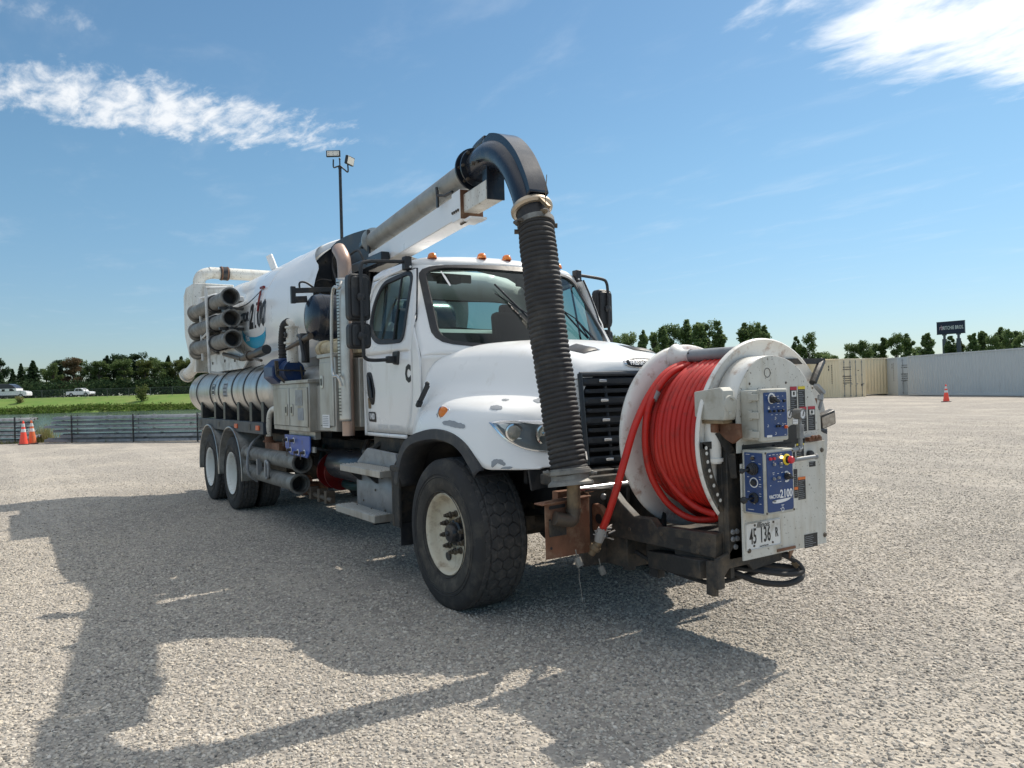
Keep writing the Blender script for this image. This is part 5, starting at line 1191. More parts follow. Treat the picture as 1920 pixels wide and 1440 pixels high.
# ================================================================== CAB
XR = -1.86
def w_of(z): return 1.05-.13*max(0, (z-1.98)/.74)**1.25 if z > 1.98 else 1.05-.02*max(0, (1.6-z)/.4)
def xa_of(z): return -.60 if z < 1.9 else -.60-(z-1.9)/.82*.44
def xc_of(z): return -.30 if z < 1.84 else (-.30+.20*(z-1.84)/.08 if z < 1.92 else -.10-(z-1.92)/.80*.68)
def seam(z):
    if z < 1.36: return -.93+(z-1.24)/.12*.10
    if z < 1.6: return -.83+(z-1.36)/.24*.08
    if z < 2.1: return -.75
    return -.75-.16*((z-2.1)/.6)**1.5
def S_side(x, z, off=0.0, s=-1):
    f = (x-XR)/(xa_of(z)-XR); y = w_of(z)+.012*math.sin(math.pi*min(1, max(0, f)))-.02*max(0, .06-f)/.06; return V((x, s*(y+off), z))
def S_front(y, z, off=0.0):
    w = w_of(z); D = xc_of(z)-xa_of(z); t = y/w; x = xa_of(z)+D*(1-abs(t)**2.1); n_ = V((1, t*.8, .45)).normalized() if z > 1.9 else V((1, t*.8, 0)).normalized()
    return V((x, y, z))+n_*off
def ray_poly(poly, c, a):
    dx, dy = math.cos(a), math.sin(a); best = None
    n = len(poly)
    for i in range(n):
        x1, y1 = poly[i][0]-c[0], poly[i][1]-c[1]; x2, y2 = poly[(i+1) % n][0]-c[0], poly[(i+1) % n][1]-c[1]
        den = dx*(y2-y1)-dy*(x2-x1)
        if abs(den) < 1e-12: continue
        t = (x1*(y2-y1)-y1*(x2-x1))/den; u = (x1*dy-y1*dx)/den
        if t > 0 and -1e-6 <= u <= 1+1e-6 and (best is None or t > best): best = t
    return (c[0]+dx*best, c[1]+dy*best)
def angles_for(rect, c, n):
    A_ = [2*math.pi*k/n for k in range(n)]+[math.atan2(p[1]-c[1], p[0]-c[0]) % (2*math.pi) for p in rect]; return sorted(A_)
def annulus(b, S, inner, outer, c, n=72, rings=3):
    A_ = angles_for(outer, c, n); rows = []
    for a in A_:
        p = ray_poly(inner, c, a); q = ray_poly(outer, c, a); rows.append([S(p[0]+(q[0]-p[0])*k/rings, p[1]+(q[1]-p[1])*k/rings) for k in range(rings+1)])
    rows.append(rows[0]); b.grid(rows)
def pane(b, S, poly, c, n=72, rings=8):
    rows = []
    for k in range(n+1):
        p = ray_poly(poly, c, 2*math.pi*k/n); rows.append([S(c[0]+(p[0]-c[0])*j/rings, c[1]+(p[1]-c[1])*j/rings) for j in range(rings+1)])
    b.grid(rows)
def gasket(S, poly, c, out_, in_, th, n=96):
    b = MB(); rows = []
    for k in range(n+1):
        p = V(ray_poly(poly, c, 2*math.pi*k/n)); d = (p-V(c)).normalized(); o_ = p+d*out_; i_ = p-d*in_
        rows.append([S(o_[0], o_[1], .001), S(o_[0]-d[0]*.004, o_[1]-d[1]*.004, th), S(i_[0]+d[0]*.008, i_[1]+d[1]*.008, th), S(i_[0], i_[1], -.012)])
    b.grid(rows); return b
# side window outline (x, z) and windscreen outline (y, z)
SW = rounded([(-1.68, 2.20), (-1.50, 2.075), (-.93, 2.045), (-.935, 2.60), (-1.02, 2.645), (-1.52, 2.61), (-1.66, 2.45)], [.12, .14, .10, .05, .08, .10, .14], 6)
SWC = (-1.28, 2.33)
WS = rounded([(-.925, 2.02), (-.55, 1.955), (.55, 1.955), (.925, 2.02), (.845, 2.66), (.70, 2.70), (-.70, 2.70), (-.845, 2.66)], [.12, .2, .2, .12, .10, .15, .15, .10], 6)
WSC = (0, 2.33)
cab_white = M['white']
shell = MB(); door_b = {}
for s in (-1, 1):
    Sx = lambda x, z, off=0.0, s=s: S_side(x, z, off, s)
    def qgrid(b, xs_of, zs, nx):
        rows = []
        for z in zs:
            x0, x1 = xs_of(z); rows.append([Sx(x0+(x1-x0)*k/nx, z) for k in range(nx+1)])
        b.grid(rows if s > 0 else [r[::-1] for r in rows])
    ztop = 2.665
    zlow = np.linspace(1.245, 1.95, 10); zhi = np.linspace(1.95, ztop, 9); zall = np.concatenate([zlow, zhi[1:]])
    qgrid(shell, lambda z: (XR, -1.805), zall, 2)
    qgrid(shell, lambda z: (seam(z)+.008, xa_of(z)), zall, 5)
    qgrid(shell, lambda z: (XR, xa_of(z)), np.linspace(ztop+.007, 2.72, 3), 12)
    qgrid(shell, lambda z: (XR, seam(z) if z > 1.24 else seam(1.24)), [1.205, 1.238], 10)
    db = MB(); qgrid(db, lambda z: (-1.797, seam(z)), zlow, 12)
    outer = [(-1.797, 1.95)]+[(seam(z), z) for z in np.linspace(1.95, ztop, 6)]+[(-1.797, ztop)]
    annulus(db, Sx, SW, outer, SWC)
    d = db.build('cab_door', cab_white, T_, angle=180, merge=True, solid=.02)
    gk = gasket(Sx, SW, SWC, .028, .022, .007); gk.build('window_seal', M['plastic'], d, angle=40)
    g = MB(); pane(g, lambda x, z: Sx(x, z, -.012), SW, SWC); g.build('side_window', M['glass'], d, angle=180)
    # vent window divider
    g = MB(); g.tube([Sx(-1.12, 2.06, .002), Sx(-1.13, 2.64, .002)], .010, 6); g.build('window_divider', M['plastic'], d)
    # drip rail over the window and door handle recess
    g = MB(); g.tube([Sx(-1.78, 2.47, .012), Sx(-1.70, 2.60, .014), Sx(-1.5, 2.662, .014), Sx(-1.1, 2.692, .012), Sx(-.98, 2.695, .01)], .010, 6, smooth=4); g.build('drip_rail', cab_white, d)
    hp = rounded([(-1.72, 1.80), (-1.60, 1.80), (-1.52, 1.62), (-1.56, 1.50), (-1.62, 1.49), (-1.70, 1.58)], .04, 5)
    g = MB(); pane(g, lambda x, z: Sx(x, z, .006), hp, (-1.62, 1.66), 36, 2); hs = g.build('door_handle', M['plastic'], d, angle=40, solid=.006)
    g = MB(); g.tube([Sx(-1.66, 1.76, .014), Sx(-1.60, 1.70, .022), Sx(-1.58, 1.56, .014)], .014, 8, smooth=4); g.build('handle_grip', M['blackgloss'], d)
    if s < 0: near_door = d
    # dark gap behind the door edges
    g = MB(); g.tube([Sx(seam(z)+.004, z, -.012) for z in np.linspace(1.24, 2.67, 14)], .010, 5); g.tube([Sx(-1.801, z, -.012) for z in (1.24, 2.67)], .010, 5); g.tube([Sx(x, 2.669, -.012) for x in np.linspace(-1.8, -.92, 6)], .010, 5); g.tube([Sx(x, 1.241, -.012) for x in np.linspace(-1.8, -.94, 6)], .008, 5); g.build('door_gap', M['decalk'], T_)
# windscreen surround
outer = [(-w_of(z), z) for z in np.linspace(1.90, 2.72, 8)]+[(w_of(z), z) for z in np.linspace(2.72, 1.90, 8)]
annulus(shell, lambda y, z: S_front(y, z), WS, outer, WSC, 96, 4)
rows = []
for z in (1.245, 1.5, 1.84, 1.87, 1.90): rows.append([S_front(w_of(z)*t, z) for t in np.linspace(-1, 1, 25)])
shell.grid(rows)
# roof cap
rows = []
def ring_pts(z, n=16):
    L_pts = []
    for k in range(n+1): L_pts.append(S_side(XR+(xa_of(z)-XR)*k/n, z, 0, -1))
    for k in range(1, 2*n): L_pts.append(S_front(w_of(z)*(-1+k/n), z))
    for k in range(n, -1, -1): L_pts.append(S_side(XR+(xa_of(z)-XR)*k/n, z, 0, 1))
    return L_pts
base_r = ring_pts(2.72); cen = V((-1.42, 0, 2.72))
for k in np.linspace(0, 1, 14):
    row = []
    for p in base_r:
        sc = 1-k; q = cen+(p-cen)*sc; q.z = 2.72+.165*math.sin(min(1, k*1.0)*math.pi/2)**.5*(1-.12*k); row.append(q)
    rows.append(row)
shell.grid(rows)
back = base_r[:1]; zz = 2.72
# rear wall with a window opening
RW = rounded([(-.74, 2.24), (.74, 2.24), (.70, 2.54), (-.70, 2.54)], .07, 5)
outer = [(-w_of(1.205), 1.205), (w_of(1.205), 1.205)]+[(w_of(z)-.018, z) for z in (1.9, 2.4, 2.72)]+[(.5, 2.84), (-.5, 2.84)]+[(-w_of(z)+.018, z) for z in (2.72, 2.4, 1.9)]
annulus(shell, lambda y, z: V((XR-.0, y, z)), RW, outer, (0, 2.38), 60, 2)
cab = shell.build('cab_shell', cab_white, T_, angle=38, merge=True, solid=.015)
g = gasket(lambda y, z, off=0.0: S_front(y, z, off), WS, WSC, .030, .030, .008, 128); g.build('windscreen_seal', M['plastic'], cab, angle=40)
g = MB(); pane(g, lambda y, z: S_front(y, z, -.008), WS, WSC, 96, 10); g.build('windscreen', M['glass'], cab, angle=180)
g = MB(); pane(g, lambda y, z: V((XR-.004, y, z)), RW, (0, 2.38), 40, 2); g.build('rear_window', M['glass'], cab, angle=180)
g = gasket(lambda y, z, off=0.0: V((XR-off, y, z)), RW, (0, 2.38), .02, .02, .01, 60); g.build('rear_window_seal', M['plastic'], cab)
for y in (-.70, -.26, .0, .26, .70):
    x_ = S_front(y, 2.72).x-.10; zb_ = 2.795-(abs(y)/.9)**3*.02
    g = MB(); g.lathe([(0, .052), (.018, .050), (.030, .040), (.038, .012), (.040, 0)], (0, 0, 0), (0, 0, 1), 16); o = g.build('marker_lamp', M['amber'], cab); o.scale = (1.5, 1.0, 1.0); o.location = (x_, y, zb_+.004)
# interior
b = MB(); base_i = ring_pts(2.675); rows = []
for k in (0, .15, .4, 1): rows.append([V((cen.x+(p.x-cen.x)*(.965-.965*k), p.y*(.965-.965*k), 2.675+.10*math.sin(min(1, k*2)*math.pi/2))) for p in base_i])
b.grid(rows); b.build('headliner', M['dash'], cab)
b = MB(); b.box(XR+.03, -.35, -.96, .96, 1.25, 1.30); b.build('cab_floor', M['dash'], cab)
b = MB(); b.box(XR+.02, XR+.05, -.95, .95, 1.3, 2.20); b.build('rear_lining', M['dash'], cab)
b = MB(); b.prism([(-.62, 1.3), (-.75, 1.5), (-.88, 1.85), (-.86, 1.96), (-.70, 2.0), (-.60, 1.94), (-.58, 1.5)], 1, -.90, .90); b.build('dashboard', M['dash'], cab, bevel=.03)
for y in (-.55, .55):
    b = MB(); b.box(-1.62, -1.12, y-.24, y+.24, 1.55, 1.72); b.prism([(-1.66, 1.66), (-1.50, 1.66), (-1.62, 2.42), (-1.74, 2.40)], 1, y-.22, y+.22); b.box(-1.55, -1.2, y-.15, y+.15, 1.3, 1.56); b.box(-1.74, -1.65, y-.12, y+.12, 2.36, 2.50); b.build('seat', M['seat'], cab, bevel=.05)
b = MB(); b.tube([V((-.98+.09*math.cos(a), .5+.22*math.sin(a), 1.98+.20*math.cos(a))) for a in np.linspace(0, 2*math.pi, 28, endpoint=False)], .014, 8, closed=True); b.cyl((-.98, .5, 1.98), (-.75, .5, 1.80), .03, n=8); b.beam((-.98, .29, 1.98), (-.98, .71, 1.98), .03, .02); b.build('steering_wheel', M['plastic'], cab)
b = MB(); b.tube([S_side(-1.6, 2.7, -.06), S_side(-1.55, 2.2, -.08), S_side(-1.5, 1.5, -.12)], .018, 6); b.box(-1.1, -1.0, -.62, -.42, 2.58, 2.64); b.build('seat_belt', M['seat'], cab)
b = MB(); b.box(-1.12, -1.10, -.72, -.25, 2.60, 2.68); b.box(-1.12, -1.10, .25, .72, 2.60, 2.68); b.build('sun_visor', M['dash'], cab, bevel=.01)
# sticker strip inside the glass, wipers
b = MB(); b.grid([[S_front(-.70, 2.655, .004), S_front(-.69, 2.655, .004)], [S_front(-.695, 2.60, .004), S_front(-.675, 2.60, .004)], [S_front(-.68, 2.51, .004), S_front(-.665, 2.515, .004)]]); b.build('peeling_sticker', M['decalw'], cab)
for y0, y1 in ((-.10, -.30), (.40, .16)):
    b = MB(); a0 = S_front(y0+.12, 1.975, .035); a1 = S_front((y0+.12+y1)/2, 2.19, .055); a2 = S_front(y1, 2.52, .02); lo_ = S_front(y0+.02, 2.03, .02)
    b.tube([a0, a1], .010, 6); b.tube([lo_, (lo_+a2)/2+V((.01, 0, 0)), a2], .009, 6); b.tube([lo_+V((.012, 0, .0)), a1+V((.012, 0, 0)), a2+V((.0, .0, -.08))], .006, 6); b.box(a0.x-.03, a0.x+.03, a0.y-.03, a0.y+.03, a0.z-.03, a0.z+.02); b.build('wiper', M['blackgloss'], T_)
# lettering on the door and cowl
def side_text(body, size, x, z, mat_, name, parent, **k):
    o = text(body, size, Matrix.Identity(4), mat_, name, parent, **k)
    for v in o.data.vertices: v.co = S_side(x+v.co.x, z+v.co.y, .003+max(0, v.co.z), -1)
    return o
side_text('C', .19, -.835, 1.755, M['decalk'], 'door_letter', near_door, bold=.012, ext=.001, sx=.72)
side_text('34', .16, -.68, 1.76, M['decalg'], 'ghost_number', cab, bold=.006, ext=.001, sx=.66)
side_text('USDOT  00302051', .070, -1.25, 1.295, M['decalw'], 'door_lettering', near_door, ext=.001, sx=.95)
side_text('114SD', .075, -1.63, 1.385, M['decalw'], 'badge_lettering', near_door, ext=.004, sx=.62, bold=.002)
b = MB(); pane(b, lambda x, z: S_side(x, z, .003), [(-1.72, 1.34), (-1.54, 1.335), (-1.54, 1.43), (-1.72, 1.43)], (-1.63, 1.385), 24, 1); b.build('model_badge', M['decalk'], near_door)
b = MB(); pane(b, lambda x, z: S_side(x, z, .003), [(-1.71, 1.46), (-1.64, 1.46), (-1.64, 1.56), (-1.71, 1.56)], (-1.675, 1.51), 24, 1); b.build('faded_plate', M['brass'], near_door)
# rubber hood latch on the cowl
b = MB(); b.beam(at(802, 722, 1, -1.10), at(788, 752, 1, -1.13), .03, .035); b.ball(at(801, 720, 1, -1.10), .022, 8); b.beam(at(788, 752, 1, -1.13), at(784, 762, 1, -1.13), .045, .03); b.build('hood_latch', M['plastic'], T_, bevel=.006)
# under-cab sill and rear supports
b = MB(); b.box(-1.85, -.7, -.95, .95, 1.05, 1.2); b.build('cab_floor_pan', M['frame'], T_, bevel=.02)

# ---------------- mirrors
def mirror_set(s):
    e = bpy.data.objects.new('mirror_assembly', None); COL.objects.link(e); e.parent = T_
    y = lambda v: s*v
    def head(y0, y1, z0, z1, nm):
        b = MB(); pl_ = rounded([(y(y0), z0), (y(y1), z0), (y(y1), z1), (y(y0), z1)], .05, 5); b.prism(pl_, 0, -1.19, -1.095); sc = [(y((y0+y1)/2)+(p[0]-y((y0+y1)/2))*.8, (z0+z1)/2+(p[1]-(z0+z1)/2)*.88) for p in pl_]; b.prism(sc, 0, -1.096, -1.065)
        o = b.build(nm, M['plastic'], e, bevel=.015); b = MB(); b.prism([(y((y0+y1)/2)+(p[0]-y((y0+y1)/2))*.92, (z0+z1)/2+(p[1]-(z0+z1)/2)*.95) for p in pl_], 0, -1.195, -1.191); b.build('mirror_glass', M['mirror'], e)
    head(1.265, 1.465, 2.225, 2.625, 'mirror_head'); head(1.265, 1.465, 1.985, 2.205, 'convex_mirror')
    b = MB(); b.tube([(-1.03, y(.93), 2.745), (-1.05, y(1.10), 2.74), (-1.06, y(1.31), 2.725), (-1.055, y(1.36), 2.69), (-1.05, y(1.37), 2.60), (-1.045, y(1.37), 2.40), (-1.045, y(1.365), 1.97), (-1.055, y(1.35), 1.91), (-1.06, y(1.29), 1.885), (-1.06, y(1.10), 1.89)], .016, 10, smooth=4); b.build('mirror_arm', M['plastic'], e)
    b = MB(); b.box(-1.07, -.99, min(y(.915), y(.98)), max(y(.915), y(.98)), 2.67, 2.79); b.prism(rounded([(-1.10, 1.85), (-1.0, 1.84), (-.98, 1.96), (-1.10, 1.96)], .02), 1, min(y(1.045), y(1.08)), max(y(1.045), y(1.08))); b.box(-1.09, -1.03, min(y(1.07), y(1.15)), max(y(1.07), y(1.15)), 1.86, 1.92)
    b.build('mirror_bracket', M['plastic'], e, bevel=.01)
    for z in (2.42, 2.09): b = MB(); b.ball((-1.05, y(1.37), z), .04, 10, sc=(.6, 1, 1)); b.build('mirror_pivot', M['plastic'], e)
mirror_set(-1); mirror_set(1)

# ================================================================== HOOD (subdivided control net)
net = [
 [(-.14,0,2.005),(-.17,.3,2.0),(-.30,.58,1.985),(-.44,.78,1.95),(-.545,.96,1.86),(-.575,1.04,1.70),(-.58,1.062,1.57),(-.585,1.085,1.47),(-.59,1.13,1.37),(-.60,1.16,1.17)],
 [(-.02,0,2.005),(-.04,.3,2.0),(-.14,.58,1.985),(-.27,.77,1.94),(-.38,.92,1.84),(-.42,.99,1.68),(-.43,1.03,1.58),(-.43,1.10,1.50),(-.43,1.18,1.40),(-.44,1.20,1.245)],
 [(.2,0,1.985),(.2,.28,1.98),(.15,.55,1.955),(.08,.70,1.89),(.02,.80,1.77),(-.02,.86,1.64),(-.04,.94,1.575),(-.05,1.10,1.53),(-.05,1.20,1.43),(-.05,1.22,1.315)],
 [(.45,0,1.925),(.45,.27,1.92),(.42,.50,1.89),(.38,.61,1.83),(.34,.71,1.71),(.32,.78,1.60),(.3,.88,1.555),(.28,1.08,1.525),(.27,1.20,1.43),(.27,1.22,1.27)],
 [(.68,0,1.865),(.68,.25,1.86),(.66,.46,1.83),(.62,.54,1.78),(.58,.63,1.67),(.56,.70,1.57),(.54,.84,1.525),(.51,1.06,1.50),(.48,1.17,1.41),(.50,1.205,1.12)],
 [(.86,0,1.82),(.85,.25,1.815),(.80,.45,1.79),(.75,.53,1.73),(.72,.61,1.63),(.72,.66,1.54),(.70,.82,1.495),(.64,1.03,1.47),(.57,1.13,1.39),(.58,1.19,1.062)],
 [(.90,0,1.775),(.89,.25,1.77),(.82,.48,1.745),(.78,.56,1.68),(.77,.61,1.57),(.79,.69,1.48),(.78,.82,1.44),(.70,1.01,1.43),(.62,1.105,1.36),(.64,1.15,1.064)],
 [(.91,0,1.73),(.90,.25,1.73),(.83,.53,1.715),(.79,.575,1.60),(.80,.615,1.48),(.83,.70,1.38),(.83,.82,1.34),(.76,.99,1.32),(.69,1.07,1.28),(.72,1.11,1.066)],
 [(.91,0,1.725),(.90,.25,1.725),(.83,.535,1.71),(.80,.578,1.48),(.83,.615,1.33),(.87,.70,1.24),(.88,.80,1.22),(.82,.96,1.20),(.77,1.03,1.18),(.80,1.06,1.068)],
 [(.91,0,1.72),(.90,.25,1.72),(.83,.538,1.708),(.82,.58,1.34),(.87,.615,1.20),(.91,.70,1.15),(.925,.79,1.14),(.875,.93,1.13),(.84,.98,1.12),(.86,1.0,1.070)],
 [(.905,0,1.715),(.895,.25,1.715),(.83,.54,1.705),(.84,.58,1.24),(.89,.61,1.12),(.93,.70,1.09),(.945,.78,1.085),(.91,.90,1.08),(.885,.94,1.078),(.90,.95,1.072)],
]
def hood_net(s):
    b = MB(); G = [[(p[0], s*p[1], p[2]) for p in row] for row in net]; b.grid(G if s < 0 else [r[::-1] for r in G]); return b
b = MB(); G = [[(p[0], -p[1], p[2]) for p in row[::-1]]+[(p[0], p[1], p[2]) for p in row[1:]] for row in net]; b.grid(G)
hood = b.build('hood', M['white'], T_, angle=180, merge=True, sub=3)
bpy.context.view_layer.update(); dgx = bpy.context.evaluated_depsgraph_get(); he = hood.evaluated_get(dgx); hm = he.to_mesh()
HB = BVHTree.FromPolygons([v.co.copy() for v in hm.vertices], [tuple(p.vertices) for p in hm.polygons]); he.to_mesh_clear()
md = hood.modifiers.new('s', 'SOLIDIFY'); md.thickness = .012; md.offset = 0
def drape(px, py, off=.003):
    """the point of the hood surface seen at this spot of the photograph"""
    d = raydir(px, py).normalized(); h = HB.ray_cast(CAM, d)
    if h[0] is None: return None
    n_ = h[1] if h[1].dot(d) < 0 else -h[1]; return h[0]+n_*(off+.0065)
def cast(o, d, off=.003):
    d = V(d).normalized(); h = HB.ray_cast(V(o), d)
    if h[0] is None: return None
    n_ = h[1] if h[1].dot(d) < 0 else -h[1]; return h[0]+n_*(off+.0065)
def patch(poly, mat_, name, parent, off=.003, sm=4, rings=3, seed=None, jit=0):
    P_ = spline([V((x, y, 0)) for x, y in poly], sm, True) if sm else [V((x, y, 0)) for x, y in poly]
    if jit: rg = random.Random(seed or 1); P_ = [p+V((rg.uniform(-jit, jit), rg.uniform(-jit, jit), 0)) for p in P_]
    cx = sum(p.x for p in P_)/len(P_); cy = sum(p.y for p in P_)/len(P_); rows = []
    for p in P_+[P_[0]]:
        r_ = [drape(cx+(p.x-cx)*k/rings, cy+(p.y-cy)*k/rings, off) for k in range(rings+1)]
        if any(q is None for q in r_): return None
        rows.append(r_)
    b = MB(); b.grid(rows); return b.build(name, mat_, parent, angle=180)
# bare patches where the paint has gone
for i, pl_ in enumerate(([(832, 791), (845, 789), (862, 793), (874, 798), (871, 804), (855, 802), (840, 798), (833, 796)], [(820, 778), (823, 772), (826, 769), (824, 777), (822, 784)], [(920, 764), (928, 762), (940, 763), (942, 768), (932, 770), (921, 768)], [(941, 751), (948, 750), (955, 751), (947, 754)],
                          [(1000, 753), (1008, 749), (1016, 747), (1018, 756), (1008, 757)], [(922, 872), (924, 864), (933, 861), (944, 864), (949, 871), (944, 873), (938, 867), (928, 868), (925, 877)], [(940, 879), (950, 875), (962, 876), (955, 880)])):
    patch(pl_, M['primer'], 'bare_patch', hood, .0025, 4, 2, i, .7)
# amber side marker on the fender
p_ = cast((-.10, -3, 1.455), (0, 1, 0), 0)
p_ = drape(834, 774, 0)
b = MB(); b.lathe([(.052, .0), (.052, .010), (.044, .014), (.042, .004)], p_, (.45, -.85, .12), 28); mk = b.build('side_lamp', M['chrome'], hood); b = MB(); b.lathe([(0, .024), (.018, .022), (.036, .012), (.041, .0)], p_+V((0.001, -.003, 0)), (.45, -.85, .12), 24); b.build('lamp_lens', M['amber'], hood)
# black air scoops on the hood top
for s in (-1, 1):
    c = [(.38, .21), (.62, .17), (.66, .36), (.48, .40)]; b = MB(); rows = []
    for t in range(9):
        row = []
        for u in range(7):
            f, g_ = t/8, u/6; x = (c[0][0]*(1-f)+c[1][0]*f)*(1-g_)+(c[3][0]*(1-f)+c[2][0]*f)*g_; y = s*((c[0][1]*(1-f)+c[1][1]*f)*(1-g_)+(c[3][1]*(1-f)+c[2][1]*f)*g_)
            h = cast((x, y, 3), (0, 0, -1), 0); row.append(h+V((0, 0, .004+.022*math.sin(math.pi*g_)**.5*f*(1 if f < .97 else .2)+(.0 if f else 0))))
        rows.append(row)
    b.grid(rows); b.build('hood_scoop', M['plastic'], hood, angle=40)
# rough bonnet edge showing above the grille where the paint flaked
# ---------------- grille
gx = lambda y, z: .865+.055*(1-(y/.57)**2)+(1.72-z)*.09
b = MB(); G = [[(gx(y, z)-.13, y, z) for y in np.linspace(-.60, .60, 9)] for z in (1.72, 1.4, 1.05)]; b.grid(G); grl = b.build('grille', M['decalk'], T_, solid=.01)
gp = pmat('grille_plastic', (.025, .032, .042), .42, dirt=(.06, .06, .06), dscale=5, damt=.3)
for i in range(5):
    z = 1.625-i*.137; b = MB(); rows = []
    for y in np.linspace(-.562, .562, 23):
        x = gx(y, z); rows.append([(x-.09, y, z+.040), (x-.02, y, z+.046), (x, y, z+.036), (x-.006, y, z+.004), (x-.022, y, z-.010), (x-.09, y, z-.014)])
    b.grid(rows); b.build('slat', gp, grl, angle=30, solid=.004)
    b = MB(); rows = []
    for y in np.linspace(-.52, .52, 21):
        x = gx(y, z)-.035; rows.append([(x-.04, y, z-.030), (x, y, z-.034), (x-.004, y, z-.062), (x-.05, y, z-.066)])
    b.grid(rows); b.build('inner_slat', gp, grl, angle=30, solid=.003)
    for y in (-.40, .40):
        x = gx(y, z); b = MB(); b.box(x-.004, x+.008, y-.034, y+.034, z+.012, z+.032); b.build('chrome_tick', M['chrome'], grl, bevel=.003)
b = MB()
for y in (-.335, .0, .335): b.tube([(gx(y, z)-.06, y, z) for z in (1.70, 1.4, 1.08)], .012, 6)
b.build('mullion', gp, grl)
b = MB(); b.tube([(gx(.57, z)-.005, -.572, z) for z in (1.70, 1.5, 1.3, 1.07)], .018, 8); b.build('grille_frame', gp, grl); b = MB(); b.tube([(gx(.57, z)-.005, .572, z) for z in (1.70, 1.5, 1.3, 1.07)], .018, 8); b.build('grille_frame', gp, grl)
b = MB(); b.tube([(gx(y, 1.70)-.01, y, 1.695) for y in np.linspace(-.57, .57, 13)], .018, 8); b.build('grille_frame', gp, grl)
# badge
def badge_pt(u, v, off):
    y = u; z = 1.775+v; h = cast((2, y, z), (-1, 0, 0), 0); x = h.x if h else .88; return V((x+off, y, z))
el = [(.165*math.copysign(abs(math.cos(t))**.75, math.cos(t)), .034*math.copysign(abs(math.sin(t))**.75, math.sin(t))) for t in np.linspace(0, 2*math.pi, 48, endpoint=False)]
for k, mt_, off in ((1.12, M['chrome'], .006), (1.0, M['decalk'], .011)):
    b = MB(); b.grid([[badge_pt(p[0]*k*j/3, p[1]*(k if k == 1 else 1.25)*j/3, off) for j in range(4)] for p in el+[el[0]]]); bd = b.build('badge', mt_, hood, angle=180, solid=.006)
bt = text('FREIGHTLINER', .052, Matrix.Identity(4), M['decalw'], 'badge_lettering', hood, ext=.001, bold=.0012, sx=.82)
for v in bt.data.vertices: v.co = badge_pt(v.co.x, v.co.y, .014+max(0, v.co.z))
# ---------------- headlights
for s in (-1, 1):
    def HP(y, z, off): h = cast((2.5, s*y, z), (-1, 0, 0), off); return h
    # housing outline in (y, z) on the front corner
    hp = rounded([(1.125, 1.392), (.66, 1.372), (.65, 1.17), (.80, 1.165), (1.0, 1.20), (1.085, 1.27)], [.03, .03, .04, .1, .06, .05], 4); c = (.82, 1.28)
    def hrow(k0, off, n=60):
        out_ = []
        for q in range(n):
            p = ray_poly(hp, c, 2*math.pi*q/n); y = c[0]+(p[0]-c[0])*k0; z = c[1]+(p[1]-c[1])*k0; h = HP(y, z, 0)
            out_.append(h+V((off, -s*0-.0, 0))+V((0, s*off*.6, 0)) if h else V((.75+off, s*y, z)))
        return out_
    b = MB(); R0 = [hrow(1.035, .002), hrow(1.03, .010), hrow(.99, .012), hrow(.975, .001)]; R0 = [list(r) for r in zip(*R0)]; b.grid(R0+[R0[0]]); hl = b.build('headlight', M['chrome'], T_, angle=40)
    b = MB(); R0 = [hrow(k, .004) for k in (0.02, .3, .6, .96)]; R0 = [list(r) for r in zip(*R0)]; b.grid(R0+[R0[0]]); b.build('reflector_bowl', pmat('headlamp_bowl', (.15, .16, .165), .35, metal=.3) if s < 0 else MATS['headlamp_bowl'], hl, angle=180)
    for (y, z, r_, mt_) in ((1.035, 1.312, .048, M['ledface']), (.865, 1.292, .060, M['chrome'])):
        h = HP(y, z, 0) or V((.75, s*y, z)); ax_ = V((.9, s*.35, 0)) if y > .9 else V((1, s*.12, 0))
        b = MB(); b.lathe([(r_+.012, .0), (r_+.012, .018), (r_, .020), (r_*.98, .008), (r_*.55, -.0), (r_*.2, .004), (0, .010)], h, ax_, 32); lp_ = b.build('lamp_unit', M['chrome'], hl)
        b = MB(); b.lathe([(r_+.014, .006), (r_+.014, .016), (r_+.003, .017)], h, ax_, 32); b.build('lamp_bezel', M['black'], hl)
        b = MB(); b.lathe([(0, .030), (r_*.5, .028), (r_*.9, .022), (r_, .018)], h, ax_, 28); b.build('lamp_lens', M['clear'] if y < .9 else pmat('hazed_lens', (.42, .40, .35), .25, trans=.3) if s < 0 else MATS['hazed_lens'], hl)
    b = MB(); R0 = [hrow(k, .028) for k in (0.02, .3, .6, .9)]+[hrow(.99, .010)]; R0 = [list(r) for r in zip(*R0)]; b.grid(R0+[R0[0]]); b.build('headlight_cover', M['clear'], hl, angle=180)
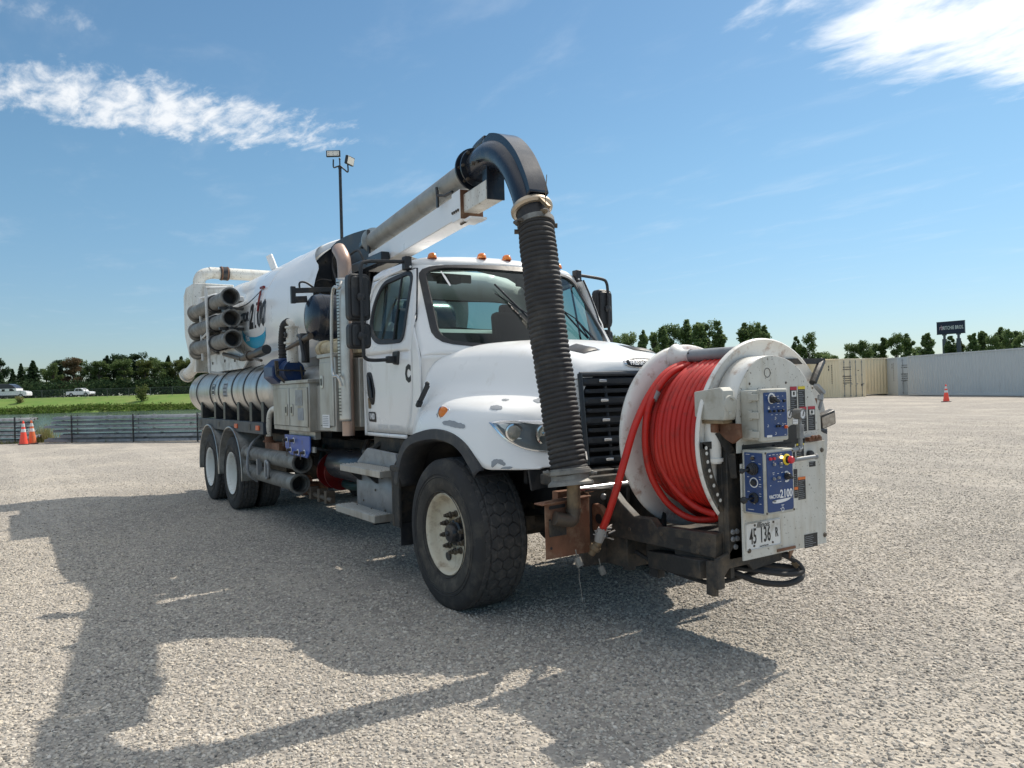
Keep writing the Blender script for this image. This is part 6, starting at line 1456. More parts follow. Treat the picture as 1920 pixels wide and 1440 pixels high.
# ---------------- wheel arch flares and flaps
def arch_pts(s, k, dr, y):
    P_ = []
    prof = [(-.80, .86), (-.755, 1.00), (-.66, 1.15), (-.52, 1.245), (-.30, 1.30), (-.05, 1.325), (.18, 1.305), (.36, 1.24), (.49, 1.14), (.575, 1.06)]
    c = (-.07, .62)
    for x, z in prof:
        d = V((x-c[0], z-c[1])); d2 = d.normalized(); P_.append(V((x-d2.x*dr, s*y, z-d2.y*dr)))
    return spline(P_, 4)
for s in (-1, 1):
    rows = []
    A_ = arch_pts(s, 0, -.006, 1.195); B_ = arch_pts(s, 0, .004, 1.235); C_ = arch_pts(s, 0, .075, 1.240); D_ = arch_pts(s, 0, .092, 1.215); E_ = arch_pts(s, 0, .088, 1.02)
    b = MB(); b.grid([list(r) for r in zip(A_, B_, C_, D_, E_)]); b.build('arch_flare', M['flare'], T_, angle=45, solid=.006)
    b = MB(); rows = []
    IN = arch_pts(s, 0, .06, 1.10)
    for p in IN: rows.append([V((p.x, s*1.19, p.z)), V((p.x, s*.62, p.z)), V((p.x, s*.60, p.z+.02))])
    b.grid(rows); b.build('wheel_well', M['decalk'], T_, angle=60)
    b = MB(); b.prism([(-.86, .50), (-.70, .49), (-.70, .98), (-.84, .98)], 1, min(s*1.24, s*.9), max(s*1.24, s*.9)) if False else b.box(-.84, -.80, min(s*1.235, s*.86), max(s*1.235, s*.86), .50, .98)
    b.box(-.80, -.70, min(s*1.235, s*1.21), max(s*1.235, s*1.21), .50, .98); b.box(-.86, -.68, min(s*1.24, s*1.1), max(s*1.24, s*1.1), .955, 1.0); o = b.build('splash_shield', M['frame'], T_, bevel=.006)
    b = MB(); b.box(-.76, -.75, min(s*1.20, s*.9), max(s*1.20, s*.9), .34, .52); b.build('mud_flap', M['plastic'], T_)
b = MB(); b.box(-.62, .62, -.62, -.58, .75, 1.5); b.box(-.62, .62, .58, .62, .75, 1.5); b.box(.62, .66, -.9, .9, .95, 1.2); b.build('inner_arch_wall', M['decalk'], T_)
b = MB(); b.prism([(-1.02, 1.065), (-.60, 1.065), (-.60, .97), (-1.00, .93)], 0, .84, .86); b.build('valance_strip', M['plastic'], T_)

# ================================================================== BUMPER, REEL CARRIER
fr = M['frame']
b = MB(); b.box(1.08, 1.13, -.80, .95, .44, 1.02); b.box(.55, 1.08, -.50, -.38, .48, .98); b.box(.95, 1.08, -1.0, .95, .98, 1.05); bmp = b.build('front_bumper', fr, T_, bevel=.01)
b = MB(); b.tube([(1.20, -.92, .955), (1.20, .9, .955)], .024, 12); b.build('chrome_bar', M['chrome'], T_)
for (px, py) in ((1131, 931), (1183, 928), (1183, 938), (1184, 971), (1184, 981), (1133, 1019 if False else 1003)):
    p_ = at(px, py, 0, 1.135); b = MB(); b.lathe([(0, .022), (.014, .022), (.020, .014), (.024, .004), (.024, 0)], p_, (1, 0, 0), 10); b.build('bumper_bolt', M['steel'], bmp)
b = MB(); b.box(1.13, 1.22, -.49, -.46, .45, .96); b.box(1.13, 1.22, .35, .38, .45, .96); b.box(1.13, 1.45, -.40, -.36, .50, .96); b.build('carrier_gusset', fr, T_, bevel=.006)
# tow eye
b = MB(); pc = V((1.19, -.70, .755)); ring = [(pc.x+.0, 0)]; b.prism(rounded([(1.13, .66), (1.24, .68), (1.27, .77), (1.22, .84), (1.13, .85)], .03), 1, -.72, -.68); te = b.build('tow_eye', M['rust'], T_, bevel=.008)
b = MB(); b.prism(circ(1.20, .755, .032, 18), 1, -.7215, -.6785); b.build('eye_hole', M['decalk'], te)
# side channels of the swinging carrier
for y0, y1, nm in ((-.62, -.56, 'carrier_side'), (.24, .30, 'carrier_side')):
    b = MB(); b.prism([(1.16, .63), (2.08, .63), (2.08, .765), (2.0, .765), (1.70, .755), (1.62, .742), (1.57, .79), (1.42, .785), (1.30, .86), (1.16, .98)], 1, y0, y1); o = b.build(nm, fr, T_, bevel=.006)
    yy = y0-.0015
    c = MB(); c.prism(rounded([(1.77, .668), (1.90, .672), (1.90, .712), (1.77, .708)], .018), 1, yy-.001, yy+.001); c.build('slot_hole', M['decalk'], o)
    for x, z in ((1.38, .70), (1.66, .71), (1.96, .69), (2.03, .73), (1.95, .65)):
        c = MB(); c.lathe([(0, .003), (.012, .003), (.014, 0)], (x, y0-.001, z), (0, -1, 0), 10); c.build('rivet', M['bolt'], o)
b = MB(); b.box(1.2, 2.12, -.56, .24, .625, .645); b.build('carrier_tray', fr, T_)
b = MB(); b.beam((1.50, -.54, .525), (2.02, -.64, .565), .08, .105); o = b.build('lower_beam', fr, T_, bevel=.006); b = MB(); b.box(1.4, 2.08, -.50, -.47, .50, .635); b.box(1.75, 2.08, -.60, -.5, .60, .635); b.build('carrier_web', fr, T_)
b = MB(); b.box(1.12, 1.33, -.60, -.40, .44, .66); b.cyl((1.29, -.55, .42), (1.29, -.55, .68), .04, n=16); b.box(1.15, 1.3, -.62, -.5, .665, .675); b.build('hinge_block', M['frame'], T_, bevel=.008)
b = MB(); b.prism([(-.66, .47), (-.66, .64), (-.56, .66), (-.50, .72), (-.10, .70), (-.10, .555), (-.36, .535), (-.40, .575), (-.56, .575), (-.60, .54), (-.60, .47)], 0, 2.10, 2.125); b.box(2.04, 2.105, -.66, -.63, .43, .62); b.box(1.95, 2.10, -.50, .20, .60, .67); b.build('front_plate', fr, T_, bevel=.005)
# upright post with the perforated arc
b = MB(); b.box(2.09, 2.125, -.56, -.44, .62, 1.40); b.box(2.125, 2.17, -.455, -.44, .62, 1.38); b.box(2.05, 2.09, -.56, -.545, .62, 1.30); post = b.build('upright_post', fr, T_, bevel=.005)
for y, z in ((-.53, .775), (-.495, .775), (-.53, .735), (-.495, .735), (-.51, .69)):
    c = MB(); c.lathe([(0, .010), (.013, .010), (.016, 0)], (2.126, y, z), (1, 0, 0), 8); c.build('post_bolt', M['steel'], post)
oc = [(p.x, p.y) for p in spline([V(q) for q in ((-.715, 1.285, 0), (-.70, 1.18, 0), (-.67, 1.07, 0), (-.615, .96, 0), (-.54, .86, 0))], 6)]; ic_ = [(p.x, p.y) for p in spline([V(q) for q in ((-.655, 1.25, 0), (-.648, 1.17, 0), (-.62, 1.08, 0), (-.57, .98, 0), (-.49, .88, 0))], 6)]
b = MB(); b.prism(oc+ic_[::-1], 0, 2.078, 2.090); b.box(2.078, 2.090, -.72, -.53, 1.245, 1.285); ar = b.build('perforated_arc', fr, T_, bevel=.002)
for k in range(9):
    p, q = oc[1+int(k*2.7)], ic_[1+int(k*2.7)]; c_ = ((p[0]+q[0])/2, (p[1]+q[1])/2); d_ = MB(); d_.prism(circ(c_[0], c_[1], .0105, 12), 0, 2.0905, 2.0915); d_.build('arc_hole', M['reelwhite'], ar)

# ---------------- the reel: two dished white flanges, drum, front housing
RY, RZ, RR = -.122, 1.272, .596
XL_, XR_ = 1.44, 2.035
def flange(x, d, nm):
    b = MB(); b.lathe([(.30, -.004*d), (.52, -.004*d), (.565, -.012*d), (RR-.008, -.030*d), (RR, -.024*d), (RR+.002, -.010*d), (RR-.006, .0), (.565, .008*d), (.52, .014*d), (.30, .014*d)], (x, RY, RZ), (1, 0, 0), 128); return b.build(nm, M['reelwhite'], reel, angle=50)
reel = bpy.data.objects.new('hose_reel', None); COL.objects.link(reel); reel.parent = T_
flange(XL_, 1, 'rear_flange'); flange(XR_, -1, 'front_flange')
b = MB(); b.cyl((XL_, RY, RZ), (XR_, RY, RZ), .40, n=64); b.build('drum', M['reelwhite'], reel)
b = MB(); b.lathe([(0, 0), (.31, .0), (.31, .01), (0, .012)], (XL_-.01, RY, RZ), (-1, 0, 0), 48); b.build('flange_disc', M['reelwhite'], reel)
# spacer bar between the flanges near the top
b = MB(); y_, z_ = RY-.11, RZ+.515; b.cyl((XL_+.11, y_, z_), (XR_, y_, z_), .040, n=24); b.build('spacer_bar', M['steel'], reel)
b = MB(); b.lathe([(.085, 0), (.060, .03), (.044, .07), (.043, .13)], (XL_+.01, y_, z_), (1, 0, 0), 24); b.build('bar_socket', M['reelwhite'], reel)
b = MB(); b.lathe([(0, .003), (.006, .003), (.006, 0)], (XL_+.15, y_-.036, z_+.016), (0, -1, .4), 8); b.build('pin_hole', M['decalk'], reel)
# the coiled red hose: separate turns laid side by side
hr = .0205; turns = 13; hs_ = MB()
def turn(x0, x1, r0, r1, sag, lean=0, n=64, part=(0, 1)):
    P_ = []
    for k in range(n+1):
        t = part[0]+(part[1]-part[0])*k/n; a = R(90)-2*math.pi*t; r_ = r0+(r1-r0)*t; low = max(0, -math.sin(a))
        P_.append(V((x0+(x1-x0)*t+lean*low, RY+r_*math.cos(a), RZ+r_*math.sin(a)-sag*low**2)))
    return P_
for i in range(9):
    x = XR_-.032-i*.0405; rr_ = .485-(.012 if i > 6 else 0); sag = .0 if i < 6 else .014*(i-5)
    b = MB(); b.tube(turn(x, x-.0405, rr_, rr_, sag), hr, 12); b.build('hose_turn', M['red'], reel)
for i in range(12):
    x = XR_-.04-i*.0405; b = MB(); b.tube(turn(x, x-.0405, .445, .445, 0), hr, 10); b.build('hose_turn', M['red'], reel)
# two slack outer loops by the rear flange, one with a grey repair sleeve
lp1 = [V(q) for q in [at(1292, 684, 0, 1.60), at(1262, 697, 0, 1.585), at(1238, 722, 0, 1.57), at(1218, 757, 0, 1.565), at(1210, 800, 0, 1.56), at(1211, 850, 0, 1.56), at(1222, 895, 0, 1.57), at(1245, 935, 0, 1.60), at(1272, 960, 0, 1.66), at(1300, 973, 0, 1.76), at(1335, 974, 0, 1.90), at(1352, 968, 0, 1.99)]]
b = MB(); b.tube(lp1, hr, 12, smooth=8); b.build('slack_loop', M['red'], reel)
b = MB(); q0, q1 = at(1231.5, 735, 0, 1.569), at(1224.5, 749, 0, 1.567); b.tube([q0, (q0+q1)/2, q1], [.025, .0255, .025], 14); b.build('repair_sleeve', M['steel'], reel)
lp2 = [V(q) for q in [at(1303, 690, 0, 1.66), at(1275, 710, 0, 1.65), at(1252, 745, 0, 1.63), at(1236, 790, 0, 1.62), at(1233, 850, 0, 1.62), at(1248, 890, 0, 1.65), at(1275, 925, 0, 1.72), at(1308, 952, 0, 1.82), at(1345, 966, 0, 1.97)]]
b = MB(); b.tube(lp2, hr, 12, smooth=8); b.build('slack_loop', M['red'], reel)
tail = [V(q) for q in [at(1300, 682, 0, 1.57), at(1275, 685, 0, 1.54), at(1245, 703, 0, 1.53), at(1215, 745, 0, 1.53), at(1190, 800, 0, 1.54), at(1172, 860, 0, 1.54), at(1155, 920, 0, 1.50), at(1142, 960, 0, 1.44), at(1130, 992, 0, 1.38)]]
b = MB(); b.tube(tail, .0225, 14, smooth=10); b.build('free_hose_end', M['red'], reel)
b = MB(); rg = random.Random(3); c0 = tail[-1]; b.tube([c0, c0+V((-.01, -.01, -.03)), c0+V((-.02, -.02, -.08))], [.03, .036, .026], 10)
for i in range(16):
    a = rg.uniform(0, 6.28); p0_ = c0+V((rg.uniform(-.03, .03), .03*math.cos(a), rg.uniform(-.06, .01))); b.beam(p0_, p0_+V((rg.uniform(-.02, .02), .045*math.cos(a), rg.uniform(-.03, .02))), .010, .006)
b.build('frayed_rag', pmat('dirty_rag', (.33, .31, .29), .95, bump=.3), reel)
b = MB(); q0 = c0+V((-.02, -.01, -.07)); q1 = at(1108, 1040, 0, 1.32); b.tube([q0, q0.lerp(q1, .5), q1], [.022, .028, .02], 12); b.lathe([(.03, 0), (.036, .005), (.036, .03), (.03, .035)], q0.lerp(q1, .35), q1-q0, 12); b.build('brass_coupling', M['brass'], reel)
for (px, py, r_) in ((1082, 1046, .022), (1126, 1062, .020)):
    q = at(px, py, 0, 1.30); b = MB(); b.cyl(q, q+V((.02, .01, -.05)), r_, n=10); b.tube([q, q+V((.0, -.01, .05))], .004, 5); b.build('hanging_cap', M['grey'], T_)
b = MB(); q = at(1085, 1042, 0, 1.30); b.tube([q, q+V((0, 0, -.14)), at(1093, 1130, 0, 1.32)], .0012, 4); b.build('dangling_wire', M['alubox'], T_)

# front housing (arched box) and stepped control panel
PX = 2.20; AY, AR = -.275, .0
arch_top = [(.20, 1.40), (.13, 1.535), (.04, 1.65), (-.07, 1.72), (-.20, 1.752), (-.32, 1.745), (-.42, 1.70), (-.50, 1.62), (-.545, 1.53), (-.56, 1.42)]
at2 = [(p.x, p.y) for p in spline([V((a, b_, 0)) for a, b_ in arch_top], 5)]
at2[0] = (.20, 1.40)
b = MB(); b.prism([(.20, .64)]+[(.20, 1.36)]+at2+[(-.56, 1.26), (-.56, 1.22)], 0, PX-.004, PX+.0) if False else None
b = MB(); outline = [(.205, 1.22)]+at2+[(-.56, 1.22)]; b.prism(outline, 0, PX-.006, PX); pn = b.build('front_panel', M['panel'], T_, bevel=.0)
b = MB(); b.grid([[(XR_+.02, y, z), (PX-.003, y, z)] for y, z in at2]); hsd = b.build('housing_rim', M['reelwhite'], T_, angle=60, solid=.004)
b = MB(); b.prism([(.205, .63), (.225, 1.245), (-.31, 1.235), (-.31, 1.17), (-.545, 1.16), (-.545, .63)], 0, PX+.003, PX+.012) ; lp_ = b.build('lower_panel', M['panel'], T_)
b = MB(); b.prism([(-.14, .585), (-.09, .645), (-.14, .645)], 0, PX+.0, PX+.01); b.box(PX-.02, PX+.02, -.26, -.10, .640, .655); b.build('bracket_tab', M['rust'], T_)
b = MB(); b.prism(circ(-.06, 1.255, .10, 24), 0, PX+.0005, PX+.0012); b.build('panel_cutout', M['decalk'], pn)
b = MB(); b.prism([(-.52, 1.20), (-.05, 1.20), (-.05, 1.262), (-.52, 1.262)], 0, PX+.0006, PX+.0014); b.build('dark_gap', M['decalk'], pn)
b = MB(); b.lathe([(.028, .001), (.026, .003), (.024, .001)], (PX, -.285, 1.660), (1, 0, 0), 28); b.build('punched_ring', M['black'], pn)
for y, z in ((-.44, 1.60), (-.12, 1.60), (.13, 1.565), (-.50, 1.49), (-.50, 1.33), (.17, 1.20)):
    c = MB(); c.lathe([(0, .004), (.006, .003), (.008, 0)], (PX, y, z), (1, 0, 0), 8); c.build('panel_screw', M['bolt'], pn)
for y, z in ((.185, 1.19), (-.50, 1.00), (-.50, .68), (.19, .68)):
    c = MB(); c.lathe([(0, .008), (.012, .007), (.015, 0)], (PX+.012, y, z), (1, 0, 0), 8); c.build('panel_screw', M['bolt'], lp_)
# ---- upper control enclosure
def YZ(px, py, x): p = at(px, py, 0, x); return p.y, p.z
UX = 2.345
TL, TRc, BR, BL = YZ(1425.5, 730.5, UX), YZ(1472.5, 731, UX), YZ(1480.5, 823, UX), YZ(1433, 826, UX)
y0, y1, z0, z1 = (TL[0]+BL[0])/2, (TRc[0]+BR[0])/2, (BR[1]+BL[1])/2, (TL[1]+TRc[1])/2
b = MB(); b.box(PX, UX-.03, y0, y1, z0, z1); ub = b.build('upper_control_box', M['boxgrey'], T_, bevel=.008)
b = MB(); b.box(UX-.03, UX, y0-.006, y1+.006, z0-.006, z1+.006); b.build('box_lid', M['boxgrey'], ub, bevel=.008)
for f in (.12, .5, .86):
    z = z0+(z1-z0)*f
    b = MB(); b.box(UX-.075, UX-.015, y0-.018, y0-.004, z-.018, z+.018); b.box(UX-.085, UX-.06, y0-.014, y0, z-.026, z+.026); b.build('box_hinge', M['boxgrey'], ub, bevel=.003)
b = MB(); b.prism(rounded([(y0+.012, z0+.018), (y1-.008, z0+.018), (y1-.008, z1-.014), (y0+.012, z1-.014)], .008), 0, UX+.0005, UX+.003); bp_ = b.build('blue_face', M['blue'], ub)
W_u, H_u = y1-y0-.02, z1-z0-.03
def UP(u, v): return (y0+.012+u*W_u, z1-.014-v*H_u)   # u,v from the top left of the blue face
def knob(parent, y, z, x, r, h, mat_, name='knob', n=16, lever=False):
    c = MB(); c.lathe([(0, h), (r*.8, h), (r, h*.7), (r, 0)], (x, y, z), (1, 0, 0), n)
    if lever: c.beam((x+h, y-r*.9, z+r*.5), (x+h, y+r*1.1, z-r*.6), r*.5, h*.5)
    c.build(name, mat_, parent)
def dots(parent, pts, x, mat_, name, r=.004):
    for (y, z) in pts: c = MB(); c.prism(circ(y, z, r, 10), 0, x, x+.0008); c.build(name, mat_, parent)
def lines(parent, segs, x, mat_, name):
    for (y, z, w_, h_) in segs: c = MB(); c.box(x, x+.0008, y-w_/2, y+w_/2, z-h_/2, z+h_/2); c.build(name, mat_, parent)
X3 = UX+.0035
y, z = UP(.33, .15); c = MB(); c.lathe([(.030, 0), (.030, .001), (.020, .001)], (X3, y, z+.004), (1, 0, 0), 20); c.build('white_dial', M['decalw'], ub); knob(ub, y, z-.002, X3, .020, .026, M['plastic'], lever=True)
for u, v in ((.62, .20), (.86, .20), (.22, .42), (.42, .42), (.62, .42), (.80, .42)): y, z = UP(u, v); knob(ub, y, z, X3, .0075, .012, M['plastic'], 'button', 10)
y, z = UP(.90, .79); knob(ub, y, z, X3, .009, .014, M['orange'], 'button', 12)
for u, v in ((.52, .76), (.64, .76)): y, z = UP(u, v); knob(ub, y, z, X3, .007, .010, M['decalk'], 'button', 10)
for u, v in ((.47, .58), (.14, .74), (.79, .73), (.47, .92)): y, z = UP(u, v); c = MB(); c.lathe([(.007, 0), (.007, .0008), (.0045, .0008)], (X3, y, z), (1, 0, 0), 12, a0=R(30), a1=R(300)); c.build('print_mark', M['decalw'], ub)
y, z = UP(.20, .355); lines(ub, [(y, z, .014, .010)], X3, M['decalw'], 'print_mark')
rg = random.Random(9); sg_ = []
for u, v in ((.30, .04), (.45, .04), (.12, .06), (.60, .09), (.82, .09), (.62, .14), (.62, .255), (.20, .31), (.42, .33), (.62, .325), (.82, .325), (.60, .70), (.90, .72), (.33, .50), (.53, .50), (.70, .50), (.74, .20), (.30, .42), (.50, .42), (.70, .42), (.9, .96)):
    y, z = UP(u, v); sg_.append((y, z, rg.uniform(.008, .02), .0022))
lines(ub, sg_, X3, M['decalw'], 'print_mark')
y, z = UP(.20, .965); c = MB(); c.prism(rounded([(y-.022, z-.008), (y+.022, z-.008), (y+.022, z+.004), (y-.022, z+.004)], .004), 0, X3, X3+.0008); c.build('mini_logo', M['decalw'], ub)
# ---- lower control box: a deep box with a blue side face and a blue door
LX = 2.36
TL, TRc, BR, BL = YZ(1433, 843, LX), YZ(1487, 842, LX), YZ(1489.5, 961, LX), YZ(1436, 966, LX)
ly0, ly1, lz0, lz1 = (TL[0]+BL[0])/2, (TRc[0]+BR[0])/2, (BR[1]+BL[1])/2, (TL[1]+TRc[1])/2
b = MB(); b.box(PX+.012, LX, ly0-.0, ly1, lz0, lz1); lb = b.build('lower_control_box', M['boxgrey'], T_, bevel=.006)
b = MB(); b.prism(rounded([(ly0+.014, lz0+.016), (ly1-.010, lz0+.016), (ly1-.010, lz1-.014), (ly0+.014, lz1-.014)], .016), 0, LX+.0005, LX+.003); b.build('blue_face', M['blue'], lb)
# the side that faces the viewer carries its own blue plate with levers
hgt = lz1-lz0; sx0, sx1, sy_ = PX+.03, LX-.012, ly0-.0005
b = MB(); b.prism(rounded([(sx0, lz0+.012), (sx1, lz0+.012), (sx1, lz1-.014), (sx0, lz1-.014)], .006), 1, sy_-.003, sy_); b.build('blue_face', M['blue'], lb)
WY = sy_-.0035
def WP(u, v): return (sx0+u*(sx1-sx0), lz1-.014-v*(hgt-.028))
def sknob(x, z, r, h, mat_, name='knob', lever=False):
    k = MB(); k.lathe([(0, h), (r*.8, h), (r, h*.7), (r, 0)], (x, WY, z), (0, -1, 0), 16); k.build(name, mat_, lb)
x, z = WP(.50, .27)
b = MB(); b.lathe([(.034, 0), (.034, .010), (.029, .012), (.029, .022), (.024, .024), (.024, .034), (.018, .036), (.014, .045)], (x, WY, z), (0, -1, 0), 24); b.build('joystick_boot', M['plastic'], lb)
b = MB(); b.tube([(x, WY-.04, z), (x-.004, WY-.062, z-.003), (x-.01, WY-.078, z-.006)], [.007, .008, .013], 10); b.ball((x-.012, WY-.080, z-.007), .015, 10); b.build('joystick', M['plastic'], lb)
x, z = WP(.50, .76); b = MB(); b.lathe([(.030, 0), (.030, .008), (.024, .010), (.020, .020)], (x, WY, z), (0, -1, 0), 24); b.build('joystick_boot', M['plastic'], lb); b = MB(); b.tube([(x, WY-.01, z), (x-.004, WY-.07, z-.004)], .007, 8); b.ball((x-.005, WY-.078, z-.005), .020, 12); b.build('joystick', M['plastic'], lb)
x, z = WP(.52, .50); b = MB(); b.lathe([(.028, .001), (.028, .002), (.022, .002)], (x, WY, z), (0, -1, 0), 24); b.build('white_dial', M['decalw'], lb); sknob(x, z, .016, .018, M['plastic'])
x, z = WP(.50, .09); sknob(x, z, .010, .014, M['bolt'])
for u, v, w_ in ((.2, .03, .025), (.5, .055, .018), (.5, .145, .018), (.85, .18, .015), (.2, .41, .014), (.85, .40, .014), (.85, .44, .010), (.85, .52, .016), (.85, .56, .016), (.2, .66, .014), (.85, .68, .012), (.85, .72, .012), (.5, .86, .008), (.85, .85, .012), (.30, .96, .04)):
    x, z = WP(u, v); k = MB(); k.box(x-w_/2, x+w_/2, WY-.0008, WY, z-.00125, z+.00125); k.build('print_mark', M['decalw'], lb)
LX3 = LX+.0035
def LP(u, v): return (ly0+.014+u*(ly1-ly0-.024), lz1-.014-v*(hgt-.030))
for u in (.12, .26): y, z = LP(u, .10); knob(lb, y, z, LX3, .0085, .012, M['redbtn'], 'button', 12)
y, z = LP(.55, .09); knob(lb, y, z, LX3, .008, .010, pmat('lit_amber_indicator', (.9, .45, .1), .3, emit=((1.0, .62, .2), 4.0)), 'indicator_lamp', 12)
y, z = LP(.76, .14); b = MB(); b.lathe([(.031, 0), (.031, .004), (.022, .010)], (LX3, y, z), (1, 0, 0), 24); b.build('yellow_collar', M['decaly'], lb); b = MB(); b.lathe([(.016, 0), (.016, .022)], (LX3, y, z), (1, 0, 0), 20); b.build('button_stem', M['plastic'], lb); b = MB(); b.lathe([(.014, .020), (.020, .024), (.020, .036), (.016, .042), (0, .044)], (LX3, y, z), (1, 0, 0), 24); b.build('emergency_stop_button', M['redbtn'], lb)
for u, v in ((.26, .20), (.52, .20), (.24, .44), (.42, .43)): y, z = LP(u, v); knob(lb, y, z, LX3, .008, .012, M['steel'], 'toggle', 10)
y, z = LP(.74, .42); b = MB(); b.lathe([(.030, 0), (.030, .001), (.020, .001)], (LX3, y, z-.004), (1, 0, 0), 22, a0=R(60), a1=R(300)); b.build('white_dial', M['decalw'], lb); knob(lb, y, z, LX3, .019, .024, M['plastic'], lever=True)
lines(lb, [(LP(u, v)[0], LP(u, v)[1], w_, .0028) for u, v, w_ in ((.12, .04, .014), (.26, .035, .018), (.40, .04, .012), (.54, .035, .018), (.26, .16, .012), (.55, .26, .02), (.24, .34, .016), (.24, .37, .010), (.58, .35, .014), (.74, .34, .024), (.12, .55, .01), (.5, .50, .012), (.42, .36, .012), (.42, .50, .012), (.56, .90, .024), (.56, .92, .014), (.48, .96, .008))], LX3, M['decalw'], 'print_mark')
y, z = LP(.56, .965); b = MB(); b.lathe([(.012, 0), (.012, .0008), (.008, .0008)], (LX3, y, z-.004), (1, 0, 0), 16); b.build('print_mark', M['decalw'], lb)
# printed name
def panel_text(body, size, y, z, x, mat_, parent, **k): return text(body, size, basis((x, y, z), (0, 1, 0), (0, 0, 1)), mat_, 'panel_lettering', parent, **k)
y, z = LP(.72, .72); panel_text('2100', .062, y, z, LX3, M['decalw'], lb, bold=.0018, sx=.86, ext=.0008)
y, z = LP(.27, .745); panel_text('VACTOR', .028, y, z, LX3, M['decalw'], lb, bold=.0006, sx=.84, ext=.0008)
cy_, cz_ = LP(.52, .815); P_, Q_ = swoosh(0, 0, .078, .014, .016); b = MB(); b.grid([[(LX3+.0006, cy_+p[0]*(1-t)+q[0]*t, cz_+p[1]*(1-t)+q[1]*t+p[0]*.06) for t in (0, .5, 1)] for p, q in zip(P_, Q_)]); b.build('white_swoosh', M['decalw'], lb)
y, z = LP(.24, .82); panel_text('Plus', .018, y, z, LX3+.001, M['decalk'], lb, shear=.3, ext=.0006)
for u, v in ((-.03, .0), (1.02, .0), (-.03, 1.01), (1.02, 1.01)): y, z = LP(u, v); knob(lb, y, z, LX+.001, .006, .004, M['bolt'], 'screw', 8)

# ---- warning labels on the panel
def label(px0, py0, px1, py1, x, head, body, parent, heads=None, pic=False, lines_n=6):
    a = YZ(px0, py0, x); c = YZ(px1, py1, x); ya, za, yb, zb = a[0], a[1], c[0], c[1]
    b = MB(); b.box(x, x+.001, ya, yb, zb, za); o = b.build('warning_label', body, parent)
    hh = (za-zb)*.12; b = MB(); b.box(x+.001, x+.0018, ya, yb, za-hh, za); b.build('label_header', head, parent)
    if pic: b = MB(); w = yb-ya; b.box(x+.001, x+.0018, ya+w*.2, yb-w*.1, za-hh*2.9, za-hh*1.2); b.build('pictogram_field', M['refl'], parent); b = MB(); b.box(x+.0018, x+.0026, ya+w*.4, yb-w*.35, za-hh*2.5, za-hh*1.5); b.build('pictogram', M['decalk'], parent)
    z = za-hh*(3.3 if pic else 1.6); rg = random.Random(int(px0))
    while z > zb+.006:
        w = (yb-ya)*rg.uniform(.5, .85); b = MB(); b.box(x+.001, x+.0016, ya+.003, ya+.003+w, z, z+.0022); b.build('print_mark', M['primer'], parent); z -= .011
    return o
label(1481, 725, 1495, 779, PX+.0008, M['decalr'], M['decalk'], pn, pic=True); label(1496, 724.5, 1510, 768, PX+.0008, M['decaly'], M['decalk'], pn)
label(1499, 763, 1513, 808, PX+.0008, M['decalr'], M['decalk'], pn, pic=False); label(1514.5, 762, 1529, 806, PX+.0008, M['decalr'], M['decalk'], pn, pic=True)
label(1486, 781, 1498, 794, PX+.0009, M['primer'], M['decalw'], pn); label(1452, 834, 1491, 862, PX+.013, M['decalk'], M['decalk'], lp_); label(1493, 832, 1507.5, 860, PX+.013, M['decaly'], M['decalk'], lp_, pic=True)
label(1488, 880, 1496, 933, PX+.013, M['decalk'], M['decalk'], lp_); label(1496, 895, 1511, 935, PX+.013, M['decalo'], M['decalk'], lp_); label(1517, 866, 1529, 874, PX+.013, M['decalk'], M['decalk'], lp_); label(1508, 1003, 1533, 1023, PX+.013, M['decalk'], M['decalk'], lp_)
b = MB(); q = YZ(1491, 857, PX+.014); b.box(PX+.0135, PX+.0145, q[0]-.0, q[0]+.075, q[1]-.014, q[1]+.0); b.build('yellow_strip', M['decaly'], lp_)
b = MB(); q = YZ(1493, 915, PX+.014); b.box(PX+.0143, PX+.015, q[0]-.018, q[0]+.016, q[1]-.010, q[1]+.006); b.build('orange_strip', M['decalo'], lp_)
# ---- pressure gauges and pipework
def gauge(px, py, x, r, facing=(1, .05, 0)):
    c = at(px, py, 0, x); b = MB(); b.lathe([(r, -.05), (r*1.05, -.01), (r*1.05, .004), (r*.9, .004)], c, facing, 28); b.lathe([(r, -.05), (0, -.052)], c, facing, 28); g = b.build('pressure_gauge', M['steel'], T_)
    b = MB(); b.lathe([(0, .001), (r*.9, .001)], c, facing, 28); b.build('gauge_dial', M['decalw'], g)
    b = MB(); b.beam(c+V((.004, -.004, -r*.4)), c+V((.004, .008, r*.55)), .004, .002)
    for k in range(10): a = R(-40+26*k); b.beam(c+V((.003, r*.72*math.cos(a), r*.72*math.sin(a))), c+V((.003, r*.84*math.cos(a), r*.84*math.sin(a))), .002, .002)
    b.build('gauge_needle', M['decalk'], g); return c
c1_ = gauge(1505, 776, 2.30, .030); c2_ = gauge(1480, 776, 2.25, .028)
b = MB(); b.tube([c1_+V((-.02, 0, -.03)), c1_+V((-.02, 0, -.06))], .010, 10); b.cyl(c1_+V((-.02, 0, -.14)), c1_+V((-.02, 0, -.06)), .021, n=6); b.tube([c1_+V((-.02, 0, -.14)), c1_+V((-.02, .0, -.185)), c1_+V((-.02, -.02, -.20)), c1_+V((-.02, -.13, -.205))], .013, 10); b.cyl(c1_+V((-.02, -.03, -.20)), c1_+V((-.02, -.01, -.20)), .019, n=6); b.build('gauge_pipe', M['steel'], T_)
p_ = at(1489, 862, 0, 2.30); q = at(1530, 856, 0, 2.30); b = MB(); b.tube([p_, q], .012, 12); b.ball(q, .017, 10); b.build('lever_rod', M['steel'], T_)
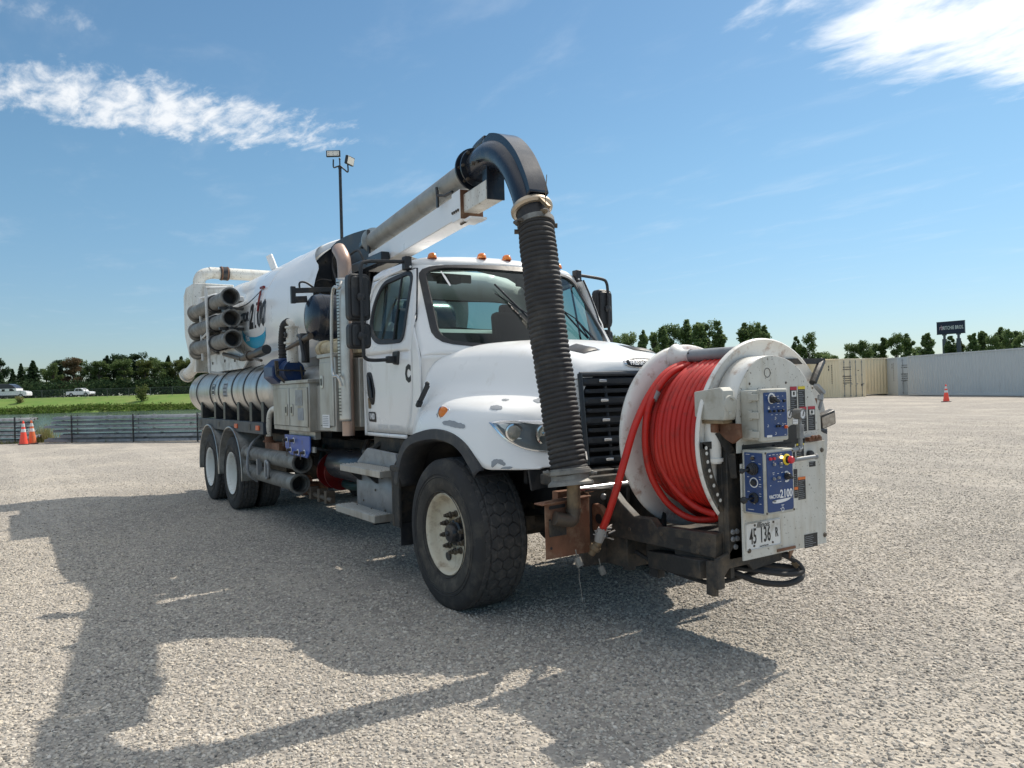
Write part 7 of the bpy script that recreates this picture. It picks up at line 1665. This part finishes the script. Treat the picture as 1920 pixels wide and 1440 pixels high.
p_ = at(1521, 852, 0, PX+.03); b = MB(); b.lathe([(.022, 0), (.024, .01), (.024, .022), (.018, .03), (0, .032)], p_-V((.02, 0, 0)), (1, 0, 0), 14); b.build('rubber_knob', M['plastic'], T_)
b = MB(); p_ = at(1524, 823, 0, PX+.02); b.box(p_.x-.01, p_.x+.02, p_.y-.06, p_.y+.06, p_.z-.012, p_.z+.012)
for dy in (-.03, .0, .03): b.ball(p_+V((.02, dy, .012)), .013, 8)
b.build('pipe_clamp', M['rust'], T_)
# ---- licence plate
PLX = PX+.016; pa = YZ(1397.5, 982, PLX); pb_ = YZ(1463.5, 1019.5, PLX); py0, py1 = pa[0], pa[0]+.305; pz1 = pa[1]; pz0 = pz1-.152
b = MB(); b.prism(rounded([(py0, pz0), (py1, pz0), (py1, pz1), (py0, pz1)], .012), 0, PLX-.002, PLX); plate = b.build('licence_plate', pmat('white_plate_paint', (.74, .74, .72), .45, dirt=(.45, .42, .37), dscale=8, damt=.3), T_)
b = MB(); rr_ = [V((PLX+.001, p[0], p[1])) for p in rounded([(py0+.004, pz0+.004), (py1-.004, pz0+.004), (py1-.004, pz1-.004), (py0+.004, pz1-.004)], .012)]; b.tube(rr_, .0018, 5, closed=True); b.build('embossed_rim', M['alu'], plate)
cy_ = (py0+py1)/2
def plate_text(s_, size, dy, dz, **k): return text(s_, size, basis((PLX+.0012, cy_+dy, (pz0+pz1)/2+dz), (0, 1, 0), (0, 0, 1)), M['decalk'], 'plate_lettering', plate, **k)
plate_text('45', .122, -.092, -.006, sx=.50, bold=.001, ext=.001); plate_text('136', .122, .012, -.006, sx=.50, bold=.001, ext=.001, spacing=1.05); plate_text('R', .075, .112, -.004, sx=.58, bold=.001, ext=.001)
plate_text('Illinois', .044, -.008, .054, shear=.45, ext=.0006); plate_text('Land of Lincoln', .012, 0, -.063, ext=.0006)
for dy, dz in ((-.075, .058), (.085, .058), (-.085, -.055), (.075, -.055)): b = MB(); b.lathe([(0, .005), (.006, .004), (.007, 0)], (PLX, cy_+dy, (pz0+pz1)/2+dz), (1, 0, 0), 10); b.build('plate_bolt', M['bolt'], plate)
# ---- winch motor box left of the panel with its bracket
b = MB(); b.prism([(1.995, 1.425), (2.03, 1.405), (2.205, 1.405), (2.215, 1.43), (2.20, 1.565), (2.18, 1.585), (1.995, 1.562)], 1, -.665, -.575); mb = b.build('motor_cover', M['boxgrey'], T_, bevel=.006)
b = MB(); b.lathe([(0, .006), (.022, .005), (.048, 0), (.052, -.02)], (2.215, -.615, 1.49), (1, 0, 0), 24); b.beam((2.222, -.625, 1.53), (2.222, -.60, 1.515), .010, .006); b.box(2.20, 2.222, -.64, -.62, 1.435, 1.45); b.build('motor_flange', M['boxgrey'], mb)
b = MB(); b.box(2.01, 2.19, -.66, -.58, 1.385, 1.405); b.build('cover_skirt', M['brass'], mb, bevel=.003)
b = MB(); b.prism([(2.06, 1.385), (2.25, 1.385), (2.255, 1.31), (2.20, 1.275), (2.15, 1.30), (2.09, 1.35)], 1, -.60, -.575); b.cyl((2.10, -.62, 1.335), (2.10, -.62, 1.385), .024, n=16); b.build('motor_bracket', M['rust'], T_, bevel=.004)
b = MB(); b.beam((2.10, -.60, 1.34), (2.13, -.52, 1.20), .03, .05); b.beam((2.13, -.52, 1.22), (2.12, -.50, 1.08), .05, .06); b.tube([(2.03, -.62, 1.385), (2.02, -.62, 1.16)], .002, 5); b.build('bracket_strut', fr, T_)
b = MB(); b.cyl((XR_+.03, -.60, 1.16), (XR_+.03, -.60, 1.40), .045, n=20); b.lathe([(.045, 0), (.055, .0), (.055, .02), (.045, .02)], (XR_+.03, -.60, 1.17), (0, 0, 1), 20); b.build('guide_roller', M['reelwhite'], T_)
# ---- right-hand edge: post, top bracket, floodlight, connector box
b = MB(); b.box(2.12, 2.155, .222, .240, .70, 1.50); b.build('edge_post', M['rust'], T_, bevel=.004)
q0, q1, q2, q3 = at(1497, 678, 0, 2.03), at(1541, 677, 0, 2.03), at(1531, 700, 0, 2.09), at(1524, 718, 0, 2.10)
b = MB(); b.beam(q0-V((0, .2, -.0)), q1, .05, .035); b.tube([q1, q2, q3], .024, 8); b.build('top_bracket', M['frame'], T_)
q0 = at(1536, 728, 0, 2.13); b = MB(); b.beam(at(1530, 722, 0, 2.13), at(1543, 737, 0, 2.13), .035, .02); b.tube([at(1541, 737, 0, 2.13), at(1540, 752, 0, 2.13), at(1536, 768, 0, 2.13)], .010, 8); b.cyl(at(1539, 741, 0, 2.13), at(1538, 750, 0, 2.13), .018, n=12); b.build('lamp_strut', M['steel'], T_)
fc = at(1553, 788, 0, 2.14); Mx = basis(fc, (.25, .92, .30), (.15, -.30, .75)); b = MB(); b.box(-.062, .062, -.048, .048, -.045, 0, Mx); fl = b.build('flood_lamp', M['black'], T_, bevel=.008); b = MB(); b.box(-.050, .050, -.037, .037, .001, .004, Mx); b.build('lamp_lens', M['dimled'], fl)
b = MB()
for i, (dx, dz) in enumerate(((.05, -.02), (.07, .0), (.045, -.035))): b.tube([at(1537, 805, 0, 2.13), at(1545, 806+i*2, 0, 2.13), at(1550, 806+i*3, 0, 2.13)], .006, 6)
b.build('cable_connector', M['black'], T_)
# ---- hydraulic hoses drooping beneath the panel
def droop(pts, r): b = MB(); b.tube([at(px, py, 0, x) for px, py, x in pts], r, 12, smooth=8); b.build('hydraulic_hose', M['hose'], T_)
droop([(1300, 1062, 1.80), (1370, 1072, 2.0), (1420, 1090, 2.1), (1470, 1095, 2.16), (1500, 1085, 2.16), (1500, 1070, 2.1), (1470, 1062, 2.0), (1400, 1058, 1.9)], .018)
droop([(1350, 1060, 1.95), (1420, 1070, 2.1), (1475, 1077, 2.18), (1504, 1072, 2.2), (1498, 1058, 2.18), (1480, 1046, 2.14), (1462, 1038, 2.1)], .015)
droop([(1380, 1058, 2.0), (1440, 1068, 2.12), (1485, 1070, 2.16), (1497, 1062, 2.14), (1478, 1040, 2.08), (1460, 1030, 2.0)], .014)
b = MB(); b.beam(at(1488, 1052, 0, 2.15), at(1498, 1062, 0, 2.18), .04, .03); b.build('hose_joint', M['brass'], T_)
b = MB(); b.tube([at(1185, 1030, 0, 1.3), at(1240, 1062, 0, 1.5), at(1300, 1085, 0, 1.75), at(1345, 1092, 0, 1.95), at(1420, 1072, 0, 2.05)], .014, 8, smooth=6); b.box(1.45, 1.52, -.52, -.46, .40, .47); b.build('hydraulic_hose', M['hose'], T_)

# ================================================================== BOOM, ELBOW, SUCTION HOSE
K = -.15
def bp3(x, z, dy=0.0): return V((x, -1.0+K*(x-1.0)+dy, z))
bdir = V((1, K, 0)).normalized(); bn_ = V((-K, 1, 0)).normalized()
PZ = 3.305
b = MB(); b.cyl(bp3(-2.92, PZ), bp3(-.02, PZ), .104, n=40); bp1 = b.build('boom_pipe', M['pipe'], T_)
b = MB(); b.lathe([(.104, -.012), (.15, -.012), (.15, .014), (.104, .014)], bp3(-2.92, PZ), bdir, 32); o = b.build('pipe_flange', M['alu'], bp1)
def boom_box(x0, x1, z0, z1, hw, mat_, name, bev=.008):
    b = MB(); a = bp3(x0, (z0+z1)/2); c = bp3(x1, (z0+z1)/2); b.beam(a, c, hw*2, z1-z0); return b.build(name, mat_, T_, bevel=bev)
bm1 = boom_box(-2.9, -.10, 2.955, 3.15, .085, M['white'], 'boom_outer_beam'); bm2 = boom_box(-.12, .355, 2.985, 3.13, .066, M['oldwhite'], 'boom_inner_beam')
b = MB(); M_ = basis(bp3(-.18, 3.05), bdir, bn_); b.box(-.09, .09, -.098, .098, -.115, .118, M_); b.build('boom_collar', M['white'], bm1, bevel=.006)
b = MB(); b.box(.088, .094, -.094, .094, -.111, .113, M_); b.build('rust_edge', M['rust'], bm1)
for u in (-.06, -.02, .02, .06):
    for z in (-.04,):
        c = MB(); c.lathe([(0, .012), (.010, .012), (.012, 0)], M_ @ V((u, -.098, z)), -bn_, 8); c.build('bolt', M['bolt'], bm1)
        c = MB(); c.lathe([(0, .012), (.010, .012), (.012, 0)], M_ @ V((u, -.03, -.115)), (0, 0, -1), 8); c.build('bolt', M['bolt'], bm1)
b = MB(); b.box(.10, .22, -.07, .07, -.135, -.118, M_); b.build('slide_pad', M['white'], bm1)
b = MB(); M2_ = basis(bp3(.36, 3.06), bdir, bn_); b.box(0, .012, -.070, .070, -.078, .20, M2_); b.box(-.12, .005, -.05, .05, .072, .20, M2_); b.build('elbow_hanger', M['blackgloss'], T_, bevel=.004)
b = MB(); M2_ = basis(bp3(-.52, 3.20), bdir, bn_); b.box(-.015, .015, -.13, -.115, -.08, .06, M2_); b.tube([M2_ @ V((-.02, -.12, .09)), M2_ @ V((.0, -.125, .02)), M2_ @ V((.12, -.10, -.01)), M2_ @ V((.26, -.09, -.01))], .012, 8); b.build('pipe_saddle', M['black'], T_)
# rotating flanges and elbow
for x, r_ in ((.0, .165), (.07, .150)):
    b = MB(); tilt = V((1, K, -.10)) if x else V((1, K, 0)); b.lathe([(.10, -.010), (r_, -.010), (r_, .010), (.10, .010)], bp3(x, PZ-.005), tilt, 40); o = b.build('swivel_flange', M['blackgloss'], T_)
    for k in range(8):
        a = 2*math.pi*k/8; u = tilt.normalized().cross(V((0, 0, 1))).normalized(); w = tilt.normalized().cross(u); c = MB(); c.lathe([(0, .018), (.012, .018), (.013, 0)], bp3(x, PZ-.005)+u*(.137*math.cos(a))+w*(.137*math.sin(a))+tilt.normalized()*.01, tilt, 8); c.build('flange_bolt', M['bolt'], o)
EP = [bp3(.06, 3.30), bp3(.18, 3.315), bp3(.36, 3.31), bp3(.56, 3.24), bp3(.735, 3.10), bp3(.86, 2.93), bp3(.925, 2.79)]
EPs = spline(EP, 6)
b = MB(); b.tube(EPs, .112, 32); el = b.build('boom_elbow', M['bluegloss'], T_)
# squared wear back along the outside of the bend
rows = []
for i, p in enumerate(EPs[10:-1]):
    j = i+10; t = (EPs[min(j+1, len(EPs)-1)]-EPs[max(j-1, 0)]).normalized(); up_ = (V((0, 0, 1))-t*t.z); up_ = (bn_.cross(t)); up_ = -up_ if up_.z < -.0 else up_
    up_ = t.cross(bn_).normalized(); up_ = up_ if (up_.z+up_.x*.5) > 0 else -up_
    k = min(1, i/3); rows.append([p-bn_*.056+up_*.088, p-bn_*.063+up_*.09, p-bn_*.063+up_*(.100+.036*k), p+bn_*.063+up_*(.100+.036*k), p+bn_*.063+up_*.09, p+bn_*.056+up_*.088])
b = MB(); b.grid(rows); wr = b.build('wear_back', M['bluegloss'], T_, angle=30, solid=.006)
b = MB(); b.grid([[p for p in rows[0]], [rows[0][0]-V((0, 0, .02)), rows[0][1]-V((0, 0, .02)), rows[0][1]-V((0, 0, .02)), rows[0][4]-V((0, 0, .02)), rows[0][4]-V((0, 0, .02)), rows[0][5]-V((0, 0, .02))]]); b.build('wear_back_end', M['bluegloss'], wr)
b = MB(); rows2 = []
for p in EPs[1:11]: rows2.append([p+V((0, 0, .08))-bn_*.06, p+V((0, 0, .145))-bn_*.045, p+V((0, 0, .145))+bn_*.045, p+V((0, 0, .08))+bn_*.06])
b.grid(rows2); b.build('hose_guide', M['bluegloss'], T_, angle=30, solid=.006)
b = MB(); q = bp3(.27, 3.26)-bn_*.118; b.cyl(q, q-bn_*.025, .014, n=8); b.beam(q+V((-.03, 0, .02)), q+V((.05, 0, -.005)), .012, .012); b.build('grease_fitting', M['bolt'], el)
# ring clamps at the head of the hose
hd_ = (EP[-1]-EP[-2]).normalized(); top = EP[-1]
b = MB(); b.lathe([(.112, -.02), (.128, -.018), (.140, .0), (.140, .014), (.128, .030), (.112, .032)], top, hd_, 40); qc = b.build('quick_clamp', pmat('zinc_yellow_clamp', (.52, .44, .34), .4, metal=.6), T_)
b = MB(); q = top+bn_*.0+bdir*.14; b.beam(q+V((-.03, 0, .05)), q+V((.05, .02, -.03)), .03, .02); b.tube([q+V((.0, 0, -.05)), q+V((.05, 0, -.06))], .014, 8); b.tube([q+V((.04, .0, -.02)), q+V((.065, 0, .17))], .0028, 5); b.build('clamp_latch', M['brass'], qc)
# hose path: hangs from the ring to the stowing bracket
HP_ = [top+hd_*.02, top+hd_*.14]+[at(px, py, 1, -1.0+K*.08) for px, py in ((1010, 470), (1024, 590), (1039, 700), (1055, 800), (1066, 870), (1069, 896))]
HS = spline(HP_, 1)
Ltot = sum((HP_[i+1]-HP_[i]).length for i in range(len(HP_)-1))
pitch = .031
def hr_(L, a):
    if L < .13: return .108
    ph = (L/pitch+.25*math.sin(L*4.1)-a/(2*math.pi)) % 1.0; return .104+.0150*math.sin(math.pi*ph)**.5+.004*math.sin(L*2.3)+.0022*math.sin(L*9+a)+.0015*math.sin(L*23+2*a)
P2 = spline(HP_, 84); b = MB(); b.tube(P2, .11, 40, rf=hr_); sh_ = b.build('suction_hose', M['hose'], T_, angle=180)
for f, w_ in ((.075, .030),):
    i = int(len(P2)*.13); t = (P2[i+1]-P2[i]).normalized(); b = MB(); b.lathe([(.112, -.02), (.124, -.018), (.124, .018), (.112, .02)], P2[i], t, 36); b.build('hose_clamp', M['grey'], sh_); b = MB(); q = P2[i]-bn_*.128; b.cyl(q-bdir*.05+V((0, 0, .012)), q+bdir*.05+V((0, 0, .012)), .013, n=8); b.cyl(q-bdir*.02, q+bdir*.02, .018, n=8); b.build('clamp_bolt', M['bolt'], sh_); b = MB(); b.cyl(P2[i]-rgt*.105-V((0, 0, .05)), P2[i]-rgt*.142-V((0, 0, .05)), .016, n=8); b.cyl(P2[i]+rgt*.11-V((0, 0, .01)), P2[i]+rgt*.14-V((0, 0, .01)), .016, n=8); b.build('clamp_bolt', M['bolt'], sh_)
# stickers
def hose_label(i, a0, a1, h, parent, r=.121):
    t = (P2[i+1]-P2[i]).normalized(); u = t.cross(V((0, 1, 0))).normalized(); w = t.cross(u); b = MB(); G = []
    for k in range(8): a = R(a0+(a1-a0)*k/7); G.append([P2[i]+u*(r*math.cos(a))+w*(r*math.sin(a))+t*hh for hh in (-h/2, 0, h/2)])
    b.grid(G); return b.build('worn_label', M['refl'], parent)
hose_label(int(len(P2)*.26), 205, 262, .05, sh_); hose_label(int(len(P2)*.83), 283, 330, .05, sh_)
# foot of the hose: clamp, flange, bracket pipe and rusty plate
t = (P2[-1]-P2[-2]).normalized(); e_ = P2[-1]; b = MB(); b.lathe([(.112, -.06), (.126, -.055), (.126, -.022), (.116, -.018), (.118, .01), (.140, .03), (.142, .045), (.118, .045), (.118, -.05)], e_, t, 40); b.build('hose_foot_flange', M['grey'], T_)
b = MB(); b.lathe([(.124, -.012), (.134, -.010), (.134, .012), (.124, .014)], e_-t*.035, t, 40)
for s_ in (-1, 1): q = e_-t*.035+rgt*(.135*s_)-fwd*.03; b.ball(q, .018, 8); b.cyl(q-rgt*.03, q+rgt*.03, .011, n=8)
b.build('hose_foot_clamp', M['grey'], T_)
b = MB(); b.prism([(-1.215, .905), (-.835, .925), (-.835, .915), (-1.215, .895)], 0, 1.18, 1.27); b.box(1.245, 1.253, -1.185, -.84, .565, .915); b.box(1.13, 1.253, -.847, -.838, .60, .94); b.box(1.08, 1.14, -1.0, -.80, .7, .95); rp = b.build('stowing_bracket', M['rust'], T_, bevel=.004)
b = MB(); b.prism(rounded([(-1.155, .865), (-1.03, .87), (-1.03, .892), (-1.155, .887)], .009), 0, 1.2535, 1.2545); b.prism(circ(-1.145, .63, .009, 10), 0, 1.2535, 1.2545); b.prism(circ(-1.15, .80, .009, 10), 0, 1.2535, 1.2545); b.build('bracket_hole', M['decalk'], rp)
ex_, ey_ = at(1075, 935, 0, 1.30), at(1075, 985, 0, 1.30)
b = MB(); b.cyl(at(1075.5, 905, 0, 1.30), at(1075.5, 957, 0, 1.30), .042, n=20); b.build('stub_pipe', M['brass'], T_)
b = MB(); b.tube([at(1075.5, 950, 0, 1.30), at(1075, 968, 0, 1.30), at(1068, 976, 0, 1.30), at(1040, 972, 0, 1.285)], .042, 18, smooth=5); b.lathe([(.048, 0), (.048, .02)], at(1075.5, 953, 0, 1.30), (0, 0, -1), 18); b.build('stub_elbow', M['bolt'], T_)
b = MB(); b.box(1.2545, 1.262, -1.16, -1.03, .70, .80); b.build('stub_plate', M['frame'], rp, bevel=.003)

# ---------------- boom turret behind the cab
b = MB(); P_ = [bp3(-2.92, PZ), bp3(-3.12, 3.28), bp3(-3.32, 3.18), bp3(-3.5, 3.0), bp3(-3.6, 2.75)]; b.tube(P_, .125, 28, smooth=6); tr_ = b.build('turret_elbow', M['blackgloss'], T_)
b = MB(); rows = []
for i, (x, z0_, z1_) in enumerate(((-4.05, 3.02, 3.42), (-3.85, 2.95, 3.46), (-3.55, 2.92, 3.47), (-3.3, 2.92, 3.46), (-3.0, 2.94, 3.44), (-2.88, 3.0, 3.42))): rows.append((x, z0_, z1_))
for dy in (-.15, .15): b.prism([(bp3(r_[0], 0).x, r_[1]) for r_ in rows]+[(r_[0], r_[2]) for r_ in rows[::-1]], 1, bp3(-3.4, 0).y+dy-.012, bp3(-3.4, 0).y+dy+.012)
b.build('turret_cheek', M['black'], tr_, bevel=.005)
b = MB(); b.beam(bp3(-3.6, 3.0, -.25), bp3(-2.05, 2.97, -.14), .09, .11); b.build('boom_rest_bar', M['blackgloss'], T_, bevel=.01)
b = MB(); b.cyl((-3.75, -.2, 2.4), (-3.75, -.2, 3.05), .3, n=36); b.box(-4.15, -3.35, -.75, .75, 2.6, 2.75); b.box(-4.1, -3.5, -.95, -.75, 1.4, 2.9) if False else None
b.build('turret_base', M['black'], T_, bevel=.01)
b = MB(); arc = [(.92*math.cos(a), TC[1]+.92*math.sin(a)) for a in np.linspace(R(15), R(165), 30)]; arc2 = [(.35*math.cos(a), TC[1]-.02+.30*math.sin(a)) for a in np.linspace(R(165), R(15), 30)]
b.prism(arc+arc2, 0, -4.10, -4.06); hoop = b.build('turret_hoop', M['black'], T_, bevel=.006)
b = MB(); rows = [[(-4.22, y, z), (-4.03, y, z)] for y, z in arc]; b.grid(rows); b.build('hoop_skin', M['oldwhite'], hoop, solid=.006)
for a in np.linspace(R(100), R(165), 7):
    c = MB(); c.lathe([(0, .016), (.014, .016), (.016, 0)], (-4.06, .83*math.cos(a), TC[1]+.83*math.sin(a)), (1, 0, 0), 8); c.build('hoop_bolt', M['bolt'], hoop)
b = MB(); b.tube([at(640, 500, 1, -.8), at(628, 480, 1, -.8), at(624, 500, 1, -.8), at(632, 530, 1, -.8)], .012, 6, smooth=6); b.tube([at(655, 478, 1, -.7), at(672, 470, 1, -.7), at(684, 492, 1, -.7), at(700, 498, 1, -.65)], .012, 6, smooth=6); b.tube([at(590, 531, 1, -.95), at(602, 524, 1, -.9), at(622, 526, 1, -.8)], .008, 6, smooth=6); b.build('hydraulic_hose', M['hose'], T_)
